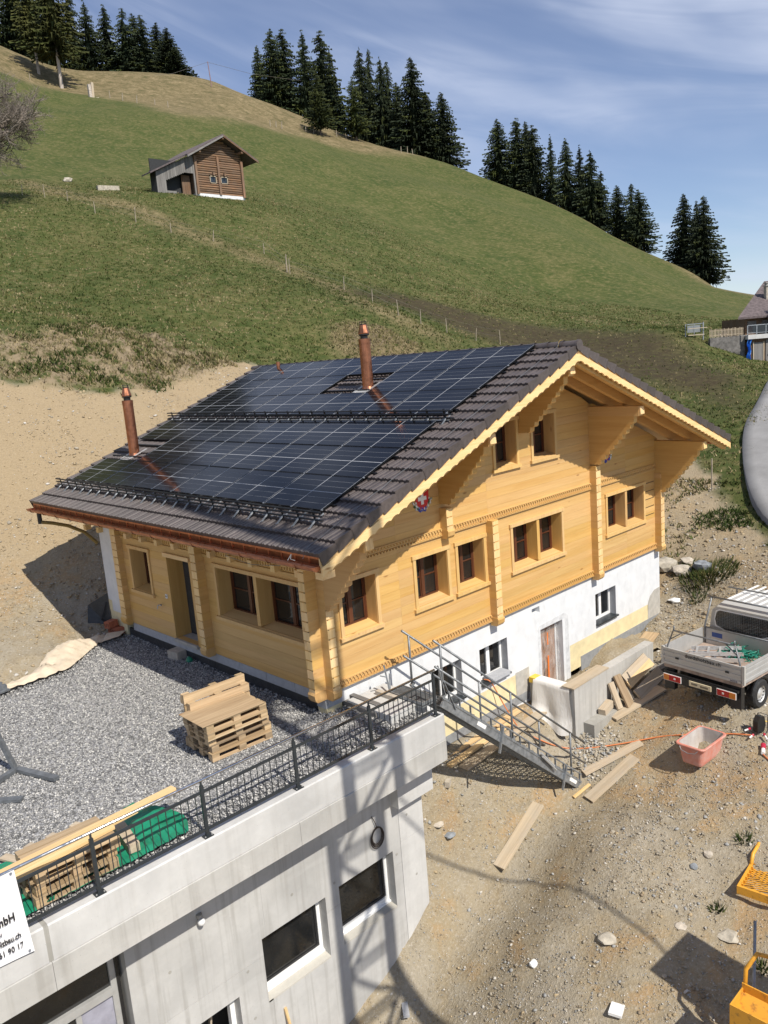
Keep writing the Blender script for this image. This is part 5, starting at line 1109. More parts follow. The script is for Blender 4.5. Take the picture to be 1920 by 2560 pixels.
# stones and bits that can be told apart ----------------------------------------
def rock(label, x, y, r, mat='stone', cat='stone', name='stone', flatn=.6, sq=False):
    bm = bmesh.new(); bmesh.ops.create_icosphere(bm, subdivisions=2, radius=1); sd = rnd.random() * 50
    for v in bm.verts:
        n_ = noise.noise(v.co * 1.3 + Vector((sd, 0, 0))); v.co *= 1 + .45 * n_; v.co.z *= flatn
        v.co = Vector([round(c * 2.2) / 2.2 * .35 + c * .65 for c in v.co]) * r
    me = bpy.data.meshes.new(name); bm.to_mesh(me); bm.free(); me.materials.append(MT[mat])
    o = put(name, me, None, (x, y, gz1(x, y) + r * flatn * .35), rnd.random() * 6); return tag(o, label, cat)
rock('white rounded stone in the lower middle of the yard', 1.45, -3.58, .085, 'white'); rock('broad flat grey stone amid rubble in the lower yard', 2.32, -4.62, .17, 'stone', flatn=.35)
rock('tan flat stone left of the large dark shadow', 3.26, -5.58, .12, 'block', flatn=.3); rock('pale pinkish stone below the mesh platform', 4.92, -5.33, .09, 'block'); rock('blue grey stone near the pale pinkish one', 4.54, -5.21, .08, 'stone_g')
rock('blue grey flat stone beside the concrete building', 2.38, -.75, .15, 'stone_g', flatn=.3); rock('beige flat stone beside the blue grey one at the building', 2.2, -.62, .12, 'block', flatn=.3); rock('long pale slab in the gully near the ballast box', 3.61, -6.32, .19, 'stone', flatn=.3)
rock('big pale boulder on the bank right of the chalet', 15.36, .31, .34, 'block', flatn=.5); rock('blue white boulder above the grass tuft on the bank', 15.46, -.37, .30, 'stone_g', flatn=.6); rock('whitish rock at the top of the white basement wall corner', 15.6, 1.0, .42, 'stone', flatn=.6); rock('flat pale rock behind the boulder on the bank', 15.88, .36, .24, 'block', flatn=.4); rock('white plaster lump on the soil left of the truck cab', 14.0, -.15, .20, 'white', flatn=.3)
mb = MB(); mb.box(-.09, .09, -.055, .055, 0, .13); tag(mb.build('paving_block', MT['block'], None, gpos(2.77, -.45)[:2] + (gz1(2.77, -.45) + .0,), .5), 'small beige block lying below the stair', 'block')
mb = MB(); mb.box(-.13, .13, -.11, .11, 0, .05); tag(mb.build('white_tile', MT['white'], None, (1.29, -5.40, gz1(1.29, -5.4) + .01), .3), 'white square tile at the bottom edge of the yard', 'tile')
mb = MB(); mb.box(-.2, .2, -.06, .06, 0, .05); tag(mb.build('white_offcut', MT['eps'], None, (-.10, -1.62, gz1(-.1, -1.6) + .02), .9), 'grey white board offcut at the foot of the concrete wall', 'offcut')

# mortar tub ----------------------------------------------------------------
tub = thing('mortar_tub', 'dusty pink plastic mortar tub standing in the yard', 'tub', (7.16, -4.15, -3.01), R_(-3)); tub.scale = (1.05, 1.05, 1.05)
def tubprof(hx, hy, r, z, n=5):
    out = []
    for cx, cy, a0 in ((hx - r, hy - r, 0), (-hx + r, hy - r, 90), (-hx + r, -hy + r, 180), (hx - r, -hy + r, 270)):
        for k in range(n): a = R_(a0 + 90 * k / (n - 1)); out.append((cx + r * math.cos(a), cy + r * math.sin(a), z))
    return out
def loft(mb, rings, capb=True):
    n = len(rings[0]); vs = [p for r in rings for p in r]; fs = []
    for i in range(len(rings) - 1):
        for k in range(n): k2 = (k + 1) % n; fs.append((i * n + k, i * n + k2, (i + 1) * n + k2, (i + 1) * n + k))
    if capb: fs.append(tuple(range(n))[::-1])
    mb.add(vs, fs)
mb = MB(); loft(mb, [tubprof(.42, .215, .07, .0), tubprof(.435, .23, .08, .05), tubprof(.475, .285, .09, .40), tubprof(.52, .325, .10, .405), tubprof(.525, .33, .10, .43), tubprof(.515, .32, .10, .445), tubprof(.475, .285, .09, .442)]); mb.build('shell', MT['tub'], tub)
mb = MB(); loft(mb, [tubprof(.415, .205, .07, .02), tubprof(.43, .225, .08, .06), tubprof(.472, .282, .09, .441)]); mb.build('cement_lining', MT['crust'], tub)
mb = MB(); mb.tube([(-.53, -.20, .40), (-.56, -.15, .34), (-.565, 0, .31), (-.56, .15, .34), (-.53, .20, .40)], .008, 6); mb.build('handle', MT['galv'], tub)
# power distributor with plugs and cables
pd = thing('power_box', 'small black power distributor with red plugs beside the tub', 'power box', (8.25, -4.98, gz1(8.2, -4.95)), R_(-20)); pd.scale = (.74, .74, .74)
mb = MB(); mb.prism([(-.16, .12), (.10, .10), (.17, .30), (.12, .58), (-.06, .62), (-.16, .45)], -.09, .09, 'y'); mb.build('case', MT['black'], pd)
mb = MB(); mb.tube([(.0, -.14, .0), (.16, -.16, .10), (.20, -.14, .62), (.08, 0, .68), (.08, .12, .62), (.0, .14, .0)], .015, 6); mb.build('tube_frame', MT['black'], pd)
for (x, y, z, dx, dy, dz) in ((-.24, .10, .22, -.10, .05, -.04), (-.05, -.22, .12, -.05, -.12, -.05), (-.30, -.06, .10, -.1, .0, -.04)):
    mb = MB(); mb.tube([(x, y, z), (x + dx * .6, y + dy * .6, z + dz * .6)], .036, 10); pl_ = mb.build('plug', MT['cordr'], pd); mb = MB(); mb.tube([(x + dx * .6, y + dy * .6, z + dz * .6), (x + dx * 1.6, y + dy * 1.6, z + dz * 1.6)], .027, 10); mb.build('plug_sleeve', MT['white'], pl_)
mb = MB(); mb.tube([(7.93, -5.20, gz1(7.9, -5.2) + .06), (7.82, -5.24, gz1(7.8, -5.25) + .05)], .055, 10, 0); mb.tube([(7.82, -5.24, gz1(7.8, -5.25) + .05), (7.66, -5.30, gz1(7.66, -5.3) + .05)], .042, 10, 1)
tag(mb.build('cable_coupling', [MT['cordr'], MT['white']]), 'red and white cable coupling lying below the power box', 'plug')
def cable(label, pts, r, mat, name='cable'):
    P = [Vector(p if len(p) == 3 else (p[0], p[1], gz1(*p) + r + .012)) for p in pts]; out = []
    for i in range(len(P) - 1):
        p0, p1, p2, p3 = P[max(i - 1, 0)], P[i], P[i + 1], P[min(i + 2, len(P) - 1)]
        for k in range(6):
            t = k / 6; out.append(.5 * ((2 * p1) + (p2 - p0) * t + (2 * p0 - 5 * p1 + 4 * p2 - p3) * t * t + (3 * p1 - p0 - 3 * p2 + p3) * t ** 3))
    out.append(P[-1]); mb = MB(); mb.tube(out, r, 6); return tag(mb.build(name, MT[mat], smooth=True), label, 'cable')
cable('orange cable running from the power box across the yard into the basement window', [(8.05, -4.90, -2.62), (7.95, -4.5), (7.78, -3.9), (7.62, -3.4), (7.5, -2.9), (7.0, -2.2), (6.5, -1.62), (6.1, -1.2), (5.7, -.8), (5.42, -.45), (5.25, -.2, -2.2), (5.1, -.06, -1.75), (4.95, .0, -1.45), (4.9, .15, -1.42)], .016, 'orange', 'orange_cable')
cable('short orange cable leaving the power box at the right picture edge', [(7.66, -5.30), (7.5, -5.55), (7.35, -5.9), (7.0, -6.4)], .016, 'orange', 'orange_cable')
cable('yellow cable running from the power box out to the right', [(8.35, -5.0, -2.35), (8.8, -5.4), (9.4, -5.7), (10.4, -6.0)], .012, 'yellowc', 'yellow_cable')

# crane: lattice mast out of frame on the right, its ballast and platform reach into the picture
crane = thing('crane', 'yellow tower crane base with ballast box at the lower right corner', 'crane', (-1.5, -10.4, -6.2))
mb = MB(); hw = .6
for sx in (-1, 1):
    for sy in (-1, 1): mb.box(sx * hw - .07, sx * hw + .07, sy * hw - .07, sy * hw + .07, 0, 30)
mb.build('mast_leg', MT['yellow'], crane); mb = MB()
for k in range(25):
    z = .4 + k * 1.2
    for sx, sy, ex, ey in ((-1, -1, 1, -1), (1, -1, 1, 1), (1, 1, -1, 1), (-1, 1, -1, -1)):
        if k % 2: sx, sy, ex, ey = ex, ey, sx, sy
        mb.beam((sx * hw, sy * hw, z), (ex * hw, ey * hw, z + 1.2), .06, .06); mb.beam((sx * hw, sy * hw, z), (ex * hw, ey * hw, z), .05, .05)
kind(mb.build('mast_lattice', MT['yellow'], crane), 'stuff')
mb = MB(); mb.box(-.7, .7, -.7, .7, 30, 31.2); mb.build('slewing_unit', MT['yellow'], crane)
mb = MB(); [mb.box(-4, 4, -.15 + y, .15 + y, 1.2, 1.5) for y in (-.6, .6)]; mb.build('base_beam', MT['yellow'], crane)
_sc = [(-1.0, -10.4, 9.0)] + [tuple(Vector((x, y, float(HT([x], [y])[0]))) + SUN * 13.5) for x, y in ((2.6, -1.2), (3.2, -2.3), (3.05, -3.6), (2.8, -5.0), (2.35, -6.6))] + [(1.1, -19.5, 1.0)]
mb = MB(); mb.tube([Vector(p) - Vector((-1.5, -10.4, -6.2)) for p in _sc], .030, 6); mb.build('supply_cable', MT['black'], crane)
bx = thing('ballast_box', 'orange yellow rusty steel box with tube handles at the bottom right', 'steel box', (1.35, -7.29, -4.75))
mb = MB(); mb.box(0, .02, -1.9, 0, 0, 1.18); mb.box(.02, .44, -.02, 0, 0, 1.18); mb.box(.44, .46, -1.9, 0, 0, 1.26); mb.box(.02, .44, -1.9, -.02, 0, .75); mb.prism([(.02, .80), (.44, 1.12), (.44, 1.10), (.02, .78)], -1.9, -.02, 'y'); mb.build('shell', MT['yellow'], bx)
for i, (x, y) in enumerate(((.44, -.04), (.44, -.42), (.44, -.56))):
    mb = MB(); mb.tube([(x, y, 1.0), (x + .10, y + .02, 1.45 + .05 * i), (x + .22, y - .10, 1.70), (x + .34, y - .3, 1.66)], .035, 8); mb.build('tube_handle', MT['yellow'], bx, smooth=True)
pole = MB(); pole.tube([(-.2, -.42, .15), (1.3, .15, 1.75)], .025, 8); tag(pole.build('scaffold_tube', MT['galv'], None, (1.35, -7.29, -4.75), smooth=True), 'grey scaffold tube leaning across the orange yellow steel box', 'tube')
bl = thing('shadow_blocks', 'unseen concrete blocks on legs added to cast the lower right shadow', 'shadow caster', (1.80, -8.80, -4.9))  # unseen helper set along the sun direction to throw the yard shadow
for k in range(2): mb = MB(); mb.box(0, 1.05, -2.2, 0, 2.55 + k * .80, 3.34 + k * .80); mb.build('block', MT['conc'], bl)
for x in (.08, .97):
    for y in (-2.1, -.1): mb = MB(); mb.box(x - .07, x + .07, y - .07, y + .07, -.3, 2.545); mb.build('frame_leg', MT['yellow'], bl)
pf = thing('mesh_platform', 'yellow expanded metal platform lying in the yard at the right edge', 'platform', (4.30, -6.15, -3.90), R_(6))
mb = MB(); L_, B_ = 1.95, 1.5
for a, b, c, d in ((0, L_, -.05, 0), (0, L_, -B_, -B_ + .05), (0, .05, -B_ + .05, -.05), (L_ - .05, L_, -B_ + .05, -.05)): mb.box(a, b, c, d, 0, .16)
mb.build('frame', MT['yellow'], pf); mb = MB()
for k in range(30): x = .06 + (L_ - .12) * k / 30; mb.beam((x, -.05, .10), (min(x + .5, L_ - .05), -B_ + .05, .10), .016, .012); mb.beam((x, -B_ + .05, .105), (min(x + .5, L_ - .05), -.05, .105), .016, .012)
for k in range(14): x = .1 + .12 * k; mb.box(x, x + .02, -.09, -.05, .10, .165)
kind(mb.build('expanded_metal', MT['yellow'], pf), 'stuff')
mb = MB(); mb.tube([(.75, -.025, .08), (.92, -.02, .30), (1.75, -.02, .32), (1.92, -.025, .08)], .035, 8); mb.build('bent_handle', MT['yellow'], pf, smooth=True)

# grass clumps
def clump(label, x, y, r, h, n=60, mats=(0, 1)):
    mb = MB()
    for i in range(n):
        a = rnd.random() * 6.283; d = r * rnd.random() ** .7; b = rnd.random() * 6.283; hh = h * rnd.uniform(.5, 1.1); w_ = .012 + .012 * rnd.random()
        px, py = d * math.cos(a), d * math.sin(a); zz = gz1(x + px, y + py) - gz1(x, y)
        mb.add([(px - w_ * math.sin(b), py + w_ * math.cos(b), zz - .02), (px + w_ * math.sin(b), py - w_ * math.cos(b), zz - .02), (px + hh * .6 * math.cos(a) + .05 * rnd.gauss(0, 1), py + hh * .6 * math.sin(a), zz + hh)], [(0, 1, 2)], rnd.choice((0, 0, 1)))
    o = mb.build('grass_clump', [gm[mats[0]], gm[mats[1]]], None, (x, y, gz1(x, y))); return tag(o, label, 'grass clump')
clump('green grass tuft beside the mesh platform', 5.51, -5.78, .14, .16); clump('green grass tuft above the large dark shadow', 3.96, -5.92, .11, .13); clump('small weed near the ballast box handles', 3.3, -7.0, .10, .12)
clump('wide green and brown weed patch on the bank behind the truck', 15.0, -.75, .85, .22, 1100, (0, 2)); clump('green weed patch below the boulders on the bank', 15.4, .15, .5, .2, 300, (0, 1)); clump('small green tuft left of the truck cab', 13.9, -.9, .25, .2, 90)

# ------------------------------------------------------------------ things on the gravel terrace
G0 = -.40
def euro_pallet():
    mb = MB(); L_, B_ = 1.25, .84
    r = []
    def part(nm, bx): b = MB(); b.box(*bx); r.append((nm, b.mesh(nm, W['pallet_x'] if nm != 'crossboard' else W['pallet_y'])))
    for y, w_ in ((0, .145), (.175, .10), (.3475, .145), (.565, .10), (.695, .145)): part('deck_board', (0, L_, y, y + w_, .122, .144))
    for x in (0, .5525, 1.105): part('crossboard', (x, x + .145, 0, B_, .100, .1215))
    for x in (0, .5525, 1.105):
        for y in (0, .3475, .695): part('block', (x, x + .145, y, y + .145, .022, .0995))
    for y in (0, .3475, .695): part('skid', (0, L_, y, y + .1, 0, .0215))
    return r
PAL = euro_pallet()
def pallet(label, loc, rz=0, mat=None, group=None):
    t = thing('pallet', label, 'pallet', loc, rz, group)
    for nm, me in PAL: put(nm, me, t)
    return t
for k, lab in enumerate(('lowest pallet of the stack on the gravel', 'second pallet from the bottom of the stack on the gravel', 'third and middle pallet of the stack on the gravel', 'second pallet from the top of the stack on the gravel', 'top pallet of the stack, its bare deck facing up')):
    pallet(lab, (-2.53 + (.0, .03, -.02, -.07, -.07)[k], .16 + (0, .03, .02, -.06, -.05)[k], G0 + .147 * k), R_((-3.5, -2.5, -3, -2, -1.5)[k]), group='wooden pallets stacked on the gravel')
mb = MB(); mb.box(-.64, .64, -.42, .42, 0, .012); tag(mb.build('board_sheet', W['pallet_x'], None, (-2.03, .50, G0 + .147 * 5 - .001), R_(-1.5)), 'smooth pale board sheet covering the top of the pallet stack', 'board')
up = pallet('pallet standing upright on its long edge behind the pallet stack', (-2.47, 1.16, G0 + .01), R_(-3)); up.rotation_euler = (R_(90), 0, R_(-3)); up.scale = (1.03, 1.2, 1)
up2 = pallet('second upright pallet, pressed between the stack and the other upright one', (-2.44, 1.0 + .02, G0 + .005), R_(-3)); up2.rotation_euler = (R_(90), 0, R_(-3)); up2.scale = (1.0, 1.03, 1)
# reclining stack by the railing on the tarpaulin
vs = []; fs = []; nu, nv = 80, 46
for i in range(nu + 1):
    for j in range(nv + 1):
        u_, v_ = i / nu, j / nv; x = -6.75 + (2.75 + .16 * math.sin(v_ * 5)) * u_; y = -1.50 + (1.35 + .12 * math.sin(u_ * 7)) * v_
        bump_ = .10 * math.exp(-((x + 4.25) / .45) ** 2 - ((y + .75) / .55) ** 2)
        z = G0 + .03 + bump_ + .05 * abs(noise.noise(Vector((x * 3.2 + y, y * 2.4 - x, 1)))) + .035 * abs(noise.noise(Vector((x * 6 - y * 3, y * 6, 4)))) + .012 * noise.noise(Vector((x * 14, y * 12, 7)))
        vs.append((x, y, z + .02))
for i in range(nu):
    for j in range(nv): a = i * (nv + 1) + j; fs.append((a, a + nv + 1, a + nv + 2, a + 1))
mb = MB(); mb.add(vs, fs); tag(mb.build('green_tarpaulin', MT['green'], smooth=True), 'crumpled green tarpaulin spread behind the railing under the broken pallets', 'tarpaulin')
for k, lab in enumerate(('lowest pallet on the green tarpaulin', 'second pallet on the green tarpaulin', 'topmost pallet on the green tarpaulin')):
    p = pallet(lab, (-6.26 + .03 * k, -1.50 + .02 * k, G0 + .06 + .148 * k), R_((1, 3.5, -1.5)[k]), group='broken pallets on the green tarpaulin'); p.scale = (.93, .95, 1)
plank('long fresh timber lying over the pallets behind the railing', (-6.9, -1.17, .16), (-3.80, -.80, .02), .13, .07, 'fresh', 'timber', 'timber')
plank('second long timber beside the long fresh one on the pallets', (-6.95, -1.33, .17), (-4.55, -1.02, .10), .12, .06, 'fresh', 'timber', 'timber')
plank('third timber on the pallets, nearest the railing', (-6.9, -1.46, .18), (-5.0, -1.22, .13), .10, .05, 'fresh', 'timber', 'timber')
plank('short squared grey timber lying across the green tarpaulin', (-4.68, -.64, -.26), (-4.80, -1.36, -.26), .17, .13, 'plank', 'timber', 'squared_timber')
for i, x in enumerate((-6.1, -5.75, -5.42, -5.05)):
    plank(('first', 'second', 'third', 'fourth')[i] + ' short weathered board from the left under the timbers on the gravel', (x - .02, .16, G0 + .05), (x + .22, -.55, G0 + .10), .14, .03)
# steel trestles
def trestle(label, loc, rz, legs):
    t = thing('steel_trestle', label, 'trestle', loc, rz)
    for a, b, w_, h in legs: mb = MB(); mb.beam(a, b, w_, h); mb.build('leg', MT['galv_d'], t)
    return t
trestle('grey steel scaffold foot with splayed legs on the gravel at the left edge', (-4.94, 2.84, G0), 0, [((0, 0, .04), (.32, -1.0, .05), .12, .06), ((0, 0, .04), (-.55, -.30, .06), .10, .08), ((-.02, .02, .06), (-.34, .38, 1.5), .10, .06), ((-.34, .38, 1.5), (-1.4, .1, 1.5), .06, .06)])
trestle('flat grey steel foot lying on the gravel near the left edge', (-5.28, 1.66, G0), 0, [((0, 0, .04), (-.75, .70, .05), .13, .05), ((-.75, .70, .05), (-.8, .8, .5), .08, .06)])
trestle('small grey steel foot beside the fleece at the left edge', (-3.62, 7.05, G0), 0, [((0, 0, .10), (-.5, .05, .12), .16, .10), ((-.05, .1, .15), (-.35, .25, .35), .08, .05), ((.02, -.1, .05), (-.4, -.2, .06), .08, .04)])
# fleece rolled along the terrace edge
vs = []; fs = []; line_ = [(-4.6, 7.02), (-3.6, 7.08), (-2.9, 7.12), (-2.25, 7.25), (-1.75, 7.7), (-1.35, 8.05), (-1.0, 8.3), (-.55, 8.42)]
wid = [.30, .28, .42, .75, .80, .75, .62, .35]; n = 60
for i in range(n + 1):
    t_ = i / n * (len(line_) - 1); k = min(int(t_), len(line_) - 2); f_ = t_ - k
    x = line_[k][0] * (1 - f_) + line_[k + 1][0] * f_; y = line_[k][1] * (1 - f_) + line_[k + 1][1] * f_; w_ = wid[k] * (1 - f_) + wid[k + 1] * f_
    dx, dy = line_[k + 1][0] - line_[k][0], line_[k + 1][1] - line_[k][1]; l_ = math.hypot(dx, dy); nx1, ny1 = -dy / l_, dx / l_
    for j in range(13):
        v_ = j / 12; o_ = (v_ - .25) * w_; px, py = x + nx1 * o_ + .04 * noise.noise(Vector((i * .35, j * .5, 0))), y + ny1 * o_
        z = max(G0 - .01, gz1(px, py)) + .05 + .20 * math.sin(math.pi * v_) ** .8 * (.55 + .45 * noise.noise(Vector((i * .22, 3, 0)))) * min(1, w_ / .6) + .05 * noise.noise(Vector((i * .5, j * .8, 2))); vs.append((px, py, z))
for i in range(n):
    for j in range(12): a = i * 13 + j; fs.append((a, a + 13, a + 14, a + 1))
mb = MB(); mb.add(vs, fs); tag(mb.build('fleece_sheet', MT['fleece'], smooth=True), 'crumpled beige fleece sheet along the edge of the gravel', 'fleece')
mb = MB(); mb.add([(-.82, 8.16, G0 + .06), (-.35, 8.08, G0 + .10), (.0, 8.42, G0 + .09), (-.5, 8.50, G0 + .14), (-.6, 8.3, G0 + .13)], [(0, 1, 4), (1, 2, 4), (2, 3, 4), (3, 0, 4)]); tag(mb.build('fleece_scrap', MT['fleece']), 'torn beige fleece scrap by the chalet corner in the shade', 'fleece')
# block and bricks
mb = MB(); mb.box(-.18, .18, -.19, .19, 0, .20); tag(mb.build('stone_block', MT['block'], None, (-.10, 5.50, G0), R_(8)), 'pale stone block on the gravel in front of the door', 'block')
mb = MB(); mb.lathe((0, 0, 0), [(.07, 0), (.09, .04), (.06, .10), (.02, .13)], 9); tag(mb.build('green_bag', MT['green'], None, (-.12, 4.98, G0)), 'small crumpled green bag beside the pale stone block', 'bag')
for i, (dx, dy, dz, lab) in enumerate(((0, 0, 0, 'red hollow brick at the bottom of the small pile by the white wall'), (.03, .22, 0, 'second red brick lying behind the front one'), (-.06, .12, .19, 'red brick on top of the small pile by the white wall'))):
    t = thing('brick', lab, 'brick', (-.30 + dx, 8.48 + dy, G0 + dz), R_(12 * i - 8)); mb = MB(); mb.box(0, .30, 0, .20, 0, .18); mb.build('brick_body', MT['brick'], t); mb = MB(); [mb.box(-.002, 0, .03 + .06 * k, .06 + .06 * k, .04, .14) for k in range(3)]; mb.build('hole', flat('brick_hole', (.12, .04, .02), .9), t)

# ------------------------------------------------------------------ pickup truck (local: X forward, Y left, Z up)
tk = thing('pickup_truck', 'silver white crew cab pickup with open drop side bed parked in the yard', 'truck', (8.30, -3.62, -2.44), R_(-6.5))
def tp(name, mb, mat, parent=None, **k): return mb.build(name, MT[mat] if isinstance(mat, str) else mat, parent or tk, **k)
BW2, BL, BZ, BH_ = 1.03, 1.80, .92, .41
mb = MB(); mb.box(.02, BL, -BW2 + .03, BW2 - .03, BZ - .10, BZ + .01); tp('bed_floor', mb, 'bed')
def ribbed(mb, ax, p, a, b, sgn):
    """drop side: board with horizontal ribs on its outside"""
    lay = [(0, .06, .020), (.06, .14, .004), (.14, .20, .018), (.20, .26, .004), (.26, .32, .018), (.32, .36, .004), (.36, .41, .022)]
    for z0, z1, o in lay:
        if ax == 'x': mb.box(min(p, p + sgn * o) - (.012 if sgn > 0 else 0), max(p, p + sgn * o) + (.012 if sgn < 0 else 0), a, b, BZ + z0, BZ + z1)
        else: mb.box(a, b, min(p, p + sgn * o) - (.012 if sgn > 0 else 0), max(p, p + sgn * o) + (.012 if sgn < 0 else 0), BZ + z0, BZ + z1)
mb = MB(); ribbed(mb, 'x', .0, -BW2 + .04, BW2 - .04, -1); tg = tp('tailgate', mb, 'silver')
me = text_mesh('dundsholzbau.ch', .122, MT['ink'], .0025, .001, 'CENTER', 1.12); o = put('lettering', me, tg, (-.0245, -.05, BZ + .285)); o.rotation_euler = (R_(90), 0, R_(-90))
me = text_mesh('HESS', .07, flat('dark_blue_print', (.03, .04, .09), .5, 0, 0), .001, .001, 'CENTER', 1.2); o = put('lettering', me, tg, (-.0225, -.82, BZ + .005)); o.rotation_euler = (R_(90), 0, R_(-90))
for y in (.62, -.66): mb = MB(); mb.box(-.026, -.018, y - .045, y + .045, BZ + .18, BZ + .225); tp('latch', mb, 'black', tg)
for s in (1, -1):
    mb = MB(); ribbed(mb, 'y', s * BW2, .04, BL - .03, s); tp('drop_side', mb, 'alu')
    mb = MB(); mb.box(-.02, .04, s * BW2 - .045, s * BW2 + .02, BZ - .02, BZ + BH_ + .02); tp('corner_post', mb, 'silver')
mb = MB(); mb.box(BL - .03, BL, -BW2 + .02, BW2 - .02, BZ, BZ + .42); mb.box(BL - .035, BL - .03, .50, .78, BZ + .22, BZ + .34, 1); tp('headboard', mb, [MT['silver'], flat('blue_sticker', (.03, .08, .3), .4)])
mb = MB(); [mb.tube([(BL - .04, y, BZ + .42), (BL - .04, y, BZ + .44)], .02, 6) for y in (-.9, .9)]; mb.tube([(BL - .03, BW2 - .05, BZ + .44), (BL - .03, -BW2 + .05, BZ + .44)], .022, 8); mb.tube([(BL - .03, BW2 - .06, BZ), (BL - .03, BW2 - .06, BZ + .5), (BL + .12, BW2 - .16, 2.14)], .024, 8); mb.tube([(BL - .03, -BW2 + .06, BZ), (BL - .03, -BW2 + .06, BZ + .5), (BL + .12, -BW2 + .16, 2.14)], .024, 8)
mb.tube([(BL + .12, BW2 - .05, 2.14), (BL + .12, -BW2 + .05, 2.14)], .024, 8); tp('front_rack', mb, 'tubeg', smooth=True)
mb = MB(); mb.tube([(.06, BW2 - .10, BZ + .02), (.06, BW2 - .10, BZ + .42), (.10, BW2 - .24, BZ + .84), (.10, -BW2 + .24, BZ + .84), (.06, -BW2 + .10, BZ + .42), (.06, -BW2 + .10, BZ + .02)], .022, 8); mb.tube([(.10, BW2 - .25, BZ + .84), (.10, BW2 - .26, BZ + .95)], .02, 8); mb.tube([(.10, -BW2 + .25, BZ + .84), (.10, -BW2 + .26, BZ + .95)], .02, 8); mb.tube([(.08, BW2 - .16, BZ + .6), (.10, BW2 - .48, BZ + .83)], .014, 6); mb.tube([(.08, -BW2 + .16, BZ + .6), (.10, -BW2 + .48, BZ + .83)], .014, 6); tp('rear_rack', mb, 'tubeg', smooth=True)
# cab: lofted outline
def ring(x, w, zb, zt, r=.12, top=.86):
    hw = w / 2; ht = hw * top; return [(x, -hw, zb), (x, -hw, 1.12), (x, -ht - .02, zt - r), (x, -ht + r, zt), (x, ht - r, zt), (x, ht + .02, zt - r), (x, hw, 1.12), (x, hw, zb)]
mb = MB(); R__ = [ring(BL + .06, 1.86, .42, 1.93, .10, .86), ring(BL + .15, 1.88, .42, 2.02, .14, .82), ring(BL + .36, 1.90, .40, 2.05, .14, .82), ring(BL + 1.4, 1.90, .40, 2.05, .14, .82), ring(BL + 2.0, 1.90, .40, 1.93, .14, .82), ring(BL + 2.75, 1.88, .42, 1.22, .08, .80), ring(BL + 3.25, 1.78, .48, 1.0, .08, .8)]
loft(mb, R__, False); mb.add(R__[0], [tuple(range(8))]); mb.add(R__[-1], [tuple(range(8))]); cab = tp('cab', mb, 'silver')
mb = MB()
for k in range(7): y = -.60 + .2 * k; mb.box(BL + .42, BL + 1.9, y - .03, y + .03, 2.046, 2.060)
tp('roof_ribs', mb, 'white', cab)
def rearglass(dx, g):
    P = [(-.74 - g, 1.60), (-.70 - g, 1.44 - g), (-.46, 1.36 - g), (.46, 1.36 - g), (.70 + g, 1.44 - g), (.74 + g, 1.60), (.69 + g, 1.79 + g), (.62, 1.84 + g), (-.62, 1.84 + g), (-.69 - g, 1.79 + g)]
    return [(BL + .055 - dx , y, z) for y, z in P]
mb = MB(); mb.add(rearglass(.004, .035), [tuple(range(10))]); tp('window_surround', mb, 'white', cab); mb = MB(); mb.add(rearglass(.010, 0), [tuple(range(10))]); tp('rear_window', mb, 'glass', cab)
mb = MB()
for k in range(38): y = -.84 + 1.68 * k / 37; mb.tube([(BL + .02, y, 1.34), (BL + .03, y, 1.85 - .12 * max(0, abs(y) - .6))],   .0016, 3, cap=False)
for k in range(14): z = 1.36 + .5 * k / 13; mb.tube([(BL + .02, -.84, z), (BL + .02, .84, z)],   .0016, 3, cap=False)
kind(tp('guard_mesh', mb, 'galv'), 'stuff')
for s in (1, -1):
    mb = MB(); mb.add([(BL + .35, s * .93, 1.20), (BL + 1.15, s * .93, 1.20), (BL + 1.15, s * .80, 1.72), (BL + .45, s * .80, 1.72)], [(0, 1, 2, 3)]); mb.add([(BL + 1.22, s * .935, 1.20), (BL + 2.15, s * .935, 1.20), (BL + 1.9, s * .81, 1.70), (BL + 1.22, s * .80, 1.72)], [(0, 1, 2, 3)]); tp('side_window', mb, 'glass', cab)
mb = MB(); mb.tube([(BL + 1.1, .98, 2.14), (BL + 1.1, -.98, 2.14)], .022, 8); [mb.tube([(BL + 1.1, y, 1.95), (BL + 1.1, y, 2.14)], .02, 6) for y in (-.75, .75)]; tp('roof_bar', mb, 'tubeg', cab)
# chassis, bumper, lamps, plate
mb = MB(); mb.box(.15, BL + 1.0, -.45, .45, .45, .80); mb.box(.25, 4.6, -.60, .60, .38, .45); tp('chassis', mb, 'black')
mb = MB(); mb.box(-.10, .06, -.90, .90, .52, .72); mb.box(-.07, .0, -.95, .95, .69, .75); tp('bumper_beam', mb, 'black')
for s in (1, -1):
    mb = MB(); mb.box(-.118, -.10, s * .93 if s < 0 else .46, -.46 if s < 0 else .93, .545, .705); l = tp('lamp_frame', mb, 'white'); a, b = (.475, .77) if s > 0 else (-.77, -.475)
    mb = MB(); mb.box(-.128, -.118, a, b, .557, .693); tp('rear_lamp', mb, 'red', l); mb = MB(); a2, b2 = (.772, .917) if s > 0 else (-.917, -.772); mb.box(-.128, -.118, a2, b2, .557, .693); tp('indicator', mb, 'amber', l)
    mb = MB(); c = (a + b) / 2; mb.box(-.133, -.128, c - .022, c + .022, .605, .648); tp('reversing_lamp', mb, 'white', l)
mb = MB(); mb.box(-.125, -.10, -.32, .24, .57, .69); pl_ = tp('number_plate', mb, 'cream'); mb = MB(); mb.box(-.127, -.125, -.25, -.05, .60, .65); mb.box(-.127, -.125, .02, .18, .61, .66); tp('plate_print', mb, flat('smudged_print', (.22, .19, .13), .6), pl_)
mb = MB(); mb.tube([(-.10, -.03, .45), (-.22, -.03, .42), (-.24, -.03, .50)], .03, 8); tp('tow_bar', mb, 'black')
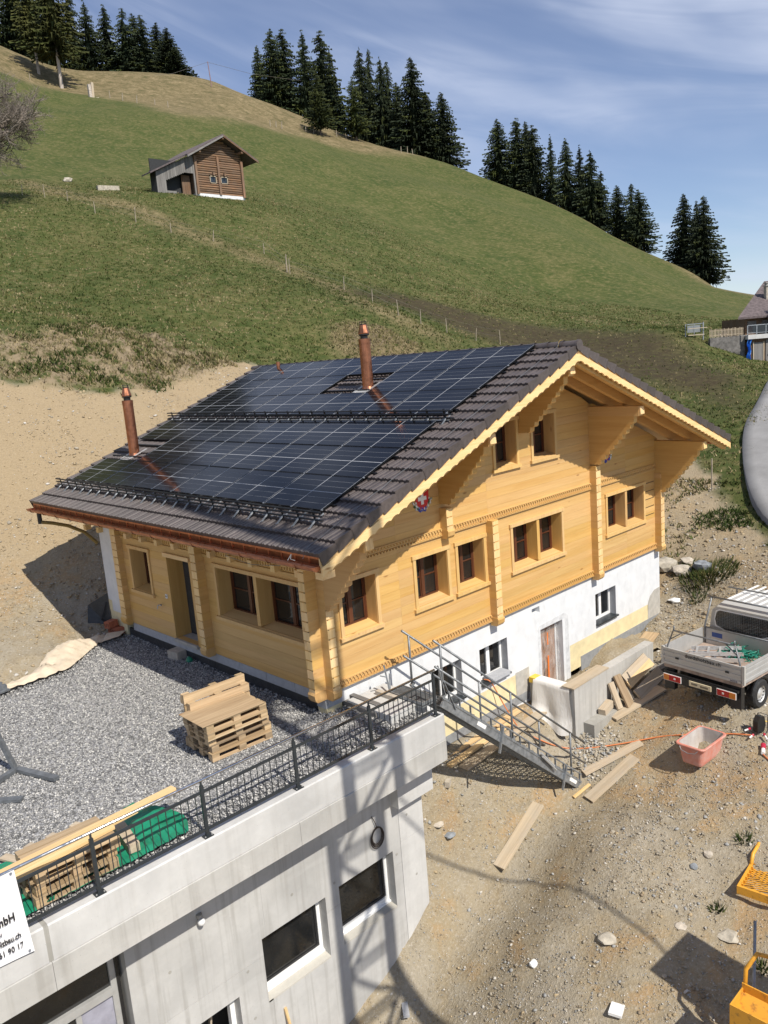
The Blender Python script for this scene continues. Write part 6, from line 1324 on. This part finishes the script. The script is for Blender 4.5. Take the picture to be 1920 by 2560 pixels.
for s in (-1, 1): mb = MB(); mb.box(.02, .16, min(s * .98, s * .72), max(s * .98, s * .72), .28, .80); tp('mud_flap', mb, 'black')
for x in (.98, BL + 2.35):
    for s in (1, -1):
        n = 26; mb = MB(); pr = [(.20, -.11), (.31, -.115), (.345, -.08), (.345, .08), (.31, .115), (.20, .11)]; vs = []; fs = []
        for k in range(n):
            a = 2 * math.pi * k / n
            for r, y in pr: vs.append((r * math.cos(a), y, r * math.sin(a)))
        for k in range(n):
            for j in range(5): p0 = k * 6 + j; p1 = ((k + 1) % n) * 6 + j; fs.append((p0, p1, p1 + 1, p0 + 1))
        mb.add(vs, fs); wv_ = thing('wheel', '', '', (0, 0, 0)); bpy.data.objects.remove(wv_)
        wh = put('wheel', mb.mesh('wheel', MT['rubber']), tk, (x, s * .84, .345)); mb = MB()
        vs = []; fs = []
        for r, y in ((.215, .09), (.19, .07), (.13, .05), (.05, .085), (.0, .09)):
            for k in range(n): a = 2 * math.pi * k / n; vs.append((r * math.cos(a), s * y, r * math.sin(a)))
        for i in range(4):
            for k in range(n): k2 = (k + 1) % n; fs.append((i * n + k, i * n + k2, (i + 1) * n + k2, (i + 1) * n + k))
        mb.add(vs, fs)
        for k in range(12): a = 2 * math.pi * k / 12; mb.obox((.16 * math.cos(a), s * .073, .16 * math.sin(a)), (.012, 0, 0), (0, .006, 0), (0, 0, .012), 1)
        mb.build('rim', [MT['alu_w'], MT['black']], wh)
    mb = MB(); mb.tube([(x, -.8, .345), (x, .8, .345)], .05, 8); tp('axle', mb, 'black')
mb = MB()
for s in (1, -1): mb.tube([(.98 + .40 * math.cos(a), s * .92, .36 + .40 * math.sin(a)) for a in np.linspace(.1, 3.0, 9)], .035, 6)
tp('wheel_arch', mb, 'black')
# load: ladder and net
ld = thing('ladder', 'short aluminium ladder lying in the truck bed', 'ladder', (8.30, -3.62, -2.44), R_(-6.5)); a0 = R_(-62)
lad = lambda u_, v_, z=0: (.42 + u_ * math.cos(a0) - v_ * math.sin(a0), .62 + u_ * math.sin(a0) + v_ * math.cos(a0), BZ + .07 + z)
for v_ in (0, .42): mb = MB(); mb.beam(lad(0, v_), lad(1.25, v_ , .05), .03, .09); mb.build('rail', MT['alu_w'], ld)
for v_ in (.0, .42): mb = MB(); mb.beam(lad(.05, v_ + .06, .10), lad(1.2, v_ + .10, .17), .03, .09); mb.build('rail', MT['alu_w'], ld)
for k in range(5): mb = MB(); mb.beam(lad(.1 + .26 * k, .02, .03), lad(.1 + .26 * k, .44, .03), .05, .02); mb.build('rung', MT['alu'], ld)
for k in range(4): mb = MB(); mb.beam(lad(.2 + .26 * k, .06, .14), lad(.2 + .26 * k, .52, .14), .05, .02); mb.build('rung', MT['alu'], ld)
mb = MB()
for i in range(120):
    c = Vector((1.15 + .38 * rnd.random() + .1, .25 - .75 * rnd.random(), BZ + .03 + .18 * rnd.random() * rnd.random())); p = [c]
    for k in range(5): p.append(p[-1] + Vector((rnd.gauss(0, .07), rnd.gauss(0, .08), rnd.gauss(0, .03))))
    for q in p: q.z = max(q.z, BZ + .02)
    mb.tube(p, .009, 4, cap=False)
tag(mb.build('green_net', MT['netg'], None, (8.30, -3.62, -2.44), R_(-6.5)), 'tangled green net heaped in the truck bed', 'net')

# ------------------------------------------------------------------ hill: barn, trees, fences, neighbour's chalet
barn = thing('wooden_barn', 'weathered brown log barn with a grey lean-to shed on the meadow', 'barn', (36.8, 59.6, 22.85))
def bp(name, mb, mat, parent=None): return mb.build(name, mat, parent or barn)
WX, RX, RZ_, sl_ = 5.45, 3.1, 5.73, .525
bt = lambda x: RZ_ - sl_ * abs(x - RX)
mb = MB(); mb.box(-.05, WX + .05, -.05, 6, -1.2, .22); bp('plinth', mb, MT['plaster'])
k = 0
while .22 + k * .21 < 5.4:
    z0 = .22 + k * .21; z1 = z0 + .195; k += 1; xa, xb = max(0, RX - (RZ_ - .2 - z1) / sl_), min(WX, RX + (RZ_ - .2 - z1) / sl_)
    if xb - xa < .2: break
    mb = MB(); o = rnd.uniform(-.03, .03)
    for q in rects_minus((xa, xb, z0, z1), [(1.55, 2.37, 1.22, 1.98), (2.80, 3.68, 1.26, 1.98)]): mb.prism([(o, q[2] + .02), (o - .03, (q[2] + q[3]) / 2), (o, q[3] - .02), (.15, q[3]), (.15, q[2])], q[0], q[1], 'x')
    bp('wall_log', mb, W['barn_x'])
mb = MB(); mb.box(0, .15, .15, 6, .2, 3.7); mb.box(WX - .15, WX, .15, 6, .2, 3.7); mb.box(.15, WX - .15, 5.85, 6, .2, 3.7); bp('side_walls', mb, W['barn_y'])
for x in (0.05, WX - .05): mb = MB(); mb.box(x - .12, x + .12, -.22, .0, .1, 3.6); bp('log_end_post', mb, W['barn_z'])
mb = MB(); mb.box(2.52, 2.76, -.16, -.05, .2, 3.75); bp('centre_post', mb, W['barn_z'])
for a, b, c, d in ((1.58, 2.34, 1.25, 1.95), (2.83, 3.65, 1.29, 1.95)):
    mb = MB(); [mb.box(*q) for q in ((a, a + .07, -.06, .06, c, d), (b - .07, b, -.06, .06, c, d), (a, b, -.06, .06, d - .08, d), (a, b, -.06, .06, c, c + .06))]; w_ = bp('window', mb, W['plank_z']); mb = MB(); mb.box(a + .06, b - .06, .02, .03, c + .05, d - .07); bp('pane', mb, flat('old_window_glass', (.03, .04, .05), .25, 0, .3, 3), w_)
    mb = MB(); mb.box((a + b) / 2 - .09, (a + b) / 2 + .09, -.30, -.1, d + .02, d + .28); bp('hood', mb, W['barn_z'], w_)
for s in (0, 1):
    xe = -1.15 if s == 0 else 7.05; mb = MB(); mb.prism([(xe, bt(xe) - .10), (RX, RZ_ - .10), (RX, RZ_ + .02), (xe, bt(xe) + .02)], -.85, 6.6); bp('roof', mb, MT['slate'])
    mb = MB(); mb.prism([(xe, bt(xe) - .26), (RX, RZ_ - .26), (RX, RZ_ - .10), (xe, bt(xe) - .10)], -.90, -.80); bp('verge_board', mb, W['grey_x'] if s == 0 else W['barn_x'])
for x in (.3, RX, 5.2): mb = MB(); mb.box(x - .1, x + .1, -.8, .1, bt(x) - .45, bt(x) - .25); bp('purlin', mb, W['barn_y'])
# lean-to
lt = lambda x: 1.95 + (x + 4.2) * .47
mb = MB(); mb.prism([(-5.05, lt(-5.05) - .02), (-.9, lt(-.9) - .02), (-.9, lt(-.9) + .10), (-5.05, lt(-5.05) + .10)], -.45, 1.2); bp('shed_roof', mb, MT['slate'])
x = -4.25
while x < -.02:
    z0 = -.05
    if x > -3.3: z0 = 1.15 + .42 * min(1, max(0, (x + 3.3) / 2.0)) * 2
    x1 = min(x + .19, -.01); zt_ = min(lt(x) - .05, 3.6)
    if zt_ > z0 + .1: mb = MB(); mb.box(x, x1, -.02 + rnd.uniform(-.01, .01), .03, z0, zt_); bp('board', mb, W['grey_z'])
    x += .20
mb = MB(); mb.box(-4.3, -4.25, 0, 1.0, -.2, 1.8); mb.box(-4.2, 0, 1.0, 1.1, -.2, 3.2); bp('shed_walls', mb, flat('dark_shed_board', (.03, .032, .034), .9))
mb = MB(); mb.box(-1.2, -.3, .6, .7, 0, 1.9); bp('inner_boards', mb, W['barn_z'])
mb = MB(); mb.box(-3.2, -2.2, .1, .18, -.05, .25); bp('low_board', mb, W['grey_x'])
mb = MB(); mb.box(-.22, -.02, -.06, .06, -.05, 3.0); bp('shed_post', mb, W['grey_z'])

# conifers ---------------------------------------------------------------
def crown_mesh(seed, taper=.85, base=.06, whorls=34, per=10, droop=.30, mats=None, ragged=.35):
    r = random.Random(seed); V = []; F = []; MI = []
    def tri(a, b, c, m_): o = len(V); V.extend((tuple(a), tuple(b), tuple(c))); F.append((o, o + 1, o + 2)); MI.append(m_)
    for w_ in range(whorls):
        z = base + (1 - base) * (w_ / whorls) ** .93; rr = .5 * (1 - z) ** taper * (1 if z > base + .07 else .82) + .012
        for k in range(max(4, int(per * (1 - .45 * z)))):
            a = r.random() * 6.283; L = rr * r.uniform(1 - ragged, 1.12); d = Vector((math.cos(a), math.sin(a), 0)); s = Vector((-d.y, d.x, 0)); m_ = 0 if r.random() < .8 else 1
            zz = z + r.uniform(-.028, .028); N = 4; prev = Vector((0, 0, zz)); wd = L * r.uniform(.17, .30)
            for q in range(N):
                t1 = (q + 1) / N; p = d * L * t1 + Vector((0, 0, zz - droop * L * .42 * (t1 ** 1.3) + (.05 * L if q == N - 1 else 0))); wq = wd * (1 - t1 * .75)
                tri(prev, p + s * wq + Vector((0, 0, -.018)), p, m_); tri(prev, p, p - s * wq + Vector((0, 0, -.018)), m_)
                tri(prev + s * wq * .4, prev - s * wq * .4, (prev + p) / 2 + Vector((r.uniform(-.01, .01), r.uniform(-.01, .01), -L * r.uniform(.10, .2))), m_)
                prev = p
    for k in range(7):                                       # inner cone added to stop sky showing through the crown
        a0, a1 = 6.283 * k / 7, 6.283 * (k + 1) / 7; q = .12
        tri((q * math.cos(a0), q * math.sin(a0), base + .06), (q * math.cos(a1), q * math.sin(a1), base + .06), (0, 0, .93), 0)
    V = np.array(V); F = np.array(F)
    me = bpy.data.meshes.new('crown'); me.from_pydata(V.tolist(), [], F.tolist()); [me.materials.append(m) for m in mats]; me.polygons.foreach_set('material_index', MI); me.update(); return me
sp_m = [MT['spruce_needles'], MT['green_spruce_needles']]
CROWNS = [crown_mesh(s, (.70, .62, .80, .55, .74, .66, .9)[s], (.05, .08, .06, .12, .04, .16, .05)[s], (46, 44, 48, 40, 46, 34, 42)[s], (15, 16, 14, 15, 17, 13, 15)[s], (.34, .26, .46, .3, .36, .55, .2)[s], sp_m, (.34, .42, .3, .5, .38, .6, .45)[s]) for s in range(7)]
GCROWN = [crown_mesh(20 + s, .72, .14, 34, 12, .22, [MT['green_spruce_needles'], MT['spruce_needles']], .4) for s in range(2)]
LCROWN = crown_mesh(31, .55, .30, 34, 12, .5, [MT['larch_needles'], MT['green_spruce_needles']], .5)
def trunk_mesh(mat, top=.9):
    mb = MB(); mb.tube([(0, 0, -.08), (0, 0, .1), (.002, 0, .5), (0, 0, top)], [.019, .015, .010, .002], 7); return mb.mesh('trunk', mat)
TR, TRW = trunk_mesh(MT['bark']), trunk_mesh(MT['bark_w'])
def conifer(label, x, y, z, h, wd, crown, trunk, group, name='spruce_tree', cat='tree'):
    t = thing(name, label, cat, (x, y, z), rnd.random() * 6.28, group); t.scale = (wd * 1.22, wd * 1.22, h * 1.03)
    put('crown', crown, t); tr = put('trunk', trunk, t); tr.scale = (h / wd / 1.22, h / wd / 1.22, 1); return t
ORD = ['first', 'second', 'third', 'fourth', 'fifth', 'sixth', 'seventh', 'eighth', 'ninth', 'tenth', 'eleventh', 'twelfth']
TREES = {
'wood at the top left': [(76.3, 188.8, 77.4, 19.2, 12.8), (80.5, 190.4, 74.4, 22.5, 12.5), (82.4, 185.1, 73.2, 21.8, 11.7), (88.5, 185.7, 71.0, 24.8, 11.9), (89.7, 180.0, 72.1, 18.8, 11.1), (94.1, 179.3, 71.8, 19.0, 10.1), (96.2, 174.8, 72.3, 16.9, 10.0), (100.4, 177.3, 70.7, 18.6, 9.6), (99.1, 171.7, 71.7, 15.7, 9.9), (102.8, 171.8, 70.4, 15.8, 9.0), (102.3, 166.5, 70.6, 12.9, 10.3), (102.7, 164.6, 70.3, 8.8, 9.2)],
'tall clump above the barn': [(114.5, 149.2, 59.9, 16.7, 7.0), (112.7, 141.6, 59.1, 18.2, 10.1), (115.4, 141.0, 56.9, 20.6, 9.7), (115.6, 134.4, 54.9, 20.4, 9.9), (118.2, 131.6, 52.1, 22.6, 10.3), (120.0, 131.1, 50.4, 21.0, 8.5)],
'broad clump right of the barn': [(119.2, 120.8, 47.9, 20.6, 9.0), (122.4, 121.5, 45.8, 23.4, 7.8), (120.9, 116.8, 45.6, 20.3, 7.6), (122.6, 116.5, 44.5, 20.8, 8.1), (123.8, 115.1, 43.5, 17.4, 8.1), (120.7, 107.8, 43.6, 19.4, 11.3), (122.2, 106.1, 42.4, 14.2, 7.8), (123.3, 102.7, 40.9, 14.8, 9.4)],
'long row on the right ridge': [(122.2, 88.4, 34.5, 12.7, 8.1), (122.2, 84.2, 32.3, 14.0, 6.8), (123.4, 82.9, 30.7, 14.8, 6.4), (121.4, 80.0, 30.4, 13.6, 7.0), (122.2, 76.9, 28.1, 13.7, 4.7), (119.9, 72.3, 26.9, 13.0, 6.4), (121.0, 70.3, 24.7, 13.7, 5.7), (118.0, 66.4, 24.1, 12.4, 7.3), (119.0, 65.1, 22.3, 10.9, 5.1)],
'small group below the long row': [(115.7, 60.2, 20.7, 8.9, 5.3), (115.1, 57.4, 18.8, 10.6, 5.6), (113.3, 55.1, 18.1, 9.7, 6.2)],
'last group at the right': [(108.5, 45.5, 14.0, 11.0, 6.1), (109.0, 43.9, 12.6, 11.2, 3.8), (106.0, 41.5, 12.6, 11.2, 6.8)]}
ci = 0
for g_, L_ in TREES.items():
    for i, a in enumerate(L_):
        conifer('dark spruce, %s from the left in the %s' % (ORD[i], g_), *a, CROWNS[(ci * 3 + ci // 4) % 7], TR, 'spruces in the ' + g_); ci += 1
conifer('yellow green spruce standing in front of the tall clump above the barn', 98.6, 111.5, 47.4, 10.9, 6.4, GCROWN[0], TR, None); conifer('yellow green spruce with bare trunk in front of the broad clump', 106.1, 109.8, 46.8, 11.2, 6.6, GCROWN[1], TR, None)
conifer('big larch with a pale bare trunk at the top left', 69.4, 154.0, 62.4, 22.2, 12.5, LCROWN, TRW, None, 'larch_tree'); conifer('thinner larch behind the big one at the top left', 67.8, 159.9, 66.4, 18.5, 9.2, LCROWN, TRW, None, 'larch_tree')

# bare tree at the left edge
def bare_tree(name, label, loc, H_, spread, depth=6, n0=3, seed=3, cat='tree', mat='twig', dense=3, r0=.035):
    r = random.Random(seed); t = thing(name, label, cat, loc); trunk = MB(); tw = MB()
    def grow(p, d, L, rad, lev):
        q = p + d * L; (trunk if lev < 2 else tw).tube([p, (p + q) / 2 + Vector((r.gauss(0, 1), r.gauss(0, 1), 0)) * L * .05, q], [rad, rad * .85, rad * .7], 4 if lev > 1 else 6, cap=False)
        if lev >= depth: return
        for k in range(dense if lev > 0 else n0):
            v = (d + Vector((r.gauss(0, 1), r.gauss(0, 1), r.gauss(.12, .6))) * spread).normalized(); grow(p + d * L * r.uniform(.45, 1), v, L * r.uniform(.6, .85), rad * .62, lev + 1)
    grow(Vector((0, 0, -.3)), Vector((.05, 0, 1)), H_ * .26, H_ * r0 * .5, 0)
    trunk.build('trunk', MT['bark'], t); kind(tw.build('twigs', MT[mat], t), 'stuff'); return t
bare_tree('bare_bush', 'big leafless bush at the left edge of the meadow', (17.3, 58.3, 23.2), 13.5, 1.0, 6, 7, 5, 'bush', 'twig', 4, .026)

# fence posts and wires ------------------------------------------------------
LOW = [(20.9, 62.1), (22.1, 60.4), (23.0, 58.1), (23.0, 53.4), (24.9, 50.5), (26.3, 47.7), (28.4, 45.1), (30.9, 42.0), (29.3, 37.0), (29.9, 31.9), (29.1, 28.3), (28.1, 25.0), (29.0, 24.0), (30.5, 23.2), (32.2, 22.3), (33.8, 21.6)]
HIGH = [(63.1, 153.7), (65.8, 134.9), (70.1, 136.6), (69.4, 130.8), (69.3, 125.8), (71.7, 123.9), (70.8, 118.3), (88.0, 112.9), (89.7, 113.4), (90.4, 112.7), (96.1, 112.8), (97.3, 112.0), (102.4, 111.3), (103.9, 110.3), (109.5, 101.5), (110.5, 100.8), (111.3, 100.2)]
ORD2 = ORD + ['thirteenth', 'fourteenth', 'fifteenth', 'sixteenth', 'seventeenth']
def fpost(label, x, y, h, r, group, m='post'):
    z = gz1(x, y); mb = MB(); lx, ly = rnd.gauss(0, .05), rnd.gauss(0, .05); mb.tube([(0, 0, -.2), (lx * .5, ly * .5, h * .5), (lx, ly, h)], [r * 1.1, r, r * .85], 6)
    return tag(mb.build('fence_post', MT[m], None, (x, y, z)), label, 'fence post', group)
for i, (x, y) in enumerate(LOW): fpost('fence post, %s from the left of the line crossing the meadow below the barn' % ORD2[i], x, y, (1.15 if i in (4, 8) else .95) * rnd.uniform(.8, 1.15), .032 if i < 8 else .028, 'fence posts across the meadow')
for i, (x, y) in enumerate(HIGH): fpost('pale fence post, %s from the left of the line under the ridge' % ORD2[i], x, y, 1.25 * rnd.uniform(.7, 1.15), .07, 'fence posts under the ridge')
fpost('split grey stake leaning beside a fence post in the middle of the meadow', 29.25, 37.25, 1.3, .05, None)
mb = MB()
for a, b in zip(LOW[:-1], LOW[1:]):
    for h in (.5, .9): mb.tube([(a[0], a[1], gz1(*a) + h), (b[0], b[1], gz1(*b) + h)], .006, 3, cap=False)
tag(mb.build('fence_wire', MT['wire']), 'thin wires strung along the meadow fence posts', 'wire')
st_ = thing('split_stump', 'white splintered tree stump beside the fence under the ridge', 'stump', (65.6, 134.6, 55.3)); mb = MB(); mb.beam((-.3, 0, 0), (-.35, 0, 2.2), .5, .5); mb.build('stem', MT['bark_w'], st_); mb = MB(); mb.beam((.15, 0, 0), (.25, 0, 2.6), .4, .4); mb.beam((.3, 0, 0), (1.4, .3, .3), .2, .2); mb.build('splinter', W['plank_z'], st_)
pl_ = thing('ridge_pole', 'thin pole with cables on the ridge between the tree groups', 'pole', (95.8, 141.1, 63.0)); mb = MB(); mb.tube([(0, 0, -.5), (-.25, .2, 5.3)], [.10, .08], 6); mb.build('pole', flat('pinkish_pole', (.25, .15, .15), .7), pl_)
mb = MB(); mb.tube([(-.25, .2, 5.2), (-4, 8, 4.6), (-8, 16, 5.6)], .03, 3); mb.tube([(-.25, .2, 5.2), (6, -6, 2.2), (14, -12, .5)], .03, 3); mb.build('cable', MT['wire'], pl_)
mb = MB(); mb.box(-1, 1, -.3, .3, -.3, .35); tag(mb.build('stone_trough', MT['stone'], None, gpos(29.8, 63.9), R_(-12)), 'long grey stone trough on the meadow left of the barn', 'trough'); rock('small pale boulder on the meadow above the trough', 30.7, 74.1, .5, 'stone')

# neighbour's chalet at the right edge -----------------------------------------
E1 = Vector((.73, -.683, 0)); F1 = Vector((.683, .73, 0))             # right, away
NB = thing('old_chalet', 'old dark chalet with shingle roof and terrace at the right edge', 'house', (47.94, 12.17, 6.9)); O_ = Vector((47.94, 12.17, 6.9))
def L(r, a, z): return tuple(E1 * r + F1 * a + Vector((0, 0, z)))
def nb(name, mat, parent, *boxes):
    mb = MB(lambda r, a, z: L(r, a, z)); [mb.box(*b) for b in boxes]; return mb.build(name, mat, parent)
mb = MB(lambda r, a, z: L(r, a, z)); mb.add([(-.05, 0, 0), (9, 0, 0), (13.2, 5.0, 2.5), (4.1, 5.0, 2.5)] + [(-.05, 0, -.14), (9, 0, -.14), (13.2, 5.0, 2.36), (4.1, 5.0, 2.36)], [(0, 1, 2, 3), (4, 7, 6, 5), (0, 4, 5, 1), (1, 5, 6, 2), (2, 6, 7, 3), (3, 7, 4, 0)]); mb.add([(4.1, 5.0, 2.5), (13.2, 5, 2.5), (15, 10, 0), (7.5, 10, 0)], [(0, 1, 2, 3)]); nr_ = mb.build('roof', MT['slate'], NB)
nb('chimney', [MT['stone']], nr_, (2.92, 3.32, 2.2, 2.6, .8, 2.0)); nb('chimney_cap', [MT['conc_d']], nr_, (2.86, 3.38, 2.14, 2.66, 2.02, 2.08), (2.96, 3.28, 2.24, 2.56, 2.10, 2.2), (2.9, 3.34, 2.2, 2.6, 2.22, 2.28))
nb('upper_wall', W['barn_x'], NB, (.75, 9, .7, 4.5, -1.4, -.10)); nb('shutter_row', W['grey_z'], NB, (.9, 1.5, .66, .7, -1.1, -.3), (1.9, 2.5, .66, .7, -1.1, -.3))
nb('terrace_slab', [MT['conc_l']], NB, (.18, 9, -1.0, .75, -1.50, -1.22)); nb('lower_wall', W['barn_z'], NB, (.5, 9, -.7, .7, -3.6, -1.5)); nb('lower_door', W['grey_z'], NB, (.7, 1.3, -.75, -.7, -3.4, -1.75), (1.5, 1.75, -.75, -.7, -3.4, -1.6)); nb('door_frame', W['plank_z'], NB, (.62, .68, -.78, -.72, -3.4, -1.7), (1.32, 1.38, -.78, -.72, -3.4, -1.7))
tr_ = nb('terrace_railing', [MT['galv']], NB, (.12, 9, -.98, -.94, -.62, -.56), (.12, 9, -.98, -.94, -1.12, -1.08)); [nb('railing_post', [MT['galv']], tr_, (x - .03, x + .03, -.98, -.94, -1.22, -.56)) for x in np.arange(.15, 4, .62)]; nb('railing_panel', [MT['anth']], tr_, (.5, 9, -.955, -.95, -1.07, -.63))
nb('retaining_wall', [flat('dark_rubble_wall', (.16, .15, .14), .9, 0, .3, 4, .4)], NB, (-2.2, .17, -.55, -.25, -3.3, -1.22))
fn = thing('picket_fence', 'weathered picket fence on the neighbour wall left of the old chalet', 'fence', tuple(O_)); 
nb('rail', W['plank_x'], fn, (-2.2, .1, -.45, -.42, -1.10, -1.05), (-2.2, .1, -.45, -.42, -.78, -.74))
pk = MB(lambda r, a, z: L(r, a, z)); pk.box(-.02, .02, -.48, -.45, -1.20, -.66); pkm = pk.mesh('picket', W['plank_z'])
for i in range(24): put('picket', pkm, fn, tuple(E1 * (-2.18 + .097 * i) + Vector((0, 0, rnd.uniform(-.03, .03)))))
gf_ = thing('metal_gate_fence', 'grey metal mesh fence panels at the left end of the picket fence', 'fence', tuple(O_))
nb('frame', [MT['galv']], gf_, (-3.55, -3.49, .35, .40, -1.0, -.15), (-2.45, -2.38, .05, .10, -1.3, -.10), (-3.5, -2.42, .20, .24, -.22, -.16), (-3.0, -2.96, .20, .24, -.9, -.18)); nb('panel', [flat('pale_fence_sheet', (.20, .22, .23), .6)], gf_, (-3.45, -2.5, .22, .23, -.75, -.28)); nb('bar', W['plank_x'], gf_, (-3.5, -2.4, -.1, -.06, -.95, -.90), (-3.5, -2.2, -.1, -.06, -.5, -.46))
vs = []; fs = []
for i in range(7):
    for j in range(11): u_, v_ = i / 6, j / 10; vs.append(L(.16 + .36 * u_ * (1 - .3 * v_) + .05 * math.sin(j * 1.3), -.80 - .12 * math.sin(u_ * 9 + v_ * 4) - .15 * v_, -1.25 - 1.65 * v_))
for i in range(6):
    for j in range(10): a = i * 11 + j; fs.append((a, a + 1, a + 12, a + 11))
mb = MB(); mb.add(vs, fs); tag(mb.build('blue_tarpaulin', MT['bluet'], None, tuple(O_)), 'bright blue tarpaulin hanging beside the old chalet terrace', 'tarpaulin')
bare_tree('small_fruit_tree', 'small leafless fruit tree below the picket fence', (47.3, 12.9, 4.9), 2.6, .55, 4, 3, 9, 'tree', 'bark_w', 2, .05)
# dark conifer beside the old chalet
conifer('dark conifer rising before the old chalet at the right edge', 49.7, 10.0, 4.9, 3.6, 2.0, CROWNS[0], TR, None)
mb = MB(); mb.tube([(0, 0, -.2), (.02, 0, 1.2)], .03, 6); tag(mb.build('marker_stake', MT['post'], None, gpos(20.4, 1.6)), 'thin pale marker stake on the verge near the roof corner', 'stake')
